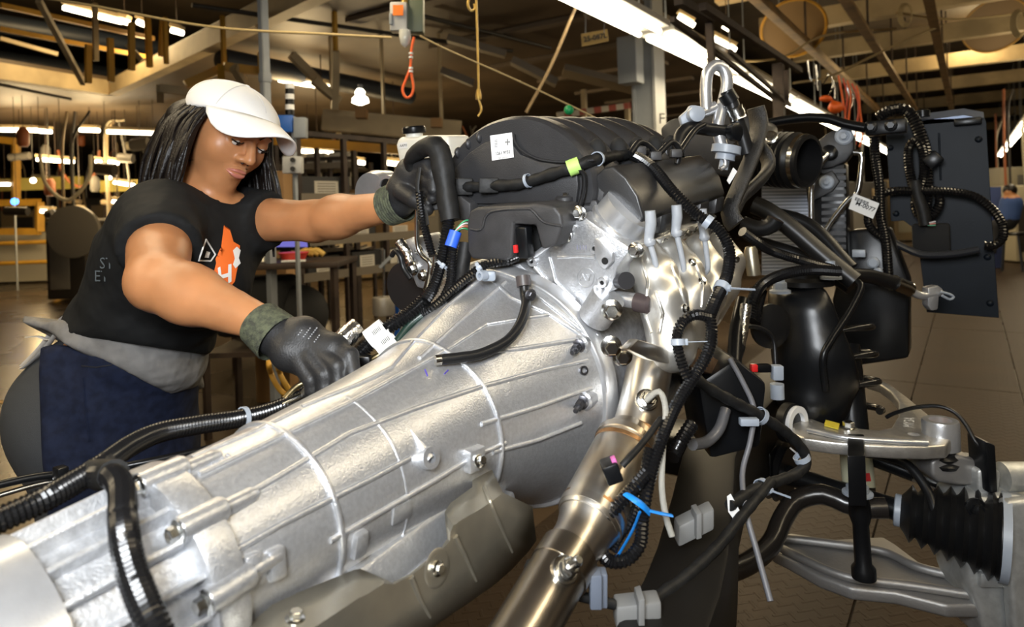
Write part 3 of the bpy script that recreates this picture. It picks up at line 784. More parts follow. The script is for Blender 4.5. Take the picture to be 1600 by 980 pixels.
# thick wrapped trunk at the left of the manifold
G = thing('wrapped_cable_trunk', 'fat cloth-wrapped cable trunk bent over beside the gripping glove', 'wiring harness', atD(700, 350, 1.16))
LG = [(648, 272, 1.22, .010), (640, 252, 1.21, .012), (652, 238, 1.19, .014), (672, 228, 1.17, .018), (686, 236, 1.16, .020), (692, 262, 1.155, .019), (696, 290, 1.15, .0175), (700, 320, 1.145, .0175), (704, 345, 1.14, .017)]
mk('wrapped_bend', tube([tuple(atD(a, b, d)) + (r,) for a, b, d, r in LG], .018, 14, rfun=lambda t, L: 1 + .07 * math.sin(L * 210) * math.sin(L * 83)), TAPE, G, 60)
LG2 = [(703, 340, 1.135), (696, 375, 1.13), (690, 410, 1.12), (680, 445, 1.10), (664, 470, 1.08)]
mk('trunk_loom', tube(path(LG2), .0105, 10, corr=.2, pitch=.0046), LOOM, G, 25)
mk('trunk_loom', tube(path([(712, 360, 1.13), (706, 400, 1.115), (704, 440, 1.10), (692, 470, 1.08)]), .0085, 10, corr=.2, pitch=.0046), LOOM, G, 25)
mk('taped_lead', tube(path([(728, 380, 1.13), (722, 420, 1.12), (718, 455, 1.10), (708, 480, 1.08)]), .012, 10), TAPE, G, 60)
mk('blue_tape', tube(path([(712, 362, 1.12), (704, 386, 1.115)]), .0105, 12, smooth=False), mat('blue_tape', (.03, .12, .75), .45), G, 50)
for k in range(4):
    mk('loose_wire', tube(path([(712, 360 + k, 1.12), (722, 348 + 3 * k, 1.115), (732, 344 + 5 * k, 1.12), (738, 352 + 4 * k, 1.13)]), .0014, 5), mat('wire_%d' % k, ((.05, .35, .15), (.6, .6, .6), (.5, .15, .1), (.02, .25, .1))[k], .4), G, 60)
mk('thin_strap', tube(path([(655, 262, 1.17), (652, 300, 1.165), (664, 330, 1.16), (668, 352, 1.15)]), .0045, 6, flat=.4), TAPE, G, 60)
mk('spiral_hose', tube(path([(655, 300, 1.165), (660, 340, 1.16), (668, 372, 1.15), (676, 400, 1.14)]), .0075, 10, corr=.2, pitch=.005), LOOM, G, 25)
mk('side_bracket', prism([atD(a, b, 1.2) for a, b in ((664, 278), (690, 284), (700, 325), (672, 330))], FW * .03, .003), GREYP, G, 30)
band(G, atD(696, 410, 1.12), atD(690, 418, 1.12), .012, .005)
# 3 long loom down the far side of the transmission
D = thing('transmission_loom', 'long corrugated loom lying along the far side of the transmission', 'wiring harness', atD(440, 640, .95))
LD = [(664, 468, 1.09), (640, 490, 1.08), (606, 512, 1.07), (580, 535, 1.06), (556, 560, 1.05)]
mk('upper_loom', tube(path(LD), .0125, 12, corr=.18, pitch=.005), LOOM, D, 25)
mk('branch_loom', tube(path([(808, 402, 1.10), (790, 408, 1.09), (760, 414, 1.085), (735, 430, 1.08), (705, 455, 1.08), (680, 478, 1.08), (660, 488, 1.085)]), .0080, 10, corr=.2, pitch=.0046), LOOM, D, 25)
band(D, atD(752, 416, 1.085), atD(746, 420, 1.085), .009, .006)
mk('green_stripe_cable', tube(path([(668, 486, 1.09), (640, 508, 1.08), (615, 540, 1.06), (590, 570, 1.04), (560, 590, 1.02)]), .0062, 10), mat('dark_green_cable', (.012, .03, .022), .35), D, 60)
LE = [(500, 600, 1.02), (470, 622, 1.0), (420, 643, .96), (370, 655, .92), (310, 664, .87), (250, 676, .82), (205, 696, .77), (165, 724, .72), (120, 752, .68), (60, 785, .64), (-40, 830, .60)]
ll = mk('lower_loom', tube(path(LE), .0125, 12, corr=.14, pitch=.0046), LOOM, D, 25)
band(ll, atD(377, 654, .925), atD(384, 653, .93), .0135, .006)
mk('tee_joint', tube([tuple(atD(*a)) + (r,) for a, r in (((140, 738, .70), .013), ((160, 742, .69), .0155), ((178, 742, .66), .0145))], .014, 12), TAPE, D, 60)
mk('drop_loom', tube(path([(150, 742, .69), (175, 744, .655), (190, 765, .62), (192, 810, .57), (198, 860, .54), (212, 910, .52), (235, 965, .50), (262, 1020, .49)]), .0118, 12, corr=.12, pitch=.0044), LOOM, D, 25)
mk('foil_hose', tube(path([(560, 512, 1.08), (545, 525, 1.07), (530, 540, 1.06)]), .018, 14, rfun=lambda t, L: 1 + .05 * math.sin(L * 700)), mat('crinkled_foil', (.75, .75, .75)), D, 40)
mk('brake_line', tube(path([(600, 560, 1.05), (575, 570, 1.04), (540, 590, 1.02), (490, 610, 1.0), (440, 632, .97)]), .0045, 8), STEEL, D, 60)
mk('brake_line', tube(path([(606, 545, 1.06), (580, 562, 1.05), (520, 592, 1.01), (470, 600, 1.0), (430, 640, .97)]), .0045, 8), mat('brass_line', (.5, .4, .22), .3, 1), D, 60)
for a, b, k in ((590, 520, 0), (604, 535, 1)):
    tg = mk('barcode_tag', tube(path([(a - 14, b + 12, 1.045), (a + 12, b - 8, 1.05)]), .0165, 20, smooth=False, cap=False), WHITE, D, 60)
    for j in range(6):
        mk('barcode_bar', tube(path([(a - 9 + 2.0 * j, b - 2 - 1.6 * j, 1.0275), (a - 5 + 2.0 * j, b + 4 - 1.6 * j, 1.0275)]), .0005, 4), INK, tg, 0)
mk('line_clip', box(atD(568, 564, 1.03), (.022, .02, .016), (RT, FW, UP), .002), BLACKP, D, 30)
# 4 vent hose on the bell housing
V_ = thing('breather_hose', 'short black rubber vent hose bent across the bell housing', 'hose', atD(790, 560, 1.0))
hp = [hit(BT, a, b, o)[0] for a, b, o in ((686, 573, .012), (715, 570, .014), (750, 562, .016), (785, 545, .018), (808, 520, .020), (820, 490, .020))] + [atD(820, 462, 1.035), atD(819, 448, 1.04)]
mk('hose', tube(hp, .0075, 14), RUBBER, V_, 60)
mk('hose_tip', tube([hp[0] + (hp[0] - hp[1]).normalized() * .008, hp[0]], .0072, 14, smooth=False), STEEL, V_, 40)
mk('hose_cap', tube([hp[-1], atD(817, 432, 1.045)], .0115, 14, smooth=False), mat('dark_sleeve', (.06, .05, .05), .4), V_, 40)
mk('hose_clamp', hexbolt(atD(829, 461, 1.02), RT * .5 - FW, .006), mat('dark_bolt', (.1, .1, .11)), V_, 30)
mk('grey_fitting', merge(box(atD(764, 431, 1.07), (.022, .02, .016), (RT, FW, UP), .004), lathe([(.004, 0), (.004, .012), (.008, .012), (.008, 0)], atD(758, 430, 1.06), -FW - RT, 14, cap=False)), CLIP, V_, 30)
# ================================================================== RADIATOR END
RY = 2.25
RAD = thing('radiator_pack', 'black radiator with finned end tank, cooling lines and support bracket', 'radiator', (-.65, RY, 0.95))
def ry(a, b, y=RY): return atY(a, b, y)
mk('core', prism([ry(a, b, RY + .03) for a, b in ((1190, 288), (1265, 286), (1262, 430), (1190, 430))] , (0, .04, 0)), mat('core_grey', (.22, .24, .28), .4, .6), RAD, 0)
for k in range(26):
    mk('core_fin', bar(ry(1191, 292 + 5.2 * k, RY + .028), ry(1262, 291 + 5.2 * k, RY + .028), .003, .004), mat('fin_grey', (.42, .46, .54), .35, .8), RAD, 0)
tk = mk('end_tank', prism([ry(a, b) for a, b in ((1268, 262), (1320, 255), (1326, 440), (1290, 440), (1268, 400))], (0, .08, 0), .006), BLACKP, RAD, 35)
for k in range(16):
    y = 268 + 10.8 * k
    mk('tank_rib', bar(ry(1284, y, RY - .004), ry(1322, y - 1, RY - .004), .005, .012), PLASTIC, tk, 30)
mk('upper_bracket', prism([ry(a, b, RY - .02) for a, b in ((1266, 230), (1290, 210), (1300, 204), (1322, 204), (1334, 212), (1334, 236), (1322, 252), (1300, 262), (1262, 268))], (0, .05, 0), .006), PLASTIC, RAD, 35)
mk('side_plate', prism([ry(a, b, RY - .015) for a, b in ((1258, 285), (1300, 266), (1312, 284), (1300, 300), (1262, 318))], (0, .02, 0), .004), PLASTIC, RAD, 35)
for a, b, r in ((1319, 213, .017), (1292, 285, .014)):
    mk('grey_bolt', merge(lathe([(r * 1.5, 0), (r * 1.5, .005), (r * 1.2, .008)], ry(a, b, RY - .022), (0, -1, 0), 24), hexbolt(ry(a, b, RY - .028), (0, -1, 0), r * .6)), CLIP, RAD, 30)
for L in (((1296, 240), (1286, 252), (1272, 272), (1268, 300), (1268, 362)), ((1334, 238), (1345, 240), (1346, 258), (1340, 300), (1326, 312), (1300, 345), (1288, 365), (1285, 378)),):
    ln = mk('cooler_line', tube([ry(a, b, RY - .05) for a, b in L], .0085, 12), STEEL, RAD, 60)
mk('line_nut', lathe([(.022, 0), (.022, .02), (.016, .024)], ry(1297, 240, RY - .03), (0, -1, .2), 20), BLACKP, RAD, 35)
SEC = mk('crossbar_mount', prism([ry(a, b, RY - .05) for a, b in ((1352, 190), (1416, 184), (1416, 206), (1352, 212))], (0, .05, 0), .004), BLACKP, RAD, 35)
for a, b in ((1361, 199), (1392, 196)):
    mk('mount_bolt', hexbolt(ry(a, b, RY - .055), (0, -1, 0), .011), BLACKP, SEC, 30)
mk('support_bar', tube([ry(a, b, y) + Vector((0, 0, 0)) for a, b, y in ((1186, 196, RY - .05), (1220, 189, RY - .05), (1260, 184, RY - .05), (1296, 186, RY - .05), (1320, 194, RY - .05), (1352, 200, RY - .05))], .024, 12, flat=.6), BLACKP, RAD, 60)
mk('washer_cap', lathe([(.02, 0), (.02, .02), (.014, .024)], atY(1442, 183, 2.5), (0, 0, 1), 18), BLACKP, RAD, 35)
for L, r in ((((1366, 214), (1368, 250), (1374, 290), (1376, 340), (1384, 380), (1388, 430)), .014), (((1360, 320), (1356, 345), (1364, 360), (1380, 372)), .012)):
    mk('drain_hose', tube([ry(a, b, RY) for a, b in L], r, 12, corr=.12, pitch=.008), LOOM, RAD, 30)
mk('lower_crossmember', prism([ry(a, b, RY + .05) for a, b in ((1326, 360), (1388, 356), (1420, 440), (1420, 560), (1320, 575), (1300, 470))], (0, .12, 0), .01), BLACKP, RAD, 35)
mk('bracket_clip', box(ry(1342, 396, RY - .02), (.035, .01, .022), None, .002), CLIP, RAD, 30)
for a, b, r in ((1365, 410, .016), (1372, 425, .013), (1376, 437, .014)):
    mk('grey_grommet', lathe([(r, 0), (r, .014), (r * .7, .018)], ry(a, b, RY - .03), (0, -1, 0), 18), CLIP, RAD, 40)
mk('air_box', prism([atY(a, b, 2.0) for a, b in ((1030, 200), (1046, 186), (1140, 172), (1200, 190), (1210, 290), (1040, 260))], (0, .12, 0), .012), PLASTIC, RAD, 35)
for k in range(6):
    mk('dark_duct', tube([atY(1180, 330 + 16 * k, 1.98), atY(1260, 350 + 18 * k, 1.98), atY(1330, 420 + 10 * k, 1.95)], .02, 10), BLACKP, RAD, 60) if k in (0, 3) else None
mk('lower_hose', tube([atY(a, b, 1.85) for a, b in ((1178, 320), (1200, 330), (1240, 360), (1280, 395), (1310, 420), (1335, 440))], .024, 16), RUBBER, RAD, 60)
mk('outlet_hose', tube([atY(a, b, 1.7) for a, b in ((1160, 350), (1185, 358), (1205, 352), (1212, 342))], .02, 14), RUBBER, RAD, 60)
# air duct bellows
BEL = thing('intake_bellows', 'ribbed black rubber air-intake bellows with steel clamp', 'air duct', atY(1225, 250, 1.95))
a0, a1 = atY(1186, 248, 2.0), atY(1262, 252, 1.95)
prof = []
for k in range(7):
    prof += [(.064, .004 + k * .017), (.077, .009 + k * .017), (.077, .013 + k * .017)]
mk('bellows', lathe([(.06, -.01)] + prof + [(.070, .125), (.070, .150), (.060, .152), (.058, .06)], a0, a1 - a0, 40, cap=False), RUBBER, BEL, 30)
mk('clamp_band', lathe([(.0715, .128), (.0725, .128), (.0725, .140), (.0715, .140)], a0, a1 - a0, 40, cap=False), STEEL, BEL, 40)
mk('bellows_mouth', lathe([(.057, .06), (.001, .062)], a0, a1 - a0, 30, cap=False), DARK, BEL, 40)
mk('clamp_screw', hexbolt(atY(1204, 215, 1.88), (0, -1, .3), .012), STEEL, BEL, 30)
mk('front_collar', lathe([(.05, -.05), (.066, -.05), (.066, -.012), (.05, -.012)], a0, a1 - a0, 36, cap=False), RUBBER, BEL, 40)
# braided sleeves
for L, lab in ((((1180, 168, 1.42), (1186, 195, 1.42), (1178, 235, 1.40), (1160, 280, 1.38), (1140, 330, 1.36), (1150, 352, 1.35)), 'flat braided cable sleeve beside the bent aluminium pipe'),
               (((1174, 215, 1.45), (1196, 240, 1.45), (1200, 265, 1.44), (1180, 290, 1.41), (1158, 310, 1.39), (1146, 335, 1.38)), 'braided cable sleeve looping in front of the bellows')):
    B_ = mk('braided_sleeve', tube(path(L), .028, 14, flat=.42), mat('braided_nylon', (.012, .011, .010), .42, 0, bump=1.0, bscale=520, spec=.7), None, 60, label=lab, cat='cable sleeve')
# aluminium A/C pipe with quick coupling
AC = thing('air_conditioning_pipe', 'bent aluminium refrigerant pipe standing in a hook above the engine', 'pipe', atD(1115, 230, 1.42))
mk('hook_pipe', tube(path([(1104, 172, 1.42), (1103, 140, 1.42), (1106, 114, 1.42), (1118, 102, 1.42), (1131, 108, 1.42), (1136, 130, 1.42), (1130, 160, 1.42), (1122, 195, 1.41), (1126, 222, 1.41), (1132, 240, 1.41)]), .0125, 18), ALU2, AC, 60)
mk('coupling', merge(lathe([(.030, 0), (.030, .016), (.020, .018), (.020, .030)], atD(1136, 228, 1.41), UP0 * -1 - RT * .2, 22), lathe([(.010, .03), (.010, .05)], atD(1136, 228, 1.41), UP0 * -1 - RT * .2, 14)), CLIP, AC, 40)
mk('coupling_tail', tube(path([(1132, 246, 1.40), (1134, 258, 1.40), (1126, 264, 1.40)]), .005, 10), ALU2, AC, 60)
mk('black_sleeve', tube(path([(1136, 142, 1.40), (1144, 162, 1.40), (1150, 184, 1.40), (1160, 212, 1.40), (1168, 240, 1.40)]), .014, 14), RUBBER, AC, 60)
mk('crimp_sleeve', tube(path([(1147, 168, 1.395), (1155, 186, 1.395)]), .0175, 14, corr=.1, pitch=.012), STEEL, AC, 40)
mk('collar', lathe([(.018, 0), (.018, .022)], atD(1134, 146, 1.40), atD(1142, 158, 1.4) - atD(1134, 146, 1.4), 16), BLACKP, AC, 35)
cpl = mk('quick_clip', prism([atD(a, b, 1.40) for a, b in ((1062, 182), (1076, 170), (1078, 164), (1090, 164), (1100, 172), (1096, 186), (1082, 194), (1072, 198), (1066, 196))], FW * .02, .004), CLIP, AC, 35)
mk('clip_barrel', lathe([(.016, -.006), (.016, .022), (.011, .024)], atD(1085, 180, 1.395), -FW, 20), CLIP, cpl, 40)
mk('cross_tube', tube(path([(1086, 180, 1.41), (1104, 174, 1.42), (1120, 166, 1.42)]), .012, 14), ALU2, AC, 60)
mk('rubber_elbow', tube(path([(1060, 246, 1.36), (1062, 215, 1.37), (1078, 200, 1.39), (1104, 202, 1.40), (1140, 206, 1.41)]), .0135, 14), RUBBER, AC, 60)
mk('elbow_clamp', lathe([(.016, 0), (.019, .004), (.019, .018), (.012, .022)], atD(1142, 207, 1.40), -FW + RT * .6, 16), BLACKP, AC, 40)
mk('white_tab', prism([atD(a, b, 1.38) for a, b in ((1136, 282), (1146, 262), (1152, 268), (1140, 288))], FW * .003), WHITE, AC, 0)
# foil and corrugated hoses running to the strut
for L, r, nm, lab in ((((1160, 362, 1.45), (1185, 380, 1.47), (1205, 392, 1.5), (1245, 405, 1.52), (1300, 420, 1.55)), .011, 'corrugated_hose', 'thin corrugated hose with foil end running above the strut tower'),
                  (((1172, 500, 1.40), (1176, 470, 1.42), (1190, 446, 1.45), (1220, 430, 1.48), (1262, 422, 1.5), (1310, 424, 1.52)), .0125, 'corrugated_hose', 'corrugated black hose arching over the strut tower'),
                  (((1190, 455, 1.5), (1184, 480, 1.47), (1180, 505, 1.45)), .012, 'corrugated_hose', 'short corrugated hose dropping beside the strut tower')):
    mk(nm, tube(path(L), r, 10, corr=.18, pitch=.006), LOOM, None, 25, label=lab, cat='hose')
F_ = thing('foil_covered_line', 'foil-wrapped line hanging vertically beside the strut tower', 'hose', atD(1160, 520, 1.36))
mk('foil_wrap', tube(path([(1166, 476, 1.38), (1162, 505, 1.37), (1156, 540, 1.35)]), .011, 12, rfun=lambda t, L: 1 + .06 * math.sin(L * 800)), mat('crinkled_foil', (.75, .75, .75)), F_, 40)
mk('line_tail', tube(path([(1156, 540, 1.35), (1140, 575, 1.33), (1100, 584, 1.30)]), .012, 12), RUBBER, F_, 60)
mk('brass_fitting', lathe([(.014, 0), (.014, .05), (.010, .06)], atD(1178, 430, 1.42), UP0 + RT * -.1, 16), mat('zinc_fitting', (.55, .5, .38), .3, .9), F_, 40)

# ================================================================== AIR DEFLECTOR PANEL
PY = 2.5
DEF = thing('air_deflector', 'large blue-black sheet air deflector panel with embossed digits', 'panel', atY(1470, 495, PY))
pan = [(1383, 194), (1440, 186), (1538, 184), (1541, 190), (1550, 345), (1561, 497), (1448, 488), (1432, 360), (1412, 345), (1392, 346), (1390, 300)]
pp = mk('panel_sheet', prism([atY(a, b, PY) for a, b in pan], (0, .004, 0), .001, 1), PANEL, DEF, 30)
mk('top_lip', prism([atY(1428, 190, PY), atY(1506, 180, PY), atY(1538, 186, PY), atY(1440, 195, PY)], (0, .09, .03)), mat('lip_blue', (.10, .13, .20), .35, .3), DEF, 30)
mk('top_block', box(atY(1512, 190, PY - .02), (.07, .03, .022), None, .004), BLACKP, DEF, 35)
for a, b in ((1391, 231), (1529, 218), (1400, 334), (1543, 402), (1547, 474)):
    mk('push_rivet', sphere(atY(a, b, PY), .010, 14, 8, sc=(1, .6, 1)), PANEL, pp, 60)
for i, L in enumerate(([(1467, 208), (1470, 282)],)):
    mk('pressed_crease', tube([atY(a, b, PY) for a, b in L], .003, 6, smooth=False, cap=True), PANEL, pp, 60)
text('59Y 85', atY(1494, 352, PY - .001), (1, 0, 0), (0, 0, 1), .036, PANEL, pp, 'embossed_digits', ext=.0016)
mk('cutout_box', box(atY(1455, 372, PY - .03), (.10, .05, .09), None, .008), DARK, DEF, 30)
# loops of loom hung on the panel
W = thing('coiled_panel_harness', 'coiled corrugated harness hanging on the black deflector panel', 'wiring harness', atY(1440, 320, PY - .05))
def pyp(L, y0=PY - .06): return [atY(a, b, y0) for a, b in L]
mk('arch_loom', tube(pyp([(1372, 186), (1384, 176), (1404, 170), (1422, 178), (1436, 205), (1446, 240), (1448, 280), (1446, 320), (1444, 345)]), .019, 12, corr=.15, pitch=.009), LOOM, W, 25)
mk('coil_loom', tube(pyp([(1428, 300), (1420, 260), (1420, 232), (1430, 220), (1440, 232), (1444, 262), (1440, 290), (1430, 315), (1436, 335), (1455, 338), (1468, 318), (1464, 300), (1452, 296)], PY - .085), .014, 12, corr=.15, pitch=.008), LOOM, W, 25)
mk('taped_bundle', tube(pyp([(1430, 282), (1434, 305), (1442, 330), (1446, 352)], PY - .1), .017, 10), TAPE, W, 60)
mk('side_loop', tube(pyp([(1362, 318), (1376, 305), (1400, 298), (1440, 299), (1480, 299), (1520, 306), (1548, 325), (1566, 350), (1566, 372), (1552, 384), (1538, 384)], PY - .1), .013, 12, corr=.15, pitch=.008), LOOM, W, 25)
mk('connector', box(atY(1458, 250, PY - .1), (.05, .04, .045), basis(Vector((.6, 0, .5))), .006), BLACKP, W, 30)
for k in range(3):
    mk('loose_end', tube(pyp([(1442, 342 + 2 * k), (1450, 348 + 2 * k), (1462, 346 + 3 * k)], PY - .11), .0022, 5), mat('wire_%d' % (k + 1), (.6, .6, .6)), W, 60)
mk('flat_duct', tube(pyp([(1364, 362), (1390, 376), (1415, 388), (1440, 398), (1480, 398), (1510, 394), (1530, 390)], PY - .12), .024, 10, flat=.45), mat('satin_black_duct', (.03, .033, .04), .35), W, 60)
TAG = thing('paper_part_tag', 'white barcode tag tied to the radiator lines', 'tag', atY(1348, 335, RY - .08))
tg = mk('tag_card', prism([atY(a, b, RY - .08) for a, b in ((1334, 302), (1374, 318), (1364, 342), (1326, 326))], (0, .001, 0)), WHITE, TAG, 0)
rr = atY(1370, 330, RY - .08) - atY(1330, 314, RY - .08)
text('M-0077', atY(1352, 323, RY - .0815), rr, (0, 0, 1), .017, INK, tg, 'tag_number', bold=.0003)
for k in range(14):
    a = 1338 + 1.5 * k
    mk('barcode_bar', bar(atY(a, 308 + .6 * k, RY - .0812), atY(a - 2, 313 + .6 * k, RY - .0812), .0012 if k % 3 else .0022, .0004, (0, 1, 0)), INK, tg, 0)
# A/C line with aluminium end in front of the panel
AL = thing('pinched_coolant_line', 'black hose ending in an aluminium fitting with wire loop', 'hose', atD(1430, 455, 1.9))
mk('rubber_line', tube(path([(1330, 430, 1.75), (1360, 432, 1.8), (1395, 442, 1.85), (1410, 446, 1.87)]), .019, 14), RUBBER, AL, 60)
mk('crimp', tube(path([(1396, 442, 1.85), (1420, 452, 1.87)]), .022, 14, corr=.12, pitch=.014), STEEL, AL, 40)
mk('alloy_end', tube(path([(1418, 452, 1.87), (1438, 462, 1.87), (1456, 460, 1.87), (1470, 456, 1.87)]), .011, 12), ALU2, AL, 60)
blk = mk('end_block', prism([atD(a, b, 1.86) for a, b in ((1450, 450), (1466, 446), (1474, 452), (1468, 462), (1466, 484), (1456, 486), (1450, 478))], FW * .03, .004), ALU2, AL, 35)
mk('wire_loop', tube(path([(1470, 456, 1.85), (1484, 460, 1.85), (1490, 464, 1.85), (1484, 468, 1.85), (1472, 462, 1.85)]), .0035, 8), CLIP, AL, 60)

# ================================================================== FRAME AND SUSPENSION
FRM = thing('truck_chassis', 'black-painted ladder frame rails running under the engine', 'truck frame', (-.45, 1.2, .62))
def rail(pts, w, z0, z1, nm='frame_rail'):
    C = [Vector(p) for p in spline([Vector((x, y, 0)) for x, y in pts], .08)]
    rings = []
    for i, p in enumerate(C):
        t = (C[min(i + 1, len(C) - 1)] - C[max(0, i - 1)]).normalized(); x = Vector((t.y, -t.x, 0))
        rings.append([p - x * w + Vector((0, 0, z0)), p + Vector((0, 0, z0)), p + Vector((0, 0, z1)), p - x * w + Vector((0, 0, z1))])
    return mk(nm, bevel_vf(fix(loft(rings)), .008, 2), mat('frame_wax_black', (.007, .006, .005), .5, 0, spec=.22, var=.3, vscale=5), FRM, 35)
R1 = rail([(-.20, .15), (-.24, .5), (-.27, .845), (-.335, 1.13), (-.40, 1.41), (-.41, 1.8), (-.40, 2.45)], .10, .68, .86)
rail([(-1.06, .1), (-1.03, .5), (-.98, .845), (-.92, 1.13), (-.86, 1.5), (-.85, 2.45)], .10, .68, .86)
mk('cross_member', bevel_vf(box((-.63, .55, .72), (.75, .10, .06)), .01), BLACKP, FRM, 35)
mk('cross_member', bevel_vf(box((-.63, 1.75, .70), (.45, .16, .10)), .01), BLACKP, FRM, 35)
# inner flange lines and bracket on the far rail seen at the left edge
mk('rail_lip', tube(path([(-20, 762, .98), (60, 745, 1.02), (140, 738, 1.06), (240, 720, 1.1), (330, 700, 1.15)]), .006, 8), BLACKP, FRM, 60)
mk('rail_lip', tube(path([(-20, 780, .98), (60, 757, 1.02), (120, 747, 1.05)]), .004, 8), STEEL, FRM, 60)
mk('rail_clip', box(atD(95, 741, 1.0), (.02, .015, .022), None, .002), BLACKP, FRM, 30)
BR1 = bvh(R1)
for a, b in ((1085, 830), (1160, 800)):
    p, n = hit(BR1, a, b)
    if p: mk('rail_hole', lathe([(.012, .0008), (.0001, .0008)], p, n, 18, cap=False), DARK, FRM, 0)
mk('engine_mount', prism([atD(a, b, 1.15) for a, b in ((1090, 600), (1150, 560), (1200, 600), (1190, 700), (1110, 720))], FW * .15, .01), BLACKP, FRM, 35)
mk('steering_shaft', tube(path([(1160, 470, 1.42), (1150, 520, 1.36), (1146, 600, 1.28)]), .014, 12), BLACKP, FRM, 60)

# strut tower
STW = thing('strut_tower', 'black coil-over strut with sheet-metal tower and label sticker', 'shock absorber', (-.27, 1.75, .5))
def tw_fn(P):
    d = None
    prof_ = [((1258, 455, 1.72), .085), ((1270, 490, 1.70), .10), ((1280, 550, 1.68), .105), ((1270, 620, 1.66), .085)]
    for (a, ra), (b, rb_) in zip(prof_[:-1], prof_[1:]):
        c = sd_cap(P, atD(*a), atD(*b), ra, rb_)
        d = c if d is None else smin(d, c, .03)
    d = smax(d, sd_plane(P, atD(1270, 443, 1.70), UP0 * 1 + RT * -.12), .012)
    d = smax(d, sd_plane(P, atD(1318, 540, 1.66), RT + UP0 * .35 - FW * .2), .01)
    return d
c_ = np.array(atD(1270, 540, 1.69))
SH = mk('tower_shell', surf(tw_fn, c_ - .24, c_ + .24, .010), BLACKP, STW, 180)
mk('tower_edge', tube(path([(1340, 440, 1.62), (1345, 452, 1.6), (1326, 490, 1.58), (1300, 530, 1.56), (1286, 560, 1.55), (1290, 610, 1.56)]), .008, 8), BLACKP, STW, 60)
mk('top_mount', lathe([(.07, 0), (.07, .012), (.055, .02), (.055, .035), (.03, .04)], atD(1256, 445, 1.70), UP0, 28), RUBBER, STW, 40)
for a, b in ((1219, 456), (1298, 434)):
    mk('mount_nut', merge(hexbolt(atD(a, b, 1.64), UP0, .016, .02), lathe([(.012, .02), (.011, .04)], atD(a, b, 1.64), UP0, 14)), CLIP, STW, 30)
mk('bump_stop', lathe([(.04, 0), (.05, .01), (.05, .02), (.03, .03)], atD(1197, 508, 1.55), -FW + RT * .3, 26), RUBBER, STW, 40)
ST0, ST1 = atD(1318, 520, 1.72), atD(1340, 740, 1.62)
sp = []
dz = (ST1 - ST0).normalized(); X_, Y_, Z_ = basis(dz)
for k in range(90):
    t = k / 89; a = t * 2 * math.pi * 3.1
    sp.append(ST0 + (ST1 - ST0) * (t * .62 - .05) + (X_ * math.cos(a) + Y_ * math.sin(a)) * .066)
mk('coil_spring', tube(sp, .0085, 10, step=.02), mat('spring_gloss', (.015, .014, .013), .18, .2), STW, 60)
mk('strut_tube', lathe([(.035, 0), (.035, .34), (.03, .36)], ST0 + dz * .03, dz, 26), BLACKP, STW, 40)
stk = mk('strut_sticker', lathe([(.0356, .255), (.0356, .33)], ST0 + dz * .03, dz, 40, cap=False), mat('cream_label', (.62, .60, .42), .5), STW, 60)
for k, (a, b, cl) in enumerate(((1353, 746, (.62, .03, .03)), (1347, 760, (.75, .75, .72)))):
    p, n = hit(bvh(stk), a, b, .0008)
    if p: mk('label_patch', box(p, (.02, .018, .0008), basis(n)), mat('patch_%d' % k, cl, .5), stk, 30)
# upper control arm, aluminium
ZU = .835
UCA = thing('upper_control_arm', 'forged aluminium upper control arm with open ball-joint ring', 'control arm', atZ(1400, 680, ZU))
arm = [(1235, 655), (1245, 640), (1252, 648), (1290, 662), (1330, 668), (1372, 672), (1392, 668), (1403, 650), (1404, 628), (1392, 612), (1372, 598), (1352, 592), (1362, 588), (1390, 600), (1420, 622), (1456, 652), (1484, 668), (1490, 682), (1478, 696), (1445, 698), (1400, 697), (1350, 694), (1300, 690), (1255, 684), (1240, 678)]
A_ = mk('arm_plate', prism([atZ(a, b, ZU) for a, b in arm], (0, 0, -.028), .005, 3), mat('forged_aluminium', (.58, .56, .52), .36, .85, bump=.2, bscale=300, var=.1, vscale=60), UCA, 35)
bp = atZ(1470, 678, ZU)
mk('ball_joint_ring', lathe([(.022, .012), (.022, .03), (.034, .03), (.036, .024), (.036, -.03), (.028, -.034)], bp, UP0, 32, cap=False), ALU2, UCA, 40)
mk('joint_cup', lathe([(.0215, .016), (.018, .012), (.0001, .010)], bp, UP0, 24, cap=False), mat('copper_grease', (.40, .20, .08), .3, .6), UCA, 60)
mk('joint_boot', lathe([(.030, 0), (.034, .008), (.026, .014), (.033, .022), (.026, .03), (.028, .04)], bp - UP0 * .07, UP0, 26), RUBBER, UCA, 40)
mk('bushing_ring', lathe([(.026, 0), (.026, .02), (.040, .02), (.040, 0)], atZ(1250, 662, ZU) - EX * .02, EX + Vector((0, -.35, 0)), 30, cap=False), mat('white_bushing', (.75, .76, .78), .4), UCA, 40)
mk('bushing_rubber', lathe([(.045, -.006), (.045, .012), (.041, .014)], atZ(1246, 662, ZU) - EX * .02, EX + Vector((0, -.35, 0)), 30), RUBBER, UCA, 40)
mk('arm_rail', tube([atZ(a, b, ZU + .006) for a, b in ((1262, 672), (1320, 684), (1400, 690), (1450, 692))], .006, 8), ALU2, UCA, 60)
mk('yellow_label', prism([atZ(a, b, ZU + .001) for a, b in ((1290, 658), (1312, 664), (1310, 672), (1288, 666))], (0, 0, .003)), mat('yellow_tag', (.55, .45, .04), .5), UCA, 0)
mk('arm_bolt', hexbolt(atZ(1326, 670, ZU), UP0, .012), STEEL, UCA, 30)
mk('arm_strap', prism([atZ(a, b, ZU + .008) for a, b in ((1324, 678), (1350, 678), (1352, 712), (1324, 712))], (0, 0, -.1), .003), BLACKP, UCA, 30)
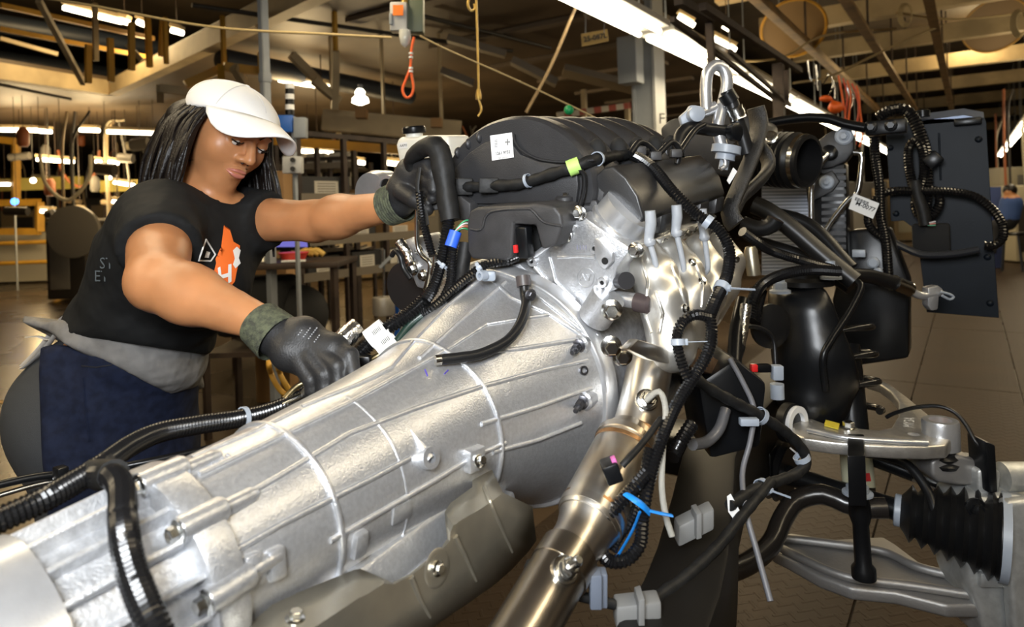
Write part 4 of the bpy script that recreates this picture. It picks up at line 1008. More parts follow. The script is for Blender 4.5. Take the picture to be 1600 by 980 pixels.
text('MY3A', atZ(1421, 660, ZU + .0006), atZ(1424, 640, ZU) - atZ(1418, 678, ZU), atZ(1405, 660, ZU) - atZ(1430, 660, ZU), .030, WHITE, UCA, 'ink_mark')
for a, b in ((1448, 657), (1428, 680)):
    mk('forge_dimple', lathe([(.012, .0012), (.008, .0004), (.0001, .0002)], atZ(a, b, ZU), UP0, 18, cap=False), ALU3, UCA, 60)
# lower control arm
ZL = .50
LCA = thing('lower_control_arm', 'grey cast lower control arm lying under the drive shaft', 'control arm', atZ(1370, 880, ZL - .03))
arm2 = [(1210, 838), (1235, 832), (1300, 842), (1380, 838), (1400, 850), (1440, 880), (1500, 902), (1560, 915), (1560, 945), (1480, 945), (1400, 925), (1330, 918), (1280, 900), (1230, 872), (1205, 860)]
mk('arm_casting', prism([atZ(a, b, ZL) for a, b in arm2], (0, 0, -.03), .008, 3), mat('grey_casting', (.30, .29, .28), .5, .7, bump=.3, bscale=120), LCA, 35)
for L in ([(1222, 858), (1290, 890), (1340, 905), (1420, 915), (1520, 930)], [(1215, 840), (1300, 850), (1380, 862), (1440, 888), (1540, 910)]):
    mk('arm_edge_rib', tube([atZ(a, b, ZL + .01) for a, b in L], .010, 10), mat('grey_casting', (.3, .29, .28)), LCA, 60)
# drive shaft with boots
ZD = .67
DS = thing('drive_shaft', 'black front drive shaft with pleated rubber boot', 'drive shaft', atD(1400, 795, 1.5))
dp0, dp1 = atD(1230, 742, 1.66), atD(1405, 798, 1.5)
mk('shaft', lathe([(.024, 0), (.024, (dp1 - dp0).length)], dp0, dp1 - dp0, 22), BLACKP, DS, 40)
dd = (atD(1500, 822, 1.44) - dp1)
pr = []
for k in range(7):
    r0 = .045 + .030 * k / 6
    pr += [(r0, .012 + k * .0235), (r0 + .016, .022 + k * .0235), (r0 + .002, .032 + k * .0235)]
mk('pleated_boot', lathe([(.03, 0)] + pr + [(.085, .178), (.085, .195)], dp1, dd, 36), RUBBER, DS, 25)
mk('boot_clamp', lathe([(.031, -.01), (.034, -.008), (.034, .012), (.031, .014)], dp1, dd, 28), CLIP, DS, 40)
mk('boot_clamp', lathe([(.087, .180), (.089, .180), (.089, .195), (.087, .195)], dp1, dd, 36, cap=False), CLIP, DS, 40)
pb = atD(1215, 735, 1.68)
mk('inner_boot', lathe(sum([[(.06, k * .018), (.072, k * .018 + .009)] for k in range(7)], []), pb - (dp1 - dp0).normalized() * .09, dp1 - dp0, 30), RUBBER, DS, 25)
# steering knuckle and caliper at the right edge
KN = thing('steering_knuckle', 'pale cast steering knuckle and hub carrier at the axle end', 'wheel hub', atD(1560, 960, 1.42))
kc = mat('pale_casting', (.52, .53, .52), .45, .7, bump=.35, bscale=160, var=.12, vscale=40)
kn = mk('hub_carrier', prism([atD(a, b, 1.40) for a, b in ((1516, 790), (1530, 778), (1600, 775), (1640, 800), (1640, 1010), (1540, 1010), (1532, 960), (1516, 920), (1510, 850))], FW * .12, .015, 3), kc, KN, 35)
mk('hub_face', prism([atD(a, b, 1.395) for a, b in ((1556, 775), (1640, 770), (1640, 1000), (1570, 1000), (1562, 900))], FW * -.03, .010, 3), kc, KN, 35)
mk('knuckle_arm', prism([atD(a, b, 1.44) for a, b in ((1455, 722), (1466, 716), (1500, 712), (1532, 720), (1536, 758), (1500, 760), (1466, 755), (1456, 744))], FW * .09, .008, 3), mat('grey_casting', (.3, .29, .28)), KN, 35)
mk('knuckle_bridge', prism([atD(a, b, 1.42) for a, b in ((1528, 735), (1552, 728), (1566, 740), (1562, 782), (1530, 785))], FW * .09, .008, 3), kc, KN, 35)
mk('caliper_pipe', lathe([(.03, 0), (.03, .10)], atD(1565, 745, 1.44), RT, 22), kc, KN, 40)
mk('dark_bracket', prism([atD(a, b, 1.40) for a, b in ((1540, 690), (1556, 696), (1560, 770), (1546, 772))], FW * .06, .004), BLACKP, KN, 35)
mk('brake_disc', lathe([(.13, 0), (.13, .012)], atD(1650, 790, 1.52), RT + FW * -.3, 40), STEEL, KN, 40)
mk('hub_barrel', lathe([(.06, -.12), (.06, .02), (.045, .03)], atD(1650, 790, 1.52), RT + FW * -.3, 30), kc, KN, 40)
for a, b in ((1523, 795), (1543, 862)):
    mk('hub_bolt', hexbolt(atD(a, b, 1.395), -FW, .014, .010), STEEL if b > 800 else BLACKP, KN, 30)
for a, b, w, h in ((1570, 830, .02, .03), (1532, 860, .05, .05), (1548, 905, .05, .03)):
    mk('cast_pad', box(atD(a, b, 1.395), (w, .016, h), (RT, FW, UP), .005), kc, KN, 35)
# wheel speed wire and brake hose
mk('wheel_speed_wire', tube(path([(1385, 652, 1.58), (1400, 645, 1.56), (1430, 637, 1.52), (1466, 635, 1.49), (1492, 645, 1.47), (1510, 665, 1.45), (1524, 690, 1.43), (1540, 705, 1.42)]), .0045, 8), RUBBER, None, 60, label='thin black sensor wire arching over the upper control arm', cat='wire')
bh_ = thing('brake_hose', 'black brake hose curving from strut to steering knuckle', 'hose', atD(1440, 770, 1.45))
mk('hose', tube(path([(1350, 708, 1.56), (1385, 714, 1.54), (1420, 728, 1.5), (1448, 765, 1.46), (1462, 800, 1.43), (1476, 832, 1.42)]), .010, 12), RUBBER, bh_, 60)
mk('hose_end', tube(path([(1474, 826, 1.415), (1486, 842, 1.41), (1498, 854, 1.40), (1520, 860, 1.39), (1532, 862, 1.385)]), .007, 10), STEEL, bh_, 60)
# tie rod
tr_ = thing('tie_rod', 'bare steel tie rod reaching to the steering knuckle', 'tie rod', atD(1460, 745, 1.55))
mk('rod', lathe([(.014, 0), (.014, .1), (.018, .11), (.018, .3)], atD(1330, 705, 1.66), atD(1520, 775, 1.5) - atD(1330, 705, 1.66), 16), STEEL, tr_, 40)
mk('rod_boot', lathe([(.018, 0), (.018, .12)], atD(1340, 708, 1.645), atD(1520, 775, 1.5) - atD(1330, 705, 1.66), 16), BLACKP, tr_, 40)
# stabilizer bar and link
SB = thing('stabilizer_bar', 'thick black stabilizer bar bent in a hump', 'stabilizer bar', atD(1250, 830, 1.45))
mk('bar', tube(path([(1120, 900, 1.30), (1170, 880, 1.36), (1205, 850, 1.42), (1222, 812, 1.46), (1245, 782, 1.48), (1285, 772, 1.47), (1320, 786, 1.45), (1350, 793, 1.43), (1384, 794, 1.42)]), .021, 18), mat('satin_black_bar', (.016, .014, .013), .25, .1), SB, 60)
mk('link_rod', lathe([(.020, 0), (.022, .04), (.016, .06), (.017, .14), (.024, .15), (.024, .17)], atD(1342, 775, 1.42), -UP0 + RT * .03, 20), BLACKP, SB, 40)
mk('link_washer', lathe([(.030, 0), (.030, .004), (.022, .006), (.022, .016), (.016, .018)], atD(1340, 772, 1.42), UP0, 22), CLIP, SB, 40)
mk('link_stud', lathe([(.008, 0), (.008, .05), (.006, .053)], atD(1340, 765, 1.42), UP0, 14), STEEL, SB, 40)
# chassis harness along the rail
CH = thing('chassis_harness', 'taped chassis harness with grey clips zigzagging along the frame', 'wiring harness', atD(1200, 700, 1.1))
mk('taped_run', tube(path([(1082, 588, 1.08), (1110, 608, 1.08), (1150, 630, 1.1), (1192, 652, 1.13), (1228, 676, 1.16), (1252, 700, 1.18), (1260, 722, 1.18), (1245, 740, 1.16), (1215, 752, 1.12), (1180, 765, 1.08), (1140, 790, 1.02)]), .0092, 10, rfun=lambda t, L: 1 + .08 * math.sin(L * 200)), TAPE, CH, 60)
mk('taped_run', tube(path([(1205, 752, 1.10), (1165, 800, 1.02), (1125, 850, .96), (1080, 895, .90), (1040, 925, .86), (1020, 940, .84)]), .0080, 10, rfun=lambda t, L: 1 + .06 * math.sin(L * 160)), TAPE, CH, 60)
for a, b in (((1180, 645, 1.125), (1196, 655, 1.135)), ((1250, 710, 1.18), (1256, 722, 1.18)), ((1196, 760, 1.1), (1186, 764, 1.09))):
    band(CH, atD(*a), atD(*b), .0125, .009, tail=.035, name='grey_clip')
mk('grey_wire', tube(path([(1140, 560, 1.14), (1162, 600, 1.13), (1178, 640, 1.12), (1172, 690, 1.1), (1160, 740, 1.08), (1166, 800, 1.03), (1182, 860, 1.0), (1204, 940, .96)]), .0045, 8), mat('grey_cable', (.12, .12, .13), .45), CH, 60)
mk('clip_block', box(atD(1170, 659, 1.1), (.03, .014, .012), (RT, FW, UP), .002), CLIP, CH, 30)
for a, b, d, ex in ((1084, 818, .95, (.055, .03, .03)), (995, 952, .82, (.06, .03, .028))):
    c1 = mk('grey_connector', box(atD(a, b, d), ex, (RT * .9 + UP * (.45 if a > 1000 else .1), FW, UP), .004), mat('grey_connector', (.17, .17, .165), .45), CH, 30)
    mk('connector_rib', box(atD(a + 4, b - 3, d - .012), (.008, .03, .034), (RT * .9 + UP * .3, FW, UP), .001), mat('grey_connector', (.3, .3, .29)), c1, 30)
mk('sensor_cable', tube(path([(830, 880, .80), (826, 895, .79), (850, 915, .79), (900, 930, .80), (960, 945, .81)]), .006, 8), TAPE, CH, 60)
mk('sensor_cable', tube(path([(832, 878, .80), (860, 872, .8), (890, 880, .8), (905, 900, .81)]), .005, 8), RUBBER, CH, 60)
mk('slim_connector', box(atD(930, 920, .80), (.014, .02, .04), (RT, FW, UP), .002), mat('slate_plastic', (.12, .14, .18), .4), CH, 30)
mk('slim_connector', box(atD(940, 918, .81), (.012, .02, .04), (RT, FW, UP), .002), mat('slate_plastic', (.12, .14, .18)), CH, 30)
mk('red_pip', box(atD(934, 906, .80), (.007, .01, .008), (RT, FW, UP), .001), mat('red_plastic', (.7, .02, .02)), CH, 30)
mk('stub_loom', tube(path([(1050, 715, .98), (1062, 692, 1.0), (1082, 662, 1.02)]), .011, 12, corr=.2, pitch=.006), LOOM, CH, 25)
mk('abs_lead', tube(path([(1160, 540, 1.4), (1166, 512, 1.42), (1190, 514, 1.44), (1208, 530, 1.45), (1212, 570, 1.44)]), .005, 8), RUBBER, CH, 60)
mk('abs_plug', box(atD(1188, 575, 1.4), (.04, .02, .016), (RT, FW, UP), .003), BLACKP, CH, 30)
mk('red_lock', box(atD(1178, 575, 1.385), (.012, .012, .014), (RT, FW, UP), .001), mat('red_plastic', (.7, .02, .02)), CH, 30)
mk('banjo_block', merge(box(atD(1214, 582, 1.4), (.022, .02, .03), (RT, FW, UP), .003), lathe([(.014, 0), (.014, .03)], atD(1214, 600, 1.4), -UP0, 14)), CLIP, CH, 30)
mk('curved_pipe', tube(path([(1082, 695, 1.06), (1105, 690, 1.1), (1124, 670, 1.12), (1134, 640, 1.14)]), .009, 12), mat('grey_pipe', (.2, .2, .21), .35, .6), CH, 60)
mk('paper_flag', prism([atD(a, b, 1.02) for a, b in ((1136, 776), (1142, 772), (1160, 806), (1156, 826), (1138, 800))], FW * .001), WHITE, CH, 0)
# ================================================================== PERSON
SKIN = mat('warm_brown_skin', (.43, .190, .080), .42, 0, bump=.06, bscale=500, var=.10, vscale=14, spec=.45)
SKIN.node_tree.nodes['Principled BSDF'].inputs['Subsurface Weight'].default_value = .12
SKIN.node_tree.nodes['Principled BSDF'].inputs['Subsurface Radius'].default_value = (.012, .005, .003)
LIPS = mat('lip_skin', (.40, .14, .10), .3)
SHIRT = mat('black_cotton', (.009, .0095, .010), .75, 0, spec=.2, bump=.7, bscale=13, bdist=.02, var=.15, vscale=20)
NAVY = mat('navy_denim', (.008, .012, .030), .8, 0, spec=.2, bump=.6, bscale=12, bdist=.02, var=.25, vscale=60)
GREYC = mat('grey_twill', (.17, .165, .16), .85, 0, spec=.2, bump=.8, bscale=16, bdist=.02, var=.15, vscale=30)
LEG = mat('slate_leggings', (.036, .040, .046), .7, 0, bump=.2, bscale=700)
GLOVE = mat('black_nitrile_glove', (.014, .014, .015), .5, 0, bump=.25, bscale=350)
CAPM = mat('white_cotton_cap', (.80, .79, .77), .7, 0, bump=.15, bscale=700)
HAIR = mat('dark_brown_hair', (.007, .0045, .0035), .40, 0, spec=.32, bump=.5, bscale=260)
CUFFM = mat('grey_green_knit', (.085, .095, .055), .85, 0, bump=.8, bscale=450, col2=(.035, .038, .026), vscale=120)
J = {k: atD(*v) for k, v in dict(pel=(160, 640, 1.52), wst=(208, 545, 1.48), chest=(275, 410, 1.44), neck=(314, 330, 1.44), rsh=(252, 345, 1.31), lsh=(372, 342, 1.50),
     rel=(246, 440, 1.12), rwr=(408, 505, 1.03), lel=(492, 346, 1.41), lwr=(612, 322, 1.27)).items()}
PER = thing('person', 'person in white cap and black t-shirt leaning over the transmission', 'person', (J['pel'].x, J['pel'].y, 0))
A = lambda v: np.array(tuple(v))
# head frame
hf = (RT * .76 - FW * .52 - UP * .40).normalized()
hu = (UP * .90 + RT * .38); hu = (hu - hf * hu.dot(hf)).normalized()
hs = hf.cross(hu)            # the person's right, towards the camera
HC = atD(392, 224, 1.385) - hf * .088
def h(x, y, z): return HC + hs * x + hf * y + hu * z
eyeR, eyeL = h(.031, .082, .0), h(-.031, .082, .0)
def head_fn(P):
    d = sd_ell(P, h(0, -.014, .026), (.077, .096, .066), (hs, hf, hu))
    d = smin(d, sd_ell(P, h(0, .020, -.034), (.063, .070, .080), (hs, hf, hu)), .03)
    d = smin(d, sd_ell(P, h(0, .056, -.100), (.026, .022, .018), (hs, hf, hu)), .035)
    for sgn in (1, -1):
        d = smin(d, sd_ell(P, h(.040 * sgn, .050, -.030), (.024, .026, .024), (hs, hf, hu)), .025)
        d = smax(d, -sd_ell(P, h(.031 * sgn, .104, .002), (.018, .016, .011), (hs, hf, hu)), .012)
        d = smin(d, sd_ell(P, h(.031 * sgn, .081, .000), (.0145, .012, .0115), (hs, hf, hu)), .004)
        d = smin(d, sd_cap(P, h(.014 * sgn, .088, .018), h(.046 * sgn, .078, .019), .008, .006), .012)
        d = smin(d, sd_ell(P, h(.012 * sgn, .094, -.036), (.0085, .010, .0075), (hs, hf, hu)), .006)
        d = smin(d, sd_ell(P, h(.078 * sgn, -.012, -.005), (.008, .020, .030), (hs, hf, hu)), .006)
    d = smin(d, sd_cap(P, h(0, .088, .010), h(0, .110, -.031), .007, .0105), .010)
    d = smin(d, sd_ell(P, h(0, .090, -.060), (.024, .010, .006), (hs, hf, hu)), .006)
    d = smin(d, sd_ell(P, h(0, .087, -.072), (.020, .011, .0075), (hs, hf, hu)), .006)
    d = smax(d, -sd_cap(P, h(-.02, .101, -.0655), h(.02, .101, -.0655), .0022), .003)
    return d
def body_fn(P):
    d = head_fn(P)
    d = smin(d, sd_cap(P, h(0, -.050, -.055), J['neck'], .046, .056), .012)
    d = smin(d, sd_cap(P, J['neck'], J['chest'], .065, .115), .05)
    return d
def torso_fn(P, o=0.0):
    d = sd_cap(P, J['chest'], J['wst'], .135 + o, .125 + o)
    d = smin(d, sd_cap(P, J['wst'], J['pel'], .118 + o, .150 + o), .06)
    d = smin(d, sd_cap(P, J['rsh'] + (J['chest'] - J['rsh']) * .25, J['lsh'] + (J['chest'] - J['lsh']) * .25, .085 + o, .08 + o), .07)
    d = smin(d, sd_cap(P, J['neck'] + (J['chest'] - J['neck']) * .35, J['chest'], .07 + o, .13 + o), .05)
    bust = J['chest'] + RT * .085 - FW * .055 - UP * .035
    d = smin(d, sd_ell(P, bust, (.075 + o, .075 + o, .07 + o)), .05)
    return d
def arms_fn(P, o=0.0):
    d = sd_cap(P, J['rsh'], J['rel'], .060 + o, .047 + o)
    d = smin(d, sd_cap(P, J['rel'], J['rel'] + (J['rwr'] - J['rel']) * .35, .046 + o, .046 + o), .02)
    d = smin(d, sd_cap(P, J['rel'] + (J['rwr'] - J['rel']) * .3, J['rwr'], .046 + o, .0275 + o), .02)
    e = sd_cap(P, J['lsh'], J['lel'], .052 + o, .041 + o)
    e = smin(e, sd_cap(P, J['lel'], J['lel'] + (J['lwr'] - J['lel']) * .35, .041 + o, .042 + o), .02)
    e = smin(e, sd_cap(P, J['lel'] + (J['lwr'] - J['lel']) * .3, J['lwr'], .042 + o, .027 + o), .02)
    return np.minimum(d, e)
hipR, hipL = J['pel'] - FW * .08 - UP * .05, J['pel'] + FW * .08 - UP * .05
back = -RT * .03
knR, knL = Vector((hipR.x, hipR.y, .50)) + RT * .02, Vector((hipL.x, hipL.y, .50)) + RT * .08
anR, anL = Vector((knR.x, knR.y, .09)) - RT * .06, Vector((knL.x, knL.y, .09)) - RT * .03
def legs_fn(P, o=0.0):
    d = sd_ell(P, J['pel'] - RT * .02, (.150 + o, .160 + o, .145 + o), (RT0, FW, UP0))
    for a, k, n_ in ((hipR, knR, anR), (hipL, knL, anL)):
        d = smin(d, sd_cap(P, a, k, .095 + o, .062 + o), .05)
        d = smin(d, sd_cap(P, k, k + (n_ - k) * .4, .06 + o, .057 + o), .03)
        d = smin(d, sd_cap(P, k + (n_ - k) * .35, n_, .057 + o, .038 + o), .03)
    return d
def full_fn(P):
    d = body_fn(P)
    d = smin(d, torso_fn(P, -.012), .03)
    d = smin(d, arms_fn(P), .03)
    d = smin(d, legs_fn(P, -.010), .03)
    for n_ in (anR, anL):
        d = smin(d, sd_cap(P, n_ - UP0 * .04, n_ - UP0 * .05 + RT * .14, .035, .03), .02)
    for w in (J['rwr'], J['lwr']):
        pass
    return d
allj = np.array([tuple(v) for v in list(J.values()) + [anR, anL, HC, knR, knL]])
lo, hi = allj.min(0) - .20, allj.max(0) + .20
lo[2] = 0.0
BODY = mk('body', surf(full_fn, lo, hi, .011), SKIN, PER, 180)
# a fine mesh for the head replaces the coarse one: the body's head region is rebuilt at higher resolution and stitched in one surface
me = BODY.data
bm = bmesh.new(); bm.from_mesh(me)
base = ROOTLOC[PER.name]
cutp, cutn = h(0, -.02, -.085), (hu * .9 - hf * .35).normalized()
kill = [v for v in bm.verts if (v.co + base - cutp).dot(cutn) > 0 and ((v.co + base) - HC).length < .24]
bmesh.ops.delete(bm, geom=kill, context='VERTS')
hv, hfc = surf(lambda P: smin(smin(body_fn(P), torso_fn(P, -.012), .03), arms_fn(P), .03), A(HC) - .19, A(HC) + .19, .0042)
vs = [bm.verts.new(v - base) for v in hv]
keep = [(v - cutp).dot(cutn) > -.012 and (v - HC).length < .185 for v in hv]
for q in hfc:
    if all(keep[i] for i in q):
        try: bm.faces.new([vs[i] for i in q])
        except ValueError: pass
for v in [v for v in vs if not v.link_faces]: bm.verts.remove(v)
for f in bm.faces: f.smooth = True
bm.to_mesh(me); bm.free(); me.update()
BB = bvh(BODY)
# eyes, lashes, brows, mouth
for sgn in (1, -1):
    ey = mk('eye', sphere(h(.031 * sgn, .0842, -.0058), .0088, 16, 10), mat('eye_white', (.55, .5, .46), .15), PER, 60)
    mk('iris', sphere(h(.031 * sgn - .002, .0892, -.0080), .0050, 12, 8), mat('dark_iris', (.015, .008, .005), .08), ey, 60)
    lash = [h(.031 * sgn + x * .0145, .0955 - abs(x) ** 2 * .0075, -.0040 - (1 - x * x) * .0025) for x in np.linspace(-1, 1, 9)]
    lash = [q + hf * .0006 for q in lash]
    mk('eyelashes', tube(lash, .0014, 6), HAIR, PER, 60)
    br = []
    for x in np.linspace(.010, .050, 9):
        p, n, i, d = BB.ray_cast(h(x * sgn, .2, .024 - 22 * (x - .032) ** 2), -hf)
        if p: br.append(p + n * .0008)
    if len(br) > 2: mk('eyebrow', tube([tuple(p) + (.0034 - .0024 * i / len(br),) for i, p in enumerate(br)], .003, 6, flat=.5), HAIR, PER, 60)
up_l, lo_l = [], []
for x in np.linspace(-.0225, .0225, 11):
    for L, z, hh in ((up_l, -.0612, .004), (lo_l, -.0715, .0)):
        zz = z + (-.004 * (abs(x) / .0225) ** 2 if z > -.065 else .005 * (abs(x) / .0225) ** 2)
        p, n, i, d = BB.ray_cast(h(x, .2, zz), -hf)
        if p: L.append(tuple(p - hf * .0015) + ((.0042 if z > -.065 else .0055) * (1.02 - (abs(x) / .0225) ** 2 * .85),))
for L in (up_l, lo_l):
    if len(L) > 3: mk('lip', tube(L, .004, 10), LIPS, PER, 60)
for sgn in (1, -1):
    mk('nostril', sphere(h(.0075 * sgn, .1005, -.0425), .0028, 8, 6, sc=(1.2, 1, .7)), mat('nostril_dark', (.03, .012, .008), .8), PER, 60)

# ------------------------------------------------------------------ cap
def cap_fn(P):
    d = sd_ell(P, h(0, .000, .030), (.090, .110, .068), (hs, hf, hu))
    d = smax(d, -sd_plane(P, h(0, .03, .030), (hu * .92 - hf * .30).normalized()), .004)
    return d
CAP = mk('cap', surf(cap_fn, A(HC) - .18, A(HC) + .17, .0045), CAPM, PER, 180)
rings = []
for i in range(33):
    a = math.radians(-72 + 144 * i / 32)
    ca, sa = math.cos(a), math.sin(a)
    base_p = (sa * .090, -.001 + ca * .110, .032 + .30 * (ca * .110 - .035))
    L = .074 * max(0, (ca - .30) / .70) ** .45
    row = []
    for t in np.linspace(0, 1, 7):
        x = base_p[0] * (1 + .02 * t); y = base_p[1] + L * t
        z = base_p[2] - (L * t) * (.02 + .85 * (x / .086) ** 2) - .10 * L * t * t
        row.append(h(x, y, z))
    rings.append(row)
vis = mk('visor', loft(rings, closed=False), CAPM, CAP, 180)
md = vis.modifiers.new('thick', 'SOLIDIFY'); md.thickness = .0035
edge = [r[0] + hu * .002 for r in rings]
mk('visor_seam', tube(edge, .0016, 6), mat('cap_thread', (.62, .61, .6), .8), CAP, 60)
mk('cap_button', sphere(h(0, .000, .0975), .006, 12, 8, ax=(hs, hf, hu), sc=(1, 1, .6)), CAPM, CAP, 60)
BC = bvh(CAP)
for ang in (0, 60, 120):
    pts = []
    for t in np.linspace(-88, 88, 26):
        dv = hu * math.cos(math.radians(t)) + (hf * math.cos(math.radians(ang)) + hs * math.sin(math.radians(ang))) * math.sin(math.radians(t))
        p, n, i, d = BC.ray_cast(h(0, 0, .03) + dv * .3, -dv)
        if p and (p - h(0, .03, .030)).dot(hu * .92 - hf * .30) > .006: pts.append(p)
    if len(pts) > 3: mk('panel_seam', tube(pts, .0011, 5), mat('cap_thread', (.62, .61, .6)), CAP, 60)

# ------------------------------------------------------------------ hair: a mass of locks under the cap
rnd = random.Random(3)
hair_v = []
def lock(p0, p1, p2, p3, r0):
    return tube([tuple(p0) + (r0 * .7,), tuple(p1) + (r0,), tuple(p2) + (r0 * .9,), tuple(p3) + (r0 * .35,)], r0, 6, step=.012)
for i in range(330):
    a = math.radians(rnd.uniform(66, 305))            # around the head, leaving the face free
    x, y = math.sin(a) * .083, -.012 + math.cos(a) * .100
    root = h(x * .97, y * .97, .030 + .30 * (y - .03) + rnd.uniform(-.004, .006))
    side = 1 if x > 0 else -1
    out = (hs * math.sin(a) + hf * math.cos(a))
    drop = rnd.uniform(.17, .27) * (1 if math.cos(a) < .3 else .85)
    bk = -RT * .045 if x > 0 else RT * .005
    g = -UP0
    p1 = root + out * rnd.uniform(.010, .024) - hu * .05
    p2 = p1 + g * drop * .45 + out * rnd.uniform(-.004, .016) + bk * .6
    p3 = p1 + g * drop * .85 + out * rnd.uniform(-.012, .012) + bk * rnd.uniform(.8, 1.5)
    hair_v.append(lock(root, p1, p2, p3, rnd.uniform(.0035, .008)))
def hair_fn(P):
    d = sd_ell(P, h(0, -.022, -.012), (.084, .078, .070), (hs, hf, hu))
    d = smin(d, sd_cap(P, h(.056, -.060, -.02), h(.058, -.080, -.02) - UP0 * .13 - RT * .055, .038, .024), .03)
    d = smin(d, sd_cap(P, h(0, -.060, -.045), h(0, -.070, -.05) - UP0 * .15 - RT * .03, .040, .030), .03)
    d = smin(d, sd_cap(P, h(-.066, -.01, -.03), h(-.075, .02, -.05) - UP0 * .12, .028, .020), .02)
    d = smax(d, sd_plane(P, h(0, -.008, 0), hf + hs * .25), .01)
    return d
hm = surf(hair_fn, A(HC) - .32, A(HC) + .2, .0075)
HR = mk('hair', merge(hm, *hair_v), HAIR, PER, 60)
HR['kind'] = 'stuff'

# ------------------------------------------------------------------ clothes
def cutplane(a, b, side):
    """plane through two photo points seen from the camera's place, as a garment hem; side = a pixel on the kept side"""
    n = ray(*a).cross(ray(*b)).normalized()
    if n.dot(ray(*side)) > 0: n = -n
    return CAM, n
armd = (J['rel'] - J['rsh']).normalized()
def shirt_fn(P):
    fold = .004 * np.sin((P @ A(UP0 + RT * .6)) * 70 + 3 * np.sin(P @ A(FW) * 20)) * np.clip(1.2 - 6 * np.abs((P - A(J['wst'])) @ A(UP0)), 0, 1)
    t = torso_fn(P, .012) + fold
    sl = sd_cap(P, J['rsh'], J['rsh'] + armd * .135, .076, .070)
    l2 = (J['lel'] - J['lsh']).normalized()
    s2 = sd_cap(P, J['lsh'], J['lsh'] + l2 * .085, .070, .064)
    sl = smax(sl, sd_plane(P, J['rsh'] + armd * .120, armd), .004)
    s2 = smax(s2, sd_plane(P, J['lsh'] + l2 * .095, l2), .004)
    t = smin(t, sl, .03); t = smin(t, s2, .03)
    t = smax(t, sd_plane(P, *cutplane((100, 522), (306, 552), (200, 450))), .004)
    t = smax(t, -sd_cap(P, J['neck'] + (J['neck'] - J['chest']).normalized() * .0, h(0, .02, -.1), .070, .075), .006)
    return t
SHR = mk('shirt', surf(shirt_fn, allj.min(0) - .2, allj.max(0) + .2, .009), SHIRT, PER, 180)
def legg_fn(P):
    d = legs_fn(P, .004)
    d = smin(d, sd_cap(P, J['wst'], J['pel'], .125, .168), .05)
    d = smax(d, sd_plane(P, J['wst'] + (J['pel'] - J['wst']) * .25, (J['wst'] - J['pel'])), .005)
    return smax(d, -sd_plane(P, (0, 0, .10), (0, 0, 1)), .004)
LGS = mk('leggings', surf(legg_fn, lo, (hi[0], hi[1], J['chest'].z), .011), LEG, PER, 180)
def apron_fn(P):
    d = np.minimum(legs_fn(P, .020), sd_cap(P, J['wst'], J['pel'], .140, .186))
    a = sd_ell(P, J['pel'] - UP0 * .05, (.195, .205, .36), (RT0, FW, UP0))
    d = smin(d, a, .03)
    d = smax(d, sd_plane(P, *cutplane((60, 470), (70, 760), (160, 640))), .004)
    d = smax(d, sd_plane(P, *cutplane((72, 540), (310, 560), (160, 700))), .004)
    d = d + .0035 * np.sin(P @ A(RT) * 55 + 2 * np.sin(P @ A(UP0) * 14))
    return smax(d, -sd_plane(P, (0, 0, .56), (0, 0, 1)), .004)
APR = mk('apron', surf(apron_fn, lo, (hi[0], hi[1], J['chest'].z), .010), NAVY, PER, 180)
def flap_fn(P):
    d = np.minimum(legs_fn(P, .030), sd_cap(P, J['wst'], J['pel'], .152, .198))
    d = smin(d, sd_ell(P, J['pel'] - UP0 * .05, (.204, .214, .36), (RT0, FW, UP0)), .03)
    d = smax(d, sd_plane(P, *cutplane((96, 532), (262, 618), (270, 560))), .003)
    d = smax(d, sd_plane(P, *cutplane((258, 622), (312, 606), (240, 560))), .003)
    d = smax(d, sd_plane(P, *cutplane((90, 502), (306, 524), (230, 590))), .003)
    d = d + .004 * np.sin(P @ A(RT + UP0 * .8) * 60)
    return d
mk('apron_bib', surf(flap_fn, A(J['pel']) - .35, A(J['pel']) + .35, .009), GREYC, PER, 180, label='grey folded-down apron bib')
BA = bvh(APR)
p = hits(BA, [(128, 572), (150, 574), (175, 570)], .001, 4)
if len(p) > 2: mk('pocket_stitch', tube(p, .0015, 5), mat('dark_thread', (.005, .006, .012), .8), APR, 60)
p = hits(BA, [(130, 590), (133, 640), (140, 690)], .0, 5)
if len(p) > 2: mk('apron_seam', tube(p, .0025, 5), NAVY, APR, 60)
tie = mat('white_cotton_tie', (.66, .62, .56), .8)
mk('apron_tie', tube(path([(118, 484, 1.42), (100, 496, 1.43), (85, 515, 1.44), (62, 545, 1.44), (36, 572, 1.44)]), .010, 8, flat=.2), tie, PER, 60)
mk('apron_tie', tube(path([(104, 508, 1.41), (80, 530, 1.42), (60, 526, 1.43), (42, 527, 1.44)]), .006, 8, flat=.25), tie, PER, 60)
mk('apron_tie', tube(path([(100, 505, 1.41), (70, 545, 1.42), (48, 566, 1.43), (34, 576, 1.43)]), .009, 8, flat=.2), tie, PER, 60)
# shoes
for n_ in (anR, anL):
    mk('shoe', surf(lambda P: smax(smin(sd_cap(P, n_ - UP0 * .02, n_ - UP0 * .05, .052, .05), sd_cap(P, n_ - UP0 * .045 - RT * .03, n_ - UP0 * .05 + RT * .16, .048, .042), .03), -sd_plane(P, (0, 0, .003), (0, 0, 1)), .004), A(n_) - .26, A(n_) + .26, .010), RUBBER, PER, 180)
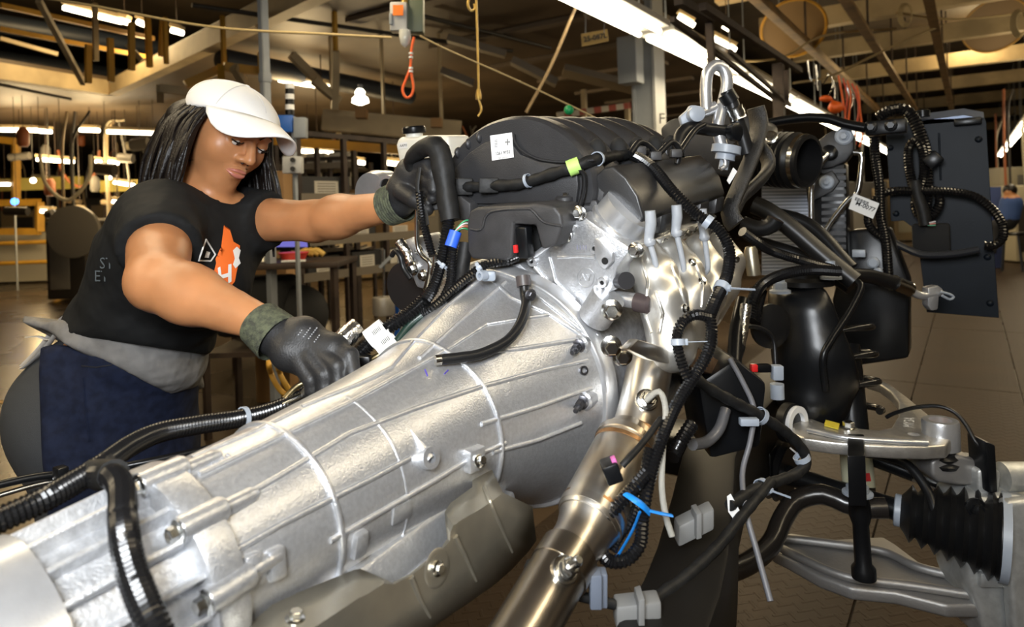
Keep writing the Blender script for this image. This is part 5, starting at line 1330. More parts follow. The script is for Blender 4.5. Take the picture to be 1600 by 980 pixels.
# shirt print
BS = bvh(SHR)
ORANGE = mat('orange_print', (.85, .16, .02), .6); PRINT = mat('white_print', (.78, .77, .75), .7); FAINT = mat('faded_grey_print', (.07, .085, .095), .7)
def decal(poly, m, name, off=.0015, parent=None):
    """printed patch: a pixel polygon laid on the shirt"""
    cx = sum(a for a, b in poly) / len(poly); cy = sum(b for a, b in poly) / len(poly)
    bm = bmesh.new()
    f = bm.faces.new([bm.verts.new((a, b, 0)) for a, b in poly])
    bmesh.ops.triangulate(bm, faces=[f])
    for _ in range(2): bmesh.ops.subdivide_edges(bm, edges=bm.edges[:], cuts=1, use_grid_fill=True)
    V, ok = [], {}
    for i, v in enumerate(bm.verts):
        v.index = i
        p, n = hit(BS, v.co.x, v.co.y, off)
        ok[i] = p is not None and (p - CAM).length < 1.75
        V.append(p if p is not None else CAM)
    F = [[v.index for v in f.verts] for f in bm.faces if all(ok[v.index] for v in f.verts)]
    bm.free()
    if F: return mk(name, (V, F), m, parent or SHR, 180)
decal([(338, 452), (340, 425), (336, 405), (346, 415), (345, 385), (349, 352), (356, 372), (358, 358), (364, 378), (374, 384), (372, 410), (366, 440), (352, 458)], ORANGE, 'flame_print')
decal([(331, 445), (334, 424), (338, 408), (343, 430), (346, 450)], ORANGE, 'flame_print')
decal([(362, 392), (368, 386), (374, 392), (371, 404), (374, 412), (366, 420), (362, 414), (365, 405)], PRINT, 'badge_print', .0035)
for poly in ([(339, 419), (343, 417), (347, 446), (342, 447)], [(355, 414), (360, 413), (360, 440), (355, 443)], [(344, 430), (357, 426), (357, 432), (345, 436)]):
    decal(poly, PRINT, 'letter_print', .0035)
for poly in ([(314, 424), (331, 430), (331, 434), (315, 428)], [(318, 418), (322, 418), (320, 430), (316, 430)], [(325, 424), (331, 422), (331, 427), (326, 429)]):
    decal(poly, PRINT, 'letter_print', .0035)
tri = [(321, 374), (336, 398), (329, 408), (310, 407), (321, 374)]
for (a, b), (c, d) in zip(tri[:-1], tri[1:]):
    p = hits(BS, [(a, b), (c, d)], .001, 5)
    p = [q for q in p if (q - CAM).length < 1.75]
    if len(p) > 1: mk('emblem_outline', tube(p, .0016, 5), PRINT, SHR, 60)
decal([(318, 402), (321, 392), (323, 398), (327, 394), (325, 403)], PRINT, 'emblem_mark', .0025)
for s_, a, b in (('ST', 168, 412), ('ET', 160, 432)):
    p, n = hit(BS, a, b, .002)
    if p: text(s_, p, RT * .9 - FW * .2, UP, .030, FAINT, SHR, 'back_print')

# ------------------------------------------------------------------ gloves
def glove(name, wr, el, palm, fingers, thumb, cuff, lab):
    """palm: list of (px,py,d,r); fingers: lists of (px,py,d,r)"""
    pal = [(atD(a, b, d), r) for a, b, d, r in palm]
    fin = [[(atD(a, b, d), r) for a, b, d, r in f] for f in fingers + [thumb]]
    def fn(P):
        d = None
        for i in range(len(pal)):
            for j in range(i):
                c = sd_cap(P, pal[j][0], pal[i][0], pal[j][1], pal[i][1])
                d = c if d is None else smin(d, c, .012)
        e = None
        for f in fin:
            g = None
            for (a, ra), (b, rb_) in zip(f[:-1], f[1:]):
                c = sd_cap(P, a, b, ra, rb_)
                g = c if g is None else smin(g, c, .003)
            d = smin(d, g, .0025)
        return d
    pts = np.array([tuple(p) for p, r in pal] + [tuple(p) for f in fin for p, r in f])
    G_ = mk(name, surf(fn, pts.min(0) - .045, pts.max(0) + .045, .0032), GLOVE, PER, 180, label=lab)
    a, b, r0, r1 = cuff
    nr = 14
    x, y, z = basis(b - a)
    mk('knit_cuff', tube([tuple(a + (b - a) * t / nr) + ((r0 + (r1 - r0) * t / nr) * (1 + (.05 if t % 2 else 0)),) for t in range(nr + 1)], .03, 28, smooth=False, cap=False), CUFFM, G_, 60)
    return G_
wr = J['rwr']; fd = (J['rwr'] - J['rel']).normalized()
GR = glove('work_glove', wr, J['rel'], [(428, 522, 1.02, .026), (455, 550, 1.00, .024), (478, 566, .99, .017), (522, 546, .99, .017), (475, 522, 1.01, .021)],
      [[(515, 540, .99, .015), (546, 556, .972, .0130), (551, 582, .962, .0115), (540, 598, .972, .0098)],
       [(500, 550, .985, .015), (527, 573, .962, .0130), (529, 598, .958, .0115), (518, 608, .972, .0098)],
       [(485, 560, .98, .015), (506, 586, .962, .0125), (507, 607, .960, .0110), (498, 614, .974, .0095)],
       [(468, 566, .98, .014), (486, 594, .966, .0115), (487, 610, .966, .0102), (480, 614, .98, .009)]],
      [(450, 545, 1.02, .018), (480, 572, 1.035, .014), (510, 592, 1.03, .012), (525, 596, 1.02, .011)],
      (wr - fd * .006, atD(436, 530, 1.015), .033, .037), 'black work glove pressing on the harness')
BGR = bvh(GR)
for a, b, n_ in ((466, 524, 3), (474, 527, 5), (482, 530, 6), (491, 535, 4)):
    for q in range(n_):                     # worn, unreadable print: short ink strokes
        p = hits(BGR, [(a + q * 2.4, b - q * 3.2), (a + q * 2.4 + 1.5, b - q * 3.2 - 1.4)], .0006, 2)
        if len(p) > 1: mk('worn_print', tube(p, .0010, 4, smooth=False), mat('glove_print', (.30, .31, .33), .7), GR, 0)
lw = J['lwr']; fl_ = (J['lwr'] - J['lel']).normalized()
glove('work_glove', lw, J['lel'], [(622, 316, 1.262, .026), (632, 296, 1.25, .027), (650, 276, 1.235, .022), (640, 268, 1.24, .020), (660, 300, 1.24, .018)],
      [[(640, 270, 1.235, .017), (655, 256, 1.215, .0145), (668, 258, 1.20, .013), (672, 268, 1.19, .011)],
       [(648, 276, 1.225, .017), (664, 268, 1.205, .0145), (676, 272, 1.19, .013), (678, 282, 1.185, .011)],
       [(655, 286, 1.22, .016), (668, 282, 1.20, .0145), (678, 288, 1.185, .0125), (678, 297, 1.18, .011)],
       [(660, 298, 1.22, .0145), (670, 296, 1.205, .013), (677, 303, 1.19, .011), (676, 310, 1.185, .010)]],
      [(630, 300, 1.225, .018), (648, 312, 1.20, .015), (662, 322, 1.19, .0125), (668, 328, 1.185, .011)],
      (lw - fl_ * .012, lw + (atD(632, 312, 1.255) - lw) * .9, .036, .038), 'black work glove gripping the wrapped cable trunk')
# ================================================================== BUILDING
def V3(*a): return Vector(a)
CREAM = mat('cream_paint', (.42, .33, .19), .6, 0, var=.2, vscale=2)
YEL = mat('yellow_paint', (.50, .27, .03), .5, 0, var=.15, vscale=3)
BROWN = mat('brown_deck', (.085, .060, .036), .55, 0, var=.25, vscale=1.2)
DKBLUE = mat('dark_blue_pipe', (.012, .018, .03), .5)
GRST = mat('grey_steel_paint', (.24, .26, .28), .5, 0, var=.1, vscale=2)
RACK = mat('rusty_dark_rack', (.045, .030, .022), .55, .3, var=.3, vscale=8)
WARM = (1.0, .80, .50)
TUBE = mat('lamp_tube', (1, 1, 1), .5, emit=(1.0, .88, .66), estr=9)
TUBEF = mat('far_lamp_tube', (1, 1, 1), .5, emit=(1.0, .90, .70), estr=7)
def tag1(o): return o
# floor with a shop-worn dark finish
def floor_mat():
    M = mat('shop_floor', (.040, .026, .014), .28, 0, var=.45, vscale=.9, rvar=.12, bump=.08, bscale=6, detail=6)
    return M
fl = mk('floor', box((-12, 14, -.05), (60, 70, .10)), floor_mat(), None, 0, kind='structure')
# tread-plate deck of the assembly line
TP = bpy.data.materials.new('tread_plate'); TP.use_nodes = True
nt = TP.node_tree; b = nt.nodes['Principled BSDF']
tc = nt.nodes.new('ShaderNodeTexCoord')
outs = []
for rot in (.785, -.785):
    mp = nt.nodes.new('ShaderNodeMapping'); mp.inputs['Rotation'].default_value[2] = rot; mp.inputs['Scale'].default_value = (17, 17, 17)
    bk = nt.nodes.new('ShaderNodeTexBrick'); bk.inputs['Scale'].default_value = 1.0; bk.inputs['Mortar Size'].default_value = .30
    bk.inputs['Brick Width'].default_value = 1.5; bk.inputs['Row Height'].default_value = .75; bk.offset = .5
    nt.links.new(tc.outputs['Object'], mp.inputs[0]); nt.links.new(mp.outputs[0], bk.inputs['Vector'])
    outs.append(bk)
mx = nt.nodes.new('ShaderNodeMath'); mx.operation = 'MULTIPLY'
nt.links.new(outs[0].outputs['Fac'], mx.inputs[0]); nt.links.new(outs[1].outputs['Fac'], mx.inputs[1])
bp = nt.nodes.new('ShaderNodeBump'); bp.inputs['Strength'].default_value = .9; bp.inputs['Distance'].default_value = .004; bp.invert = True
nt.links.new(mx.outputs[0], bp.inputs['Height']); nt.links.new(bp.outputs[0], b.inputs['Normal'])
nz = nt.nodes.new('ShaderNodeTexNoise'); nz.inputs['Scale'].default_value = 3; nz.inputs['Detail'].default_value = 5
rp_ = nt.nodes.new('ShaderNodeValToRGB'); rp_.color_ramp.elements[0].color = (.012, .0066, .0028, 1); rp_.color_ramp.elements[1].color = (.036, .020, .008, 1)
nt.links.new(tc.outputs['Object'], nz.inputs['Vector']); nt.links.new(nz.outputs['Fac'], rp_.inputs[0]); nt.links.new(rp_.outputs[0], b.inputs['Base Color'])
b.inputs['Roughness'].default_value = .5; b.inputs['Metallic'].default_value = .1; b.inputs['Specular IOR Level'].default_value = .14
k = 0
for x0 in (-1.55, -.95, -.35, .25, .85, 1.45, 2.05, 2.65, 3.25):
    for y0 in (-1.6, .8, 3.2, 5.6, 8.0, 10.4, 12.8, 15.2):
        o = mk('floor_plate', box((x0 + .3, y0 + 1.2, .008), (.592, 2.39, .012)), TP, fl, 0)
# roof
roof = mk('ceiling', box((-12, 14, 5.05), (60, 70, .1)), mat('roof_deck', (.075, .055, .034), .7, 0, var=.4, vscale=.6), None, 0, kind='structure')
for i, y in enumerate((5.2, 7.2, 9.4, 11.8, 14.4, 17.5, 21, 25, 30, 36)):
    mk('trim_%d' % (i + 1), box((4.2, y, 4.2), (14, .22, .30)), CREAM, None, 0, kind='structure')
wl = mat('far_wall_brown', (.055, .038, .022), .8, 0, var=.6, vscale=.7)
mk('wall_left', box((-38, 14, 2.5), (.2, 70, 5)), wl, None, 0, kind='structure')
mk('wall_far', box((-12, 47, 2.5), (60, .2, 5)), wl, None, 0, kind='structure')
# mezzanine deck with its notch
ZM = 3.45
dk = [(-30, 2), (-30, 40), (-4.0, 40), (-4.0, 3.2)]
e0, e1, e2 = atZ(-200, 73, ZM), atZ(175, 133, ZM), atZ(330, 55, ZM)
e3 = e2 + (e2 - e1).normalized() * 3.5
poly = [V3(-30, e0.y - 4, ZM), e0, e1, e2, e3, V3(-2.9, 2.0, ZM), V3(-2.9, 42, ZM), V3(-30, 42, ZM)]
DK = mk('ceiling_mezzanine', prism(poly, (0, 0, .12)), BROWN, None, 0, kind='structure')
for k in range(12):
    y = 3.2 + k * 1.5
    mk('deck_rib', box((-4.4 - .12 * k, y + 2.0, ZM - .03), (2.2, .16, .05)), mat('pale_rib', (.13, .10, .07), .6), DK, 0)
for a, b_ in ((e0, e1), (e1, e2), (e2, e3)):
    mk('edge_beam', bar(a + V3(0, 0, -.06), b_ + V3(0, 0, -.06), .16, .22), CREAM, DK, 0)
for L in (((-20, 128, ZM - .1), (110, 155, ZM - .1)), ((300, 8, ZM - .1), (800, 80, ZM - .1)), ((640, 20, ZM - .08), (860, 75, ZM - .08))):
    mk('deck_conduit', tube([atZ(*L[0]), atZ(*L[1])], .025, 8, smooth=False), mat('dark_conduit', (.02, .016, .012), .5), DK, 60)
# trusses and pipes seen through the notch
TRS = thing('roof_truss', 'cream and yellow roof truss above the mezzanine notch', 'truss', atZ(150, 60, 4.0))
def seg(a, b_, w=.08, m=None, n='truss_member', p=TRS): return mk(n, bar(a, b_, w, w * 1.2), m or CREAM, p, 0)
for (a, b_, d, c_, e_, d2, m_) in ((60, 0, 6, 130, 130, 7.2, CREAM), (0, 45, 8, 260, 95, 9.4, YEL), (0, 8, 7, 240, 60, 9, YEL), (138, 70, 7, 138, 130, 7, YEL), (172, 60, 7, 174, 128, 7, YEL),
                                    (205, 35, 7, 206, 110, 7, YEL), (255, 30, 7.2, 252, 88, 7.2, YEL), (230, 25, 7.2, 234, 105, 7.2, YEL), (148, 5, 8, 150, 95, 8, CREAM), (200, 70, 8, 222, 95, 8, CREAM), (0, 60, 9, 90, 85, 9.5, CREAM)):
    seg(atD(a, b_, d), atD(c_, e_, d2), .045, m_)
for (a, b_, z) in (((-60, 28), (250, 78), 4.1), ((-60, 85), (230, 125), 3.9)):
    mk('overhead_pipe', tube([atZ(*a, z), atZ(*b_, z)], .14, 16, smooth=False), DKBLUE, None, 60, label='thick dark blue overhead pipe ' + ('above' if z > 4 else 'below') + ' the yellow truss', cat='pipe')
mk('overhead_pipe', tube([atZ(345, 92, 3.2), atZ(640, 150, 3.2)], .13, 16, smooth=False), DKBLUE, None, 60, label='dark blue overhead pipe running behind the white cap', cat='pipe')
TR2 = thing('steel_gantry', 'yellow and cream hanging steel gantry behind the white cap', 'gantry', atD(330, 120, 7))
for (a, b_, c_, e_, m_) in ((290, 132, 350, 105, YEL), (345, 105, 346, 130, YEL), (350, 104, 410, 112, YEL), (365, 104, 380, 128, CREAM), (250, 138, 340, 148, CREAM), (250, 138, 250, 155, CREAM), (408, 85, 410, 120, YEL), (455, 85, 500, 130, CREAM), (525, 80, 523, 170, CREAM), (490, 125, 530, 158, CREAM)):
    seg(atD(a, b_, 7), atD(c_, e_, 7.2), .07, m_, 'frame_member', TR2)
for a_ in (260, 350, 410, 525): mk('hanger', bar(atD(a_, 100, 7.1), V3(atD(a_, 100, 7.1).x, atD(a_, 100, 7.1).y, ZM), .04, .04), YEL, TR2, 0)
TR3 = thing('crane_beam', 'long pale crane beam crossing behind the engine', 'beam', atD(640, 190, 8))
seg(atD(505, 188, 8), atD(720, 206, 8.2), .20, CREAM, 'beam_web', TR3); seg(atD(430, 220, 9), atD(700, 240, 9), .10, YEL, 'beam_flange', TR3)
for a_ in (520, 600, 690): mk('hanger', bar(atD(a_, 190, 8.1), V3(atD(a_, 190, 8.1).x, atD(a_, 190, 8.1).y, ZM), .03, .03), CREAM, TR3, 0)
# columns and conduit posts
def post(px, y0, y1, d, w, label, m, parts=True, nm='steel_column', cat='column'):
    p = atD(px, (y0 + y1) / 2, d)
    t = thing(nm, label, cat, (p.x, p.y, 0))
    top = min(3.4, atD(px, y0, d).z); top = 4.9 if y0 <= 80 else top
    bot = max(0.0, atD(px, y1, d).z) if y1 < 300 else 0
    mk('shaft', box((p.x, p.y, (top + bot) / 2), (w, w, top - bot)), m, t, 0)
    return t, p
t, p = post(1020, 70, 600, 7.6, .24, 'pale blue-grey steel building column behind the engine', GRST)
mk('flange', box((p.x + .12, p.y, 2.4), (.03, .30, 4.8)), mat('pale_grey_flange', (.33, .34, .34), .5), t, 0)
mk('flange', box((p.x - .12, p.y, 2.4), (.03, .30, 4.8)), GRST, t, 0)
mk('cable_box', box(atD(985, 95, 7.3), (.22, .2, .5), None, .01), GRST, t, 0)
text('F', atD(1034, 186, 7.35), RT, UP, .16, INK, t, 'column_letter')
t, p = post(418, 0, 480, 4.2, .045, 'slim grey conduit post behind the white cap', GRST, nm='conduit_post', cat='post')
mk('coupling', box((p.x, p.y, 2.2), (.06, .06, .06), None, .008), GRST, t, 30)

# ================================================================== LIGHTS OF THE HALL
LN = [0]
def fixture(x, y, z, L, w, label, group, power=0, two=True, up=.22):
    t = thing('fluorescent_fixture', label, 'light', (x, y, z), group)
    mk('reflector', box((x, y, z + .06), (w, L, .05), None, 0), mat('white_reflector', (.75, .72, .64), .5), t, 0)
    for sx in ((-.27, .27) if two else (0,)):
        mk('lamp_tube', lathe([(.022, 0), (.022, L - .1)], (x + sx * w, y - L / 2 + .05, z), (0, 1, 0), 10), TUBE, t, 60)
    for yy in (-L * .4, L * .4):
        mk('hanger_rod', bar((x, y + yy, z + .08), (x, y + yy, 5.0), .012, .012), GRST, t, 0)
    if power:
        l = bpy.data.lights.new('tube_light', 'AREA'); l.shape = 'RECTANGLE'; l.size = w; l.size_y = L; l.energy = power; l.color = WARM
        o = bpy.data.objects.new('tube_light', l); COL.objects.link(o); o.location = (x, y, z - .03)
        l2 = bpy.data.lights.new('roof_fill_light', 'AREA'); l2.shape = 'RECTANGLE'; l2.size = w; l2.size_y = L; l2.energy = power * up; l2.color = WARM  # added upward fill that brightens roof and beams; the reflector below is closed
        o2 = bpy.data.objects.new('roof_fill_light', l2); COL.objects.link(o2); o2.location = (x, y, z + .10); o2.rotation_euler = (math.pi, 0, 0)
    return t
for k in range(14):
    y = -3.4 + 2.55 * k
    fixture(-2.19, y, 2.78, 2.45, .33, 'wide fluorescent fixture in the bright row left of the column' , 'lamp row over the work side', (24 if k < 4 else 34) if k < 9 else 0)
for k in range(16):
    y = -3.0 + 2.6 * k
    fixture(1.15, y, 2.9, 2.45, .26, 'fluorescent fixture in the row beyond the deflector panel', 'lamp row over the right aisle', (12 if k < 4 else 18) if k < 9 else 0, up=.9)
# far lamp strips glimpsed through the plant
FAR = [(0, 203, 60, 204, 16), (62, 205, 80, 206, 16), (125, 203, 155, 204, 16), (168, 206, 262, 209, 16), (58, 249, 115, 253, 13), (0, 288, 15, 288, 15), (100, 12, 190, 34, 9), (188, 32, 202, 36, 9), (215, 34, 230, 40, 9), (268, 47, 286, 52, 9),
       (436, 124, 482, 132, 9), (484, 132, 520, 138, 9), (472, 236, 520, 240, 11), (545, 252, 570, 255, 12), (600, 254, 635, 258, 11), (178, 285, 210, 290, 14), (64, 330, 85, 331, 13), (150, 252, 158, 254, 13), (170, 253, 185, 255, 13), (120, 328, 130, 330, 13), (470, 250, 495, 252, 13),
       (1105, 55, 1150, 78, 10), (1060, 25, 1085, 40, 9), (1130, 40, 1140, 46, 9), (1500, 52, 1540, 47, 14), (176, 315, 190, 317, 13)]
def top_of(p):
    """height of the slab above a point: mezzanine or roof"""
    inside = p.x < -2.95 and not (p.y < max(e1.y, e2.y) + .2 and (p - e1).dot(V3(-(e2 - e1).y, (e2 - e1).x, 0)) > 0)
    return ZM if (inside and p.z < ZM) else 5.0
def where_lamp(a, b_):
    if b_ < 60 and a < 300: return 'strip lamp glowing through the truss above the mezzanine notch'
    if a > 1000: return 'small strip lamp glowing beside the gantry of the lamp row' if a < 1400 else 'small strip lamp glowing among the roof beams'
    if a > 400: return 'strip lamp glowing between white cap and dark blue pipe' if b_ < 150 else 'strip lamp glowing behind the far flow rack'
    return 'thin strip lamp glowing under the mezzanine deck' if b_ < 215 else 'short strip lamp glowing among the far-left machines'
for i, (a, b_, c_, e_, d) in enumerate(FAR):
    if d == 16: d = 12.5
    p, q = atD(a, b_, d), atD(c_, e_, d); c = (p + q) / 2
    t = thing('strip_lamp', where_lamp(a, b_), 'light', c, 'distant strip lamps')
    mk('tube', tube([p, q], .035, 8, smooth=False), TUBEF, t, 60)
    mk('housing', bar(p + V3(0, 0, .07), q + V3(0, 0, .07), .12, .05), CREAM, t, 0)
    mk('hanger_rod', bar(c + V3(0, 0, .08), V3(c.x, c.y, max(c.z + .1, top_of(c))), .010, .010), RACK, t, 0)
    if i % 2 == 0:
        l = bpy.data.lights.new('strip_glow', 'POINT'); l.energy = 70; l.color = (1, .72, .36); l.shadow_soft_size = .3
        o = bpy.data.objects.new('strip_glow', l); COL.objects.link(o); o.location = c - V3(0, 0, .15)
hb = thing('high_bay_lamp', 'round glowing high-bay lamp under the mezzanine', 'light', atD(563, 158, 8))
mk('globe', lathe([(.03, .16), (.06, .12), (.05, .08), (.09, .05), (.10, .0), (.03, -.03)], atD(563, 160, 8), UP0, 18), TUBEF, hb, 60)
mk('cap', lathe([(.03, 0), (.03, .08)], atD(563, 143, 8), UP0, 12), GRST, hb, 40)

# ================================================================== OVERHEAD RAILS AND CORDS
for x, nm in ((-1.68, 'nearest the lamp row'), (-.97, 'between the other two rails'), (-.28, 'above the deflector panel')):
    t = thing('conveyor_rail', 'long rusty overhead conveyor rail ' + nm, 'rail', (x, 12, 3.3))
    mk('rail_web', box((x, 12, 3.36), (.03, 26, .12)), mat('rusty_gold_rail', (.22, .13, .045), .45, .5, var=.4, vscale=3), t, 0)
    mk('rail_flange', box((x, 12, 3.30), (.10, 26, .025)), mat('rusty_gold_rail', (.22, .13, .045)), t, 0)
    for k in range(7):
        mk('drop_rod', bar((x, 3 + 3.2 * k, 3.42), (x, 3 + 3.2 * k, 4.9), .025, .025), RACK, t, 0)
def wirething(name, label, cat, pts, r, m, n=8): return mk(name, tube(pts, r, n), m, None, 60, label=label, cat=cat)
CORD = mat('tan_cord', (.40, .30, .14), .7)
wirething('pull_cord', 'tan pull cord strung from ceiling to the grey switch box', 'cord', path([(55, -5, 3.4), (140, 8, 3.3), (330, 42, 3.15), (520, 54, 3.02), (612, 59, 3.0)]), .006, CORD)
wirething('pull_cord', 'tan cord running from switch box down to the green ball', 'cord', path([(656, 56, 3.0), (700, 78, 3.0), (800, 122, 3.0), (885, 162, 3.0), (930, 184, 3.0)]), .004, CORD)
t = thing('hanging_brass_rod', 'thin brass rod with hook hanging before the ceiling deck', 'rod', atD(747, 180, 3.2))
mk('rod', tube(path([(742, -60, 3.2), (746, 60, 3.2), (748, 150, 3.2)]), .005, 8), mat('brass', (.5, .34, .1), .35, .9), t, 60)
mk('hook', tube(path([(733, -4, 3.2), (731, 8, 3.2), (736, 17, 3.2), (742, 14, 3.2), (741, 6, 3.2)]), .006, 8), mat('brass', (.5, .34, .1)), t, 60)
mk('swivel', lathe([(.012, 0), (.014, .02), (.008, .05)], atD(748, 156, 3.2), UP0, 12), mat('brass', (.5, .34, .1)), t, 40)
mk('tail', tube(path([(748, 156, 3.2), (752, 172, 3.2), (747, 182, 3.2)]), .005, 8), mat('brass', (.5, .34, .1)), t, 60)
wirething('slanted_brace', 'slanted tan brace pole under the deck beside the sign', 'pole', path([(912, -20, 5), (862, 100, 5), (822, 176, 5)]), .012, mat('tan_pole', (.20, .14, .07), .6))
mk('green_ball', sphere(atD(889, 172, 3.0), .022, 18, 12), mat('green_plastic', (.01, .30, .10), .35), None, 60, label='shiny green ball on the pull cord above engine', cat='ball')
SW = thing('switch_box', 'grey pull-cord switch box with orange sticker hanging overhead', 'switch box', atD(635, 60, 3.0))
mk('box', box(atD(624, 28, 3.0), (.075, .06, .125), (RT, FW, UP), .006), mat('light_grey_box', (.42, .42, .41), .45), SW, 30)
mk('back_plate', box(atD(650, 24, 3.03), (.07, .06, .16), (RT, FW, UP), .004), mat('olive_plate', (.10, .12, .075), .5), SW, 30)
mk('sticker', box(atD(622, 16, 2.96), (.045, .004, .045), (RT, FW, UP)), mat('orange_sticker', (.85, .20, .01), .5), SW, 0)
mk('lamp_dome', lathe([(.026, .03), (.026, .0), (.020, -.03), (.005, -.045)], atD(633, 58, 2.98), UP0, 16), mat('clear_dome', (.6, .6, .55), .15), SW, 50)
mk('latch', box(atD(611, 30, 2.97), (.014, .02, .05), (RT, FW, UP), .003), GRST, SW, 30)
mk('conduit', tube([atD(632, 5, 3.0), atD(630, -90, 3.0)], .016, 10, smooth=False), mat('brass', (.5, .34, .1)), SW, 60)
LP_ = thing('orange_pull_loop', 'orange rope pull loop hanging under the switch box', 'rope', atD(640, 150, 2.97))
mk('loop', tube(path([(647, 58, 2.97), (643, 78, 2.97), (641, 105, 2.97), (634, 125, 2.97), (629, 140, 2.97), (634, 152, 2.97), (642, 150, 2.97), (646, 138, 2.97), (644, 122, 2.97), (641, 105, 2.97)]), .006, 8), mat('orange_rope', (.85, .13, .02), .5), LP_, 60)
for y in (82, 88, 105, 110): mk('white_band', tube([atD(642, y, 2.965), atD(642, y + 3, 2.965)], .010, 10, smooth=False), WHITE, LP_, 50)
SG = thing('aisle_sign', 'small tan hanging sign reading 25-087L', 'sign', atD(930, 70, 6))
sb_ = mk('board', prism([atD(a, b_, 6) for a, b_ in ((908, 53), (949, 45), (951, 64), (909, 73))], FW * .015), mat('tan_sign', (.34, .22, .06), .6), SG, 0)
text('25-087L', atD(930, 58.8, 5.93), RT + UP * .19, UP, .062, INK, SG, 'sign_text', bold=.002)
for a, c_ in ((915, 10), (944, 2)): mk('sign_wire', tube([atD(a, 52, 6), atD(a, c_ - 60, 6)], .004, 6, smooth=False), GRST, SG, 0)
BT_ = thing('striped_barrier', 'red and white striped barrier bar behind the intake manifold', 'barrier', atD(930, 170, 9))
for k in range(10):
    a = 870 + 11.5 * k
    mk('stripe', bar(atD(a, 181 - 1.6 * k, 9), atD(a + 11.5, 179.4 - 1.6 * k, 9), .08, .08), mat('barrier_red', (.32, .05, .02), .5) if k % 2 else mat('barrier_white', (.45, .40, .3), .5), BT_, 0)
for a, y in ((912, 140), (980, 160)): mk('barrier_post', bar(atD(a, y, 9), V3(atD(a, y, 9).x, atD(a, y, 9).y, 0), .06, .06), CREAM, BT_, 0)
for (a, b_, c_, e_, w, d) in ((800, 95, 870, 130, .2, 8), (700, 60, 790, 85, .16, 8), (880, 110, 1000, 140, .5, 9), (690, 110, 740, 130, .12, 8)):
    mk('duct_panel', bar(atD(a, b_, d), atD(c_, e_, d), w, .08), mat('pale_duct', (.17, .14, .10), .6), DK, 0)
# fans, cables and bundled hoses over the right aisle
for (a, b_, r, d, lab) in ((1240, 45, .40, 9, 'large round tan ceiling fan guard behind the conveyor rail'), (1555, 40, .55, 13, 'wide round tan fan guard at far right')):
    t = thing('ceiling_fan_guard', lab, 'fan', atD(a, b_, d))
    c = atD(a, b_, d)
    mk('guard_disc', lathe([(r, 0), (r * .9, -.05), (r * .3, -.09), (.02, -.1)], c, V3(.2, -.6, -.5), 30), mat('tan_fan', (.22, .14, .06), .6), t, 50)
    mk('guard_rim', tube([c + basis(V3(.2, -.6, -.5))[0] * r * math.cos(x) + basis(V3(.2, -.6, -.5))[1] * r * math.sin(x) for x in np.linspace(0, 6.28, 30)], .02, 6), YEL, t, 60)
for k, (a, b_, d) in enumerate(((1417, 22, 7), (1596, 35, 6))):
    t = mk('rope_coil', merge(*[tube([atD(a, b_, d) + RT * (.05 + .006 * j) * math.cos(x) + UP * (.095 + .008 * j) * math.sin(x) + FW * .012 * j for x in np.linspace(0, 6.3, 20)], .008, 6) for j in range(4)]), CORD, None, 60, label='coil of tan cord hung ' + ('between the conveyor rails' if k == 0 else 'beyond the last rail'), cat='rope coil')
HB = thing('hoist_bundle', 'cluster of orange air hoses and hooks on a hanging hoist', 'hoist', atD(1300, 200, 5))
mk('hoist_body', surf(lambda P: smin(sd_ell(P, atD(1306, 168, 5), (.055, .06, .045)), sd_ell(P, atD(1290, 154, 5), (.05, .04, .025)), .03), A(atD(1297, 160, 5)) - .22, A(atD(1297, 160, 5)) + .22, .02), mat('orange_hoist', (.75, .12, .01), .5), HB, 180)
for k in range(5):
    a = 1316 + 7 * k
    mk('air_hose', tube(path([(a - 6, 118 + 4 * k, 5), (a + 4 * math.sin(k * 3), 150, 5), (a + 5 * math.cos(k * 2), 185 - 4 * k, 5), (a - 5 * math.sin(k), 210, 5), (a + 3 - k, 226 + 4 * (k % 3), 5)]), .007, 8), mat('red_hose', (.55, .06, .015), .45) if k % 2 else mat('orange_hoist', (.75, .12, .01)), HB, 60)
for k in range(9):
    a = 1262 + 9 * k + 5 * math.sin(k * 2.3)
    mk('trolley_hook', tube(path([(a, 95 + 6 * k, 5), (a + 2, 115 + 4 * k + 9 * math.sin(k * 1.7), 5), (a + 6 * math.cos(k), 128 + 4 * k + 9 * math.sin(k * 1.7), 5)]), .005, 6), STEEL, HB, 60)
for L in ([(1080, 85, 8), (1140, 95, 8), (1220, 90, 8), (1290, 55, 8), (1400, 45, 9)], [(1240, 130, 7), (1300, 118, 8), (1400, 70, 8), (1470, 40, 8)], [(1400, 20, 8), (1480, 30, 8), (1560, 25, 8), (1620, 15, 8)]):
    mk('slack_cable', tube(path(L), .014, 6), CORD, HB, 60)
GD = thing('lamp_row_gantry', 'dark steel gantry of posts and rails beside the lamp row', 'gantry', atD(1160, 150, 5))
for (a, b_, c_, e_, d0, d1, w) in ((1107, 10, 1112, 100, 5, 5, .05), (1216, 100, 1218, 190, 7, 7, .10), (1098, 10, 1250, 110, 4.5, 7, .05), (1140, 80, 1235, 165, 5, 7, .03), (1050, 30, 1225, 165, 5, 7.5, .04), (1060, 0, 1110, 30, 4.5, 5, .06), (1228, 110, 1230, 165, 6.5, 6.5, .04)):
    mk('gantry_bar', bar(atD(a, b_, d0), atD(c_, e_, d1), w, w), RACK, GD, 0)

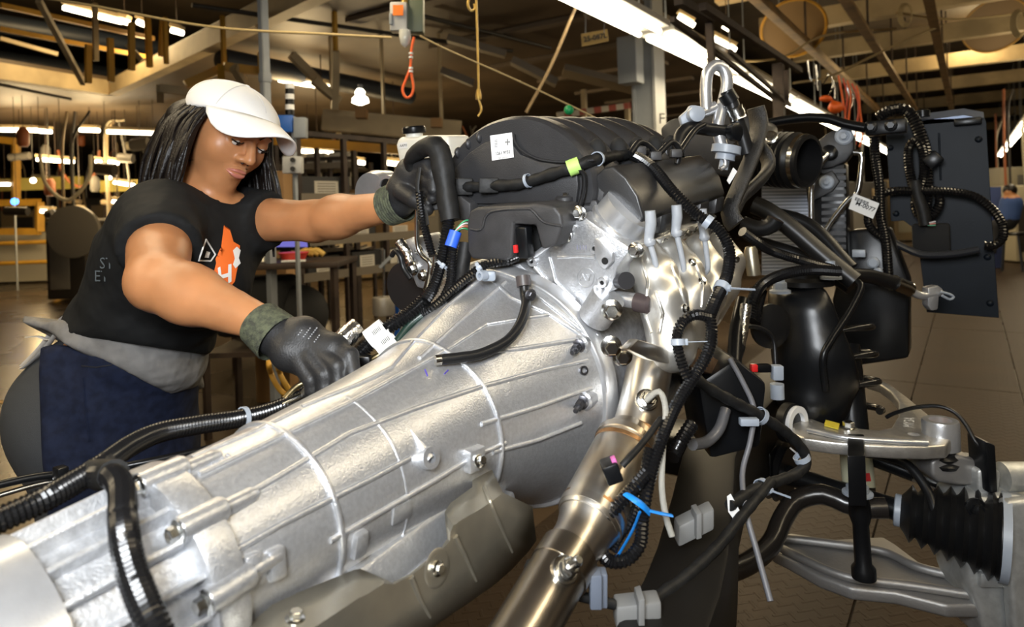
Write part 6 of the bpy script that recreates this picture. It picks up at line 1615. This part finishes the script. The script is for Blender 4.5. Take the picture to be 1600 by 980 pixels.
# ================================================================== WORK TABLE
WT = thing('work_table', 'dark steel work table with thin legs behind the leaning person', 'table', (atD(440, 410, 4.4).x, atD(440, 410, 4.4).y, 0))
tc_ = atD(440, 412, 4.4); ZT = atD(440, 407, 4.4).z
tx, ty = RT0, FW
mk('tabletop', box((tc_.x, tc_.y, ZT - .02), (.86, .55, .035), (tx, ty, UP0), .004), RACK, WT, 30)
for sx in (-.40, .40):
    for sy in (-.24, .24):
        c = V3(tc_.x, tc_.y, 0) + tx * sx + ty * sy
        mk('leg', bar((c.x, c.y, 0), (c.x, c.y, ZT - .04), .035, .035), RACK, WT, 0)
mk('lower_shelf', box((tc_.x, tc_.y, ZT - .55), (.82, .5, .03), (tx, ty, UP0)), RACK, WT, 0)
mk('machine_body', box(V3(tc_.x, tc_.y, ZT - .28) - tx * .15, (.45, .4, .36), (tx, ty, UP0), .06, 3), DARK, WT, 40)
mk('machine_cover', sphere(V3(tc_.x, tc_.y, ZT - .35) + tx * .1, .19, 18, 12), DARK, WT, 60)
MN = thing('monitor', 'flat monitor with bluish-purple screen on the work table', 'monitor', atD(445, 395, 4.6))
mk('bezel', prism([atD(a, b_, 4.55) for a, b_ in ((408, 362), (480, 366), (484, 392), (410, 392))], FW * .04, .004), BLACKP, MN, 30)
mk('screen', prism([atD(a, b_, 4.545) for a, b_ in ((411, 364), (478, 368), (481, 386), (412, 386))], FW * -.002), mat('lit_screen', (.05, .05, .1), .3, emit=(.16, .15, .55), estr=.9), MN, 0)
mk('stand', bar(atD(446, 392, 4.56), V3(atD(446, 392, 4.56).x, atD(446, 392, 4.56).y, ZT), .08, .03), BLACKP, MN, 0)
BO = thing('water_bottle', 'clear plastic water bottle with white label on the work table', 'bottle', V3(atD(407, 405, 4.3).x, atD(407, 405, 4.3).y, ZT))
bo = V3(atD(407, 405, 4.3).x, atD(407, 405, 4.3).y, ZT)
mk('body', lathe([(.030, 0), (.034, .01), (.033, .07), (.034, .14), (.030, .165), (.014, .195), (.014, .205)], bo, UP0, 22), mat('bottle_clear', (.62, .64, .62), .12, trans=.55), BO, 50)
mk('cap', lathe([(.016, .205), (.016, .222)], bo, UP0, 16), WHITE, BO, 40)
mk('label', lathe([(.0348, .095), (.0348, .135)], bo, UP0, 22, cap=False), mat('bottle_label', (.6, .62, .62), .5), BO, 50)
TRY = thing('red_food_tray', 'red plastic food container on the work table', 'tray', V3(atD(458, 402, 4.3).x, atD(458, 402, 4.3).y, ZT))
tp = V3(atD(459, 402, 4.3).x, atD(459, 402, 4.3).y, ZT)
mk('tub', lathe([(.065, 0), (.09, .05), (.094, .05), (.094, .056)], tp, UP0, 24), mat('tray_red', (.62, .05, .035), .4), TRY, 40)
mk('napkin', box(tp + RT * .03 - FW * .1 + UP0 * .008, (.14, .05, .012), (RT0, FW, UP0), .003), WHITE, TRY, 30)
for k in range(3):
    c = V3(atD(478 + 8 * k, 398, 4.4).x, atD(478 + 8 * k, 398, 4.4).y, ZT + .03)
    mk('yellow_fruit', tube([c - RT * .05, c + UP0 * .03, c + RT * .05], .018, 8), mat('banana', (.60, .38, .08), .5), None, 60, label='yellow banana lying beside the red container', cat='fruit', group='bananas on the table')
CL = thing('cable_loops', 'yellow cable loops hanging under the work table', 'cable', atD(440, 600, 2.6))
for dx in (0, 14):
    mk('loop', tube(path([(424 + dx, 500, 4.2), (420 + dx, 555, 2.7), (424 + dx, 585, 2.6), (440 + dx, 612, 2.6), (462, 622, 2.6)]), .010, 8), YEL, CL, 60)

# ================================================================== FLOW RACKS WITH BINS
def rack(px0, px1, d, tops, label, bins, skew=0.0, nick='near'):
    a = atD(px0, 400, d); b_ = atD(px1, 400, d + skew)
    a.z = b_.z = 0
    t = thing('flow_rack', label, 'rack', ((a.x + b_.x) / 2, (a.y + b_.y) / 2, 0))
    ex = (b_ - a).normalized(); ey = V3(-ex.y, ex.x, 0)
    if ey.dot(FW) < 0: ey = -ey
    L = (b_ - a).length
    H = 2.0
    for k in range(4):
        for dy in (0, .9):
            c = a + ex * L * k / 3 + ey * dy
            mk('upright', bar(c, c + UP0 * H, .04, .04), RACK, t, 0)
    zs = []
    for y in tops:
        z = atD((px0 + px1) / 2, y, d).z
        zs.append(z)
        mk('shelf', box(a + ex * L / 2 + ey * .45 + UP0 * z, (L, .9, .025), (ex, ey, UP0)), RACK, t, 0)
        mk('front_lip', bar(a + ey * -.02 + UP0 * (z + .02), b_ + ey * -.02 + UP0 * (z + .02), .02, .07), mat('worn_rail', (.20, .17, .13), .45, .5), t, 0)
        for j in range(5): mk('roller_track', bar(a + ex * L * (j + .5) / 5 + UP0 * (z + .02), a + ex * L * (j + .5) / 5 + ey * .88 + UP0 * (z + .03), .02, .02), RACK, t, 0)
    mk('top_rail', bar(a + UP0 * H, b_ + UP0 * H, .04, .04), RACK, t, 0)
    for (si, f0, f1, hh, lab, mm) in bins:
        z = zs[si] + .0145
        c = a + ex * L * (f0 + f1) / 2 + ey * .16
        w = L * (f1 - f0) * .92
        bt = thing('parts_bin', lab + ' on the %s shelf of the %s flow rack' % (('top', 'middle', 'lowest')[si] if len(zs) == 3 else ('top', 'second', 'third', 'lowest')[si], nick), 'bin', c + UP0 * z, 'bins on the flow racks')
        wall = .015
        for off, sz in (((0, -.13), (w, wall)), ((0, .17), (w, wall)), ((-w / 2, .02), (wall, .3)), ((w / 2, .02), (wall, .3))):
            mk('bin_wall', box(c + ex * off[0] + ey * off[1] + UP0 * (z + hh / 2), (sz[0], sz[1], hh), (ex, ey, UP0)), mm, bt, 0)
        mk('bin_base', box(c + ey * .02 + UP0 * (z + .008), (w, .3, .016), (ex, ey, UP0)), mm, bt, 0)
        lb = mk('paper_label', box(c - ey * .139 + UP0 * (z + hh * .5), (w * .5, .002, hh * .6), (ex, ey, UP0)), mat('bin_paper', (.52, .48, .40), .7), bt, 0)
        for r_ in range(4):
            mk('print_line', box(c - ey * .1405 + UP0 * (z + hh * (.68 - .12 * r_)), (w * .38, .0008, hh * .04), (ex, ey, UP0)), mat('print_grey', (.12, .11, .1), .8), lb, 0)
    return t
BIN = mat('black_bin', (.014, .013, .013), .5); BINB = mat('brown_box', (.32, .18, .07), .7); BINW = mat('white_bin', (.5, .47, .40), .6)
B1 = 'black parts bin'; B2 = 'brown cardboard box'; B3 = 'off-white parts bin'
rack(470, 660, 5.4, (310, 380, 436), 'dark flow rack with labelled bins behind the outstretched arm', [(2, .05, .30, .16, B1, BIN), (2, .38, .64, .17, B1 + ' beside the off-white bin', BIN), (2, .68, .95, .16, B3, BINW), (1, .02, .28, .14, B1, BIN), (1, .34, .60, .15, B1 + ' beside the cardboard box', BIN), (1, .66, .96, .12, B2, BINB), (0, .02, .4, .18, B1, BIN), (0, .5, .9, .08, B2, BINB)], 1.2)
rack(440, 560, 8.0, (262, 300, 345, 395), 'far dark flow rack behind the work table', [(k % 4, .05 + .3 * (k % 3), .30 + .3 * (k % 3), .16, B1 if k % 2 else B3, BIN if k % 2 else BINW) for k in range(9)], 0, 'far')
WGT = thing('hanging_counterweight', 'grey cylindrical counterweight on a thin rod', 'weight', atD(600, 490, 4.2))
mk('cylinder', lathe([(.065, 0), (.068, .01), (.068, .10), (.065, .11)], atD(600, 492, 4.2), UP0, 24), mat('zinc_grey', (.36, .33, .28), .45, .6), WGT, 40)
mk('rod', tube([atD(600, 466, 4.2), atD(600, 390, 4.2)], .008, 8, smooth=False), STEEL, WGT, 60)
mk('arm', bar(atD(594, 418, 4.2), atD(626, 386, 4.2), .04, .02), GRST, WGT, 0)
mk('stand_post', bar(atD(626, 384, 4.2), V3(atD(626, 384, 4.2).x, atD(626, 384, 4.2).y, 0), .03, .03), GRST, WGT, 0)
mk('blue_stand', merge(bar(atD(622, 440, 4.3), V3(atD(622, 440, 4.3).x, atD(622, 440, 4.3).y, 0), .05, .05), bar(atD(610, 441, 4.3), atD(630, 443, 4.3), .03, .03)), mat('blue_paint', (.01, .10, .42), .45), None, 0, label='small bright blue post beside the grey counterweight', cat='post')
# signal tower, control boxes and card by the cap visor
ST_ = thing('signal_tower', 'black and white banded signal tower over a control box', 'signal light', atD(453, 190, 4.0))
for k in range(6):
    mk('band', lathe([(.026, 0), (.026, .030)], atD(453, 180 - 8.2 * k, 4.0), UP0, 16), (WHITE if k % 2 else BLACKP), ST_, 40)
mk('pole', bar(atD(458, 182, 4.0), V3(atD(458, 182, 4.05).x, atD(458, 182, 4.05).y, 0), .02, .02), GRST, ST_, 0)
mk('blue_box', box(atD(446, 194, 4.0), (.10, .06, .10), (RT, FW, UP), .006), mat('blue_paint', (.01, .10, .42)), ST_, 30)
mk('grey_box', box(atD(470, 200, 3.98), (.07, .06, .12), (RT, FW, UP), .006), GRST, ST_, 30)
mk('control_box', box(atD(458, 258, 4.0), (.11, .06, .10), (RT, FW, UP), .006), mat('light_grey_box', (.42, .42, .41)), ST_, 30)
for k in range(2): mk('push_button', lathe([(.014, 0), (.014, .015)], atD(458, 250 + 14 * k, 3.96), -FW, 14), INK, ST_, 40)
HCD = thing('hanging_card', 'tilted cream card with orange mark beside the face', 'card', atD(419, 292, 4.1))
mk('card_string', bar(atD(416, 262, 4.11), V3(atD(416, 262, 4.11).x, atD(416, 262, 4.11).y, ZM), .004, .004), GRST, HCD, 0)
mk('orange_mark', prism([atD(a, b_, 4.095) for a, b_ in ((415, 274), (422, 272), (424, 279), (417, 281))], FW * .002), mat('orange_sticker', (.85, .20, .01)), HCD, 0)
mk('card', prism([atD(a, b_, 4.1) for a, b_ in ((415, 260), (432, 274), (420, 292), (407, 280))], FW * .004), mat('cream_card', (.55, .48, .36), .7), HCD, 0)
mk('wood_crate', box(V3(atD(424, 290, 5).x, atD(424, 290, 5).y, .84), (.25, .2, 1.66), (RT0, FW, UP0), .01), BINB, None, 30, label='brown crate behind the tilted cream card', cat='crate')
for (a, b_, w, hh) in ((565, 178, .12, .10), (682, 192, .12, .10)):
    mk('carton', box(atD(a, b_, 7.6), (w, .12, hh), (RT, FW, UP)), BINB, None, 0, label='small orange-brown carton sitting on the crane beam', cat='carton', group='cartons on the crane beam')
# ================================================================== LEFT: RAILING, WALL, MACHINES
RL = thing('guard_railing', 'yellow two-bar guard railing along the left aisle', 'railing', atZ(88, 445, 0))
P0_, P1_ = atZ(-60, 452, 0), atZ(88, 446, 0)
ex = (P1_ - P0_).normalized()
for k in range(-1, 4):
    c = P1_ + ex * (k - 0) * 2.6
    if k <= 1: mk('post', bar(c, c + UP0 * .98, .09, .09), YEL, RL, 0)
for z in (.95, .52):
    mk('rail_bar', tube([P1_ - ex * 6 + UP0 * z, P1_ + ex * 1.5 + UP0 * z], .045, 8, smooth=False), YEL, RL, 60)
mk('partition_panel', box(atD(20, 402, 15.5), (1.6, .1, 1.1), (RT0, FW, UP0)), mat('cream_panel', (.46, .43, .34), .7), None, 0, label='cream half-height partition behind the yellow railing', cat='partition')
FRB = thing('yellow_window_frame', 'tan steel frame above the cream partition', 'frame', atD(30, 340, 15))
for (a, b_, c_, e_) in ((-20, 318, 62, 316), (62, 316, 62, 362), (-20, 362, 62, 362), (25, 216, 25, 318), (-20, 216, 30, 222)):
    seg(atD(a, b_, 15), atD(c_, e_, 15), .12, YEL, 'frame_bar', FRB)
rnd = random.Random(11)
mm_ = [mat('machine_dark', (.03, .025, .02), .5), mat('machine_grey', (.16, .15, .13), .5), mat('machine_tan', (.26, .19, .10), .5), mat('machine_cream', (.40, .35, .24), .5), mat('machine_rust', (.30, .09, .03), .5)]
def machine(px, py0, py1, wpx, d, i, where):
    """a machine on the shop floor: cabinet, door, panel, pipes"""
    c = atD(px, 400, d); w = wpx * d / FPX
    top = min(2.9, max(.6, atD(px, py0, d).z))
    cn = ('dark', 'grey', 'tan', 'cream'); m0 = mm_[i % 4]
    t = thing('machine_cabinet', '%s %s machine cabinet with %s door %s' % ('tall' if top > 1.9 else 'low', cn[i % 4], cn[(i + 1) % 4], where), 'machine', (c.x, c.y, 0), 'far machines of the plant')
    mk('cabinet', box((c.x, c.y, top / 2 + .02), (w, .6, top - .04), (RT0, FW, UP0), .02), m0, t, 30)
    mk('door', box(V3(c.x, c.y, top * .45) - FW * .31 - RT0 * w * .15, (w * .5, .02, top * .6), (RT0, FW, UP0), .01), mm_[(i + 1) % 4], t, 30)
    mk('control_panel', box(V3(c.x, c.y, top * .8) - FW * .32 + RT0 * w * .25, (w * .3, .03, top * .2), (RT0, FW, UP0), .01), mm_[(i + 2) % 4], t, 30)
    for k in range(3):
        a = V3(c.x, c.y, top) + RT0 * w * rnd.uniform(-.45, .45)
        mk('riser_pipe', tube([a - UP0 * .05, a + UP0 * rnd.uniform(.4, .9) * max(.1, 3.3 - top), a + UP0 * max(.12, 3.3 - top) + RT0 * rnd.uniform(-.4, .4)], .022, 8), mm_[(i + k) % 5], t, 60)
    return t
i = 0
for (px, y0, w, d) in ((120, 345, 60, 12), (192, 340, 50, 13.2), (30, 330, 90, 19), (95, 325, 60, 20), (150, 310, 60, 19), (205, 315, 60, 17), (260, 310, 70, 19), (330, 315, 60, 18), (430, 290, 60, 15), (500, 300, 60, 16), (560, 300, 60, 14), (600, 315, 70, 18), (-40, 330, 60, 17), (660, 300, 60, 15), (740, 300, 80, 16)):
    machine(px, y0, 0, w, d, i, ('behind the yellow railing', 'beside the round drum', 'behind the cream partition', 'under the yellow conveyor guard', 'behind the dark hair', 'behind the black shirt', 'beyond the white cap', 'beyond the white cap', 'behind the signal tower', 'behind the far flow rack', 'behind the near flow rack', 'beyond the bins', 'at the end of the railing', 'behind the reservoir', 'behind the intake manifold')[i]); i += 1
mk('round_drum', lathe([(.42, 0), (.44, .05), (.44, .12), (.36, .14)], atD(120, 362, 11.5), -FW, 30), mm_[1], None, 40, label='round grey drum face behind the yellow railing', cat='drum')
for k in range(34):
    a, y, d = rnd.uniform(0, 260), rnd.uniform(225, 345), rnd.uniform(11, 18)
    w = rnd.uniform(10, 46)
    q = k % 5
    p0, p1 = atD(a, y, d), atD(a + w, y + rnd.uniform(-4, 4), d)
    hang = lambda c, t: mk('hanger_rod', bar(c, V3(c.x, c.y, max(c.z + .05, ZM)), .008, .008), mm_[0], t, 0)
    cname = ('dark', 'grey', 'tan', 'cream', 'rust-red')
    if q in (0, 1):
        t = thing('overhead_duct', 'short %s overhead duct among the far-left machines' % cname[k % 4], 'duct', p0, 'overhead ducts at far left')
        mk('duct_run', tube([p0, p1], rnd.uniform(.05, .12), 8, smooth=False), mm_[k % 4], t, 60); hang((p0 + p1) / 2, t)
    elif q == 2:
        t = thing('hanging_hose', 'looped %s hose hanging from the mezzanine at far left' % cname[2 + k % 3], 'hose', p0, 'looped hoses at far left')
        mk('hose_loop', tube([p0, p0 + RT * .1 - UP0 * .5, p0 + RT * .45 - UP0 * .75, p0 + RT * .8 - UP0 * .4, p0 + RT * .85], .03, 8), mm_[2 + k % 3], t, 60); hang(p0, t)
    elif q == 3:
        t = thing('hanging_tool', 'small %s hanging power tool at far left' % ('rust-red' if k % 2 else 'grey'), 'tool', p0, 'hanging tools at far left')
        mk('tool_body', lathe([(.06, 0), (.09, .05), (.09, .25), (.04, .32)], p0, UP0, 12), mm_[4] if k % 2 else mm_[1], t, 40); hang(p0 + UP0 * .3, t)
    else:
        t = thing('lamp_dot', 'tiny round glowing lamp among the far-left machines', 'light', p0, 'lamp dots at far left')
        mk('bulb', sphere(p0, .05, 10, 6), TUBEF, t, 60); hang(p0, t)
bl_ = thing('blue_lamp', 'small glowing blue lamp on the tan frame', 'light', atD(23, 315, 14))
mk('bulb', sphere(atD(23, 315, 14), .07, 12, 8), mat('blue_glow', (.1, .2, 1), .5, emit=(.05, .25, 1), estr=6), bl_, 60)
mk('stem', bar(atD(23, 318, 14), V3(atD(23, 318, 14).x, atD(23, 318, 14).y, 0), .03, .03), GRST, bl_, 0)
YC = thing('yellow_conveyor', 'long yellow conveyor guard above the tan frame', 'conveyor', V3(atD(40, 288, 15.6).x, atD(40, 288, 15.6).y, 0))
mk('guard_panel', box(atD(40, 288, 15.6), (2.6, .1, .28), (RT0, FW, UP0)), mat('lit_yellow', (.55, .45, .10), .5), YC, 0)  # the yellow lamplight on the guard is put into its base colour
for dx in (-1.1, 1.1): mk('leg', bar(atD(40, 292, 15.6) + RT0 * dx, V3(atD(40, 292, 15.6).x, atD(40, 292, 15.6).y, 0) + RT0 * dx, .05, .05), RACK, YC, 0)
YC = thing('yellow_conveyor', 'yellow conveyor guard behind the dark hair', 'conveyor', V3(atD(200, 290, 15).x, atD(200, 290, 15).y, 0))
mk('guard_panel', box(atD(200, 290, 15), (1.2, .1, .25), (RT0, FW, UP0)), mat('lit_yellow', (.55, .45, .10)), YC, 0)  # same base colour with the lamplight painted in
for dx in (-.5, .5): mk('leg', bar(atD(200, 292, 15) + RT0 * dx, V3(atD(200, 292, 15).x, atD(200, 292, 15).y, 0) + RT0 * dx, .05, .05), RACK, YC, 0)
mk('floor_line', box(atZ(10, 628, .003) , (.5, .08, .004), (RT0, FW, UP0)), YEL, fl, 0)
# ================================================================== RIGHT AISLE
for i, (px, y0, w, d) in enumerate(((1575, 262, 40, 17), (1590, 290, 40, 13), (1480, 270, 40, 22), (1420, 280, 60, 20), (1350, 285, 60, 18), (1300, 285, 60, 19))):
    machine(px, y0, 0, w, d, (3, 3, 1, 2, 0, 1)[i], ('behind the seated person', 'across the aisle from the seated person', 'far beyond the deflector panel', 'beyond the deflector panel', 'beyond the radiator', 'beyond the air box')[i])
PS = thing('person', 'distant seated person in blue shirt beside the far aisle', 'person', atZ(1578, 400, 0))
d_ = 11.5
def seat_fn(P):
    d = sd_cap(P, atD(1580, 318, d_), atD(1576, 340, d_), .17, .16)
    d = smin(d, sd_cap(P, atD(1577, 300, d_), atD(1578, 312, d_), .05, .06), .03)
    d = np.minimum(d, sd_ell(P, atD(1577, 300, d_), (.085, .1, .115)))
    d = smin(d, sd_cap(P, atD(1574, 320, d_), atD(1566, 338, d_), .055, .05), .03)
    d = smin(d, sd_cap(P, atD(1576, 350, d_), atD(1556, 352, d_), .11, .09), .04)
    d = smin(d, sd_cap(P, atD(1556, 352, d_), atD(1552, 392, d_), .08, .05), .04)
    d = smin(d, sd_cap(P, atD(1552, 394, d_), atD(1544, 396, d_), .045, .04), .03)
    return d
cc = A(atD(1565, 345, d_))
vv, ff = surf(seat_fn, cc - .75, cc + .75, .03)
zc = [proj(sum((vv[i] for i in f), Vector()) / len(f)) for f in ff]
fm = [1 if 309 < y < 343 else (0 if y <= 309 else 2) for x, y, d in zc]
mk('body', (vv, ff), SKIN, PS, 180, mats=[SKIN, mat('blue_work_shirt', (.03, .07, .22), .8), mat('dark_trousers', (.012, .013, .018), .8)], fmat=fm)
mk('hair', sphere(atD(1578, 297, d_), .105, 14, 10), HAIR, PS, 60)
CHR = thing('stool', 'dark stool under the distant seated person', 'stool', atZ(1580, 402, 0))
sp_ = atD(1580, 362, d_)
mk('stool_seat', lathe([(.18, 0), (.2, .03), (.18, .05)], V3(sp_.x, sp_.y, sp_.z - .06), UP0, 18), BLACKP, CHR, 40)
for k in range(4):
    a = k * 1.57 + .7
    mk('leg', bar((sp_.x + .13 * math.cos(a), sp_.y + .13 * math.sin(a), sp_.z - .05), (sp_.x + .2 * math.cos(a), sp_.y + .2 * math.sin(a), 0), .03, .03), BLACKP, CHR, 0)
mk('notice_board', box(V3(atD(1554, 318, 12).x, atD(1554, 318, 12).y, .72), (.22, .04, 1.44), (RT0, FW, UP0)), mat('board_blue', (.06, .09, .24), .6), None, 0, label='slim blue board standing beside the seated person', cat='board')
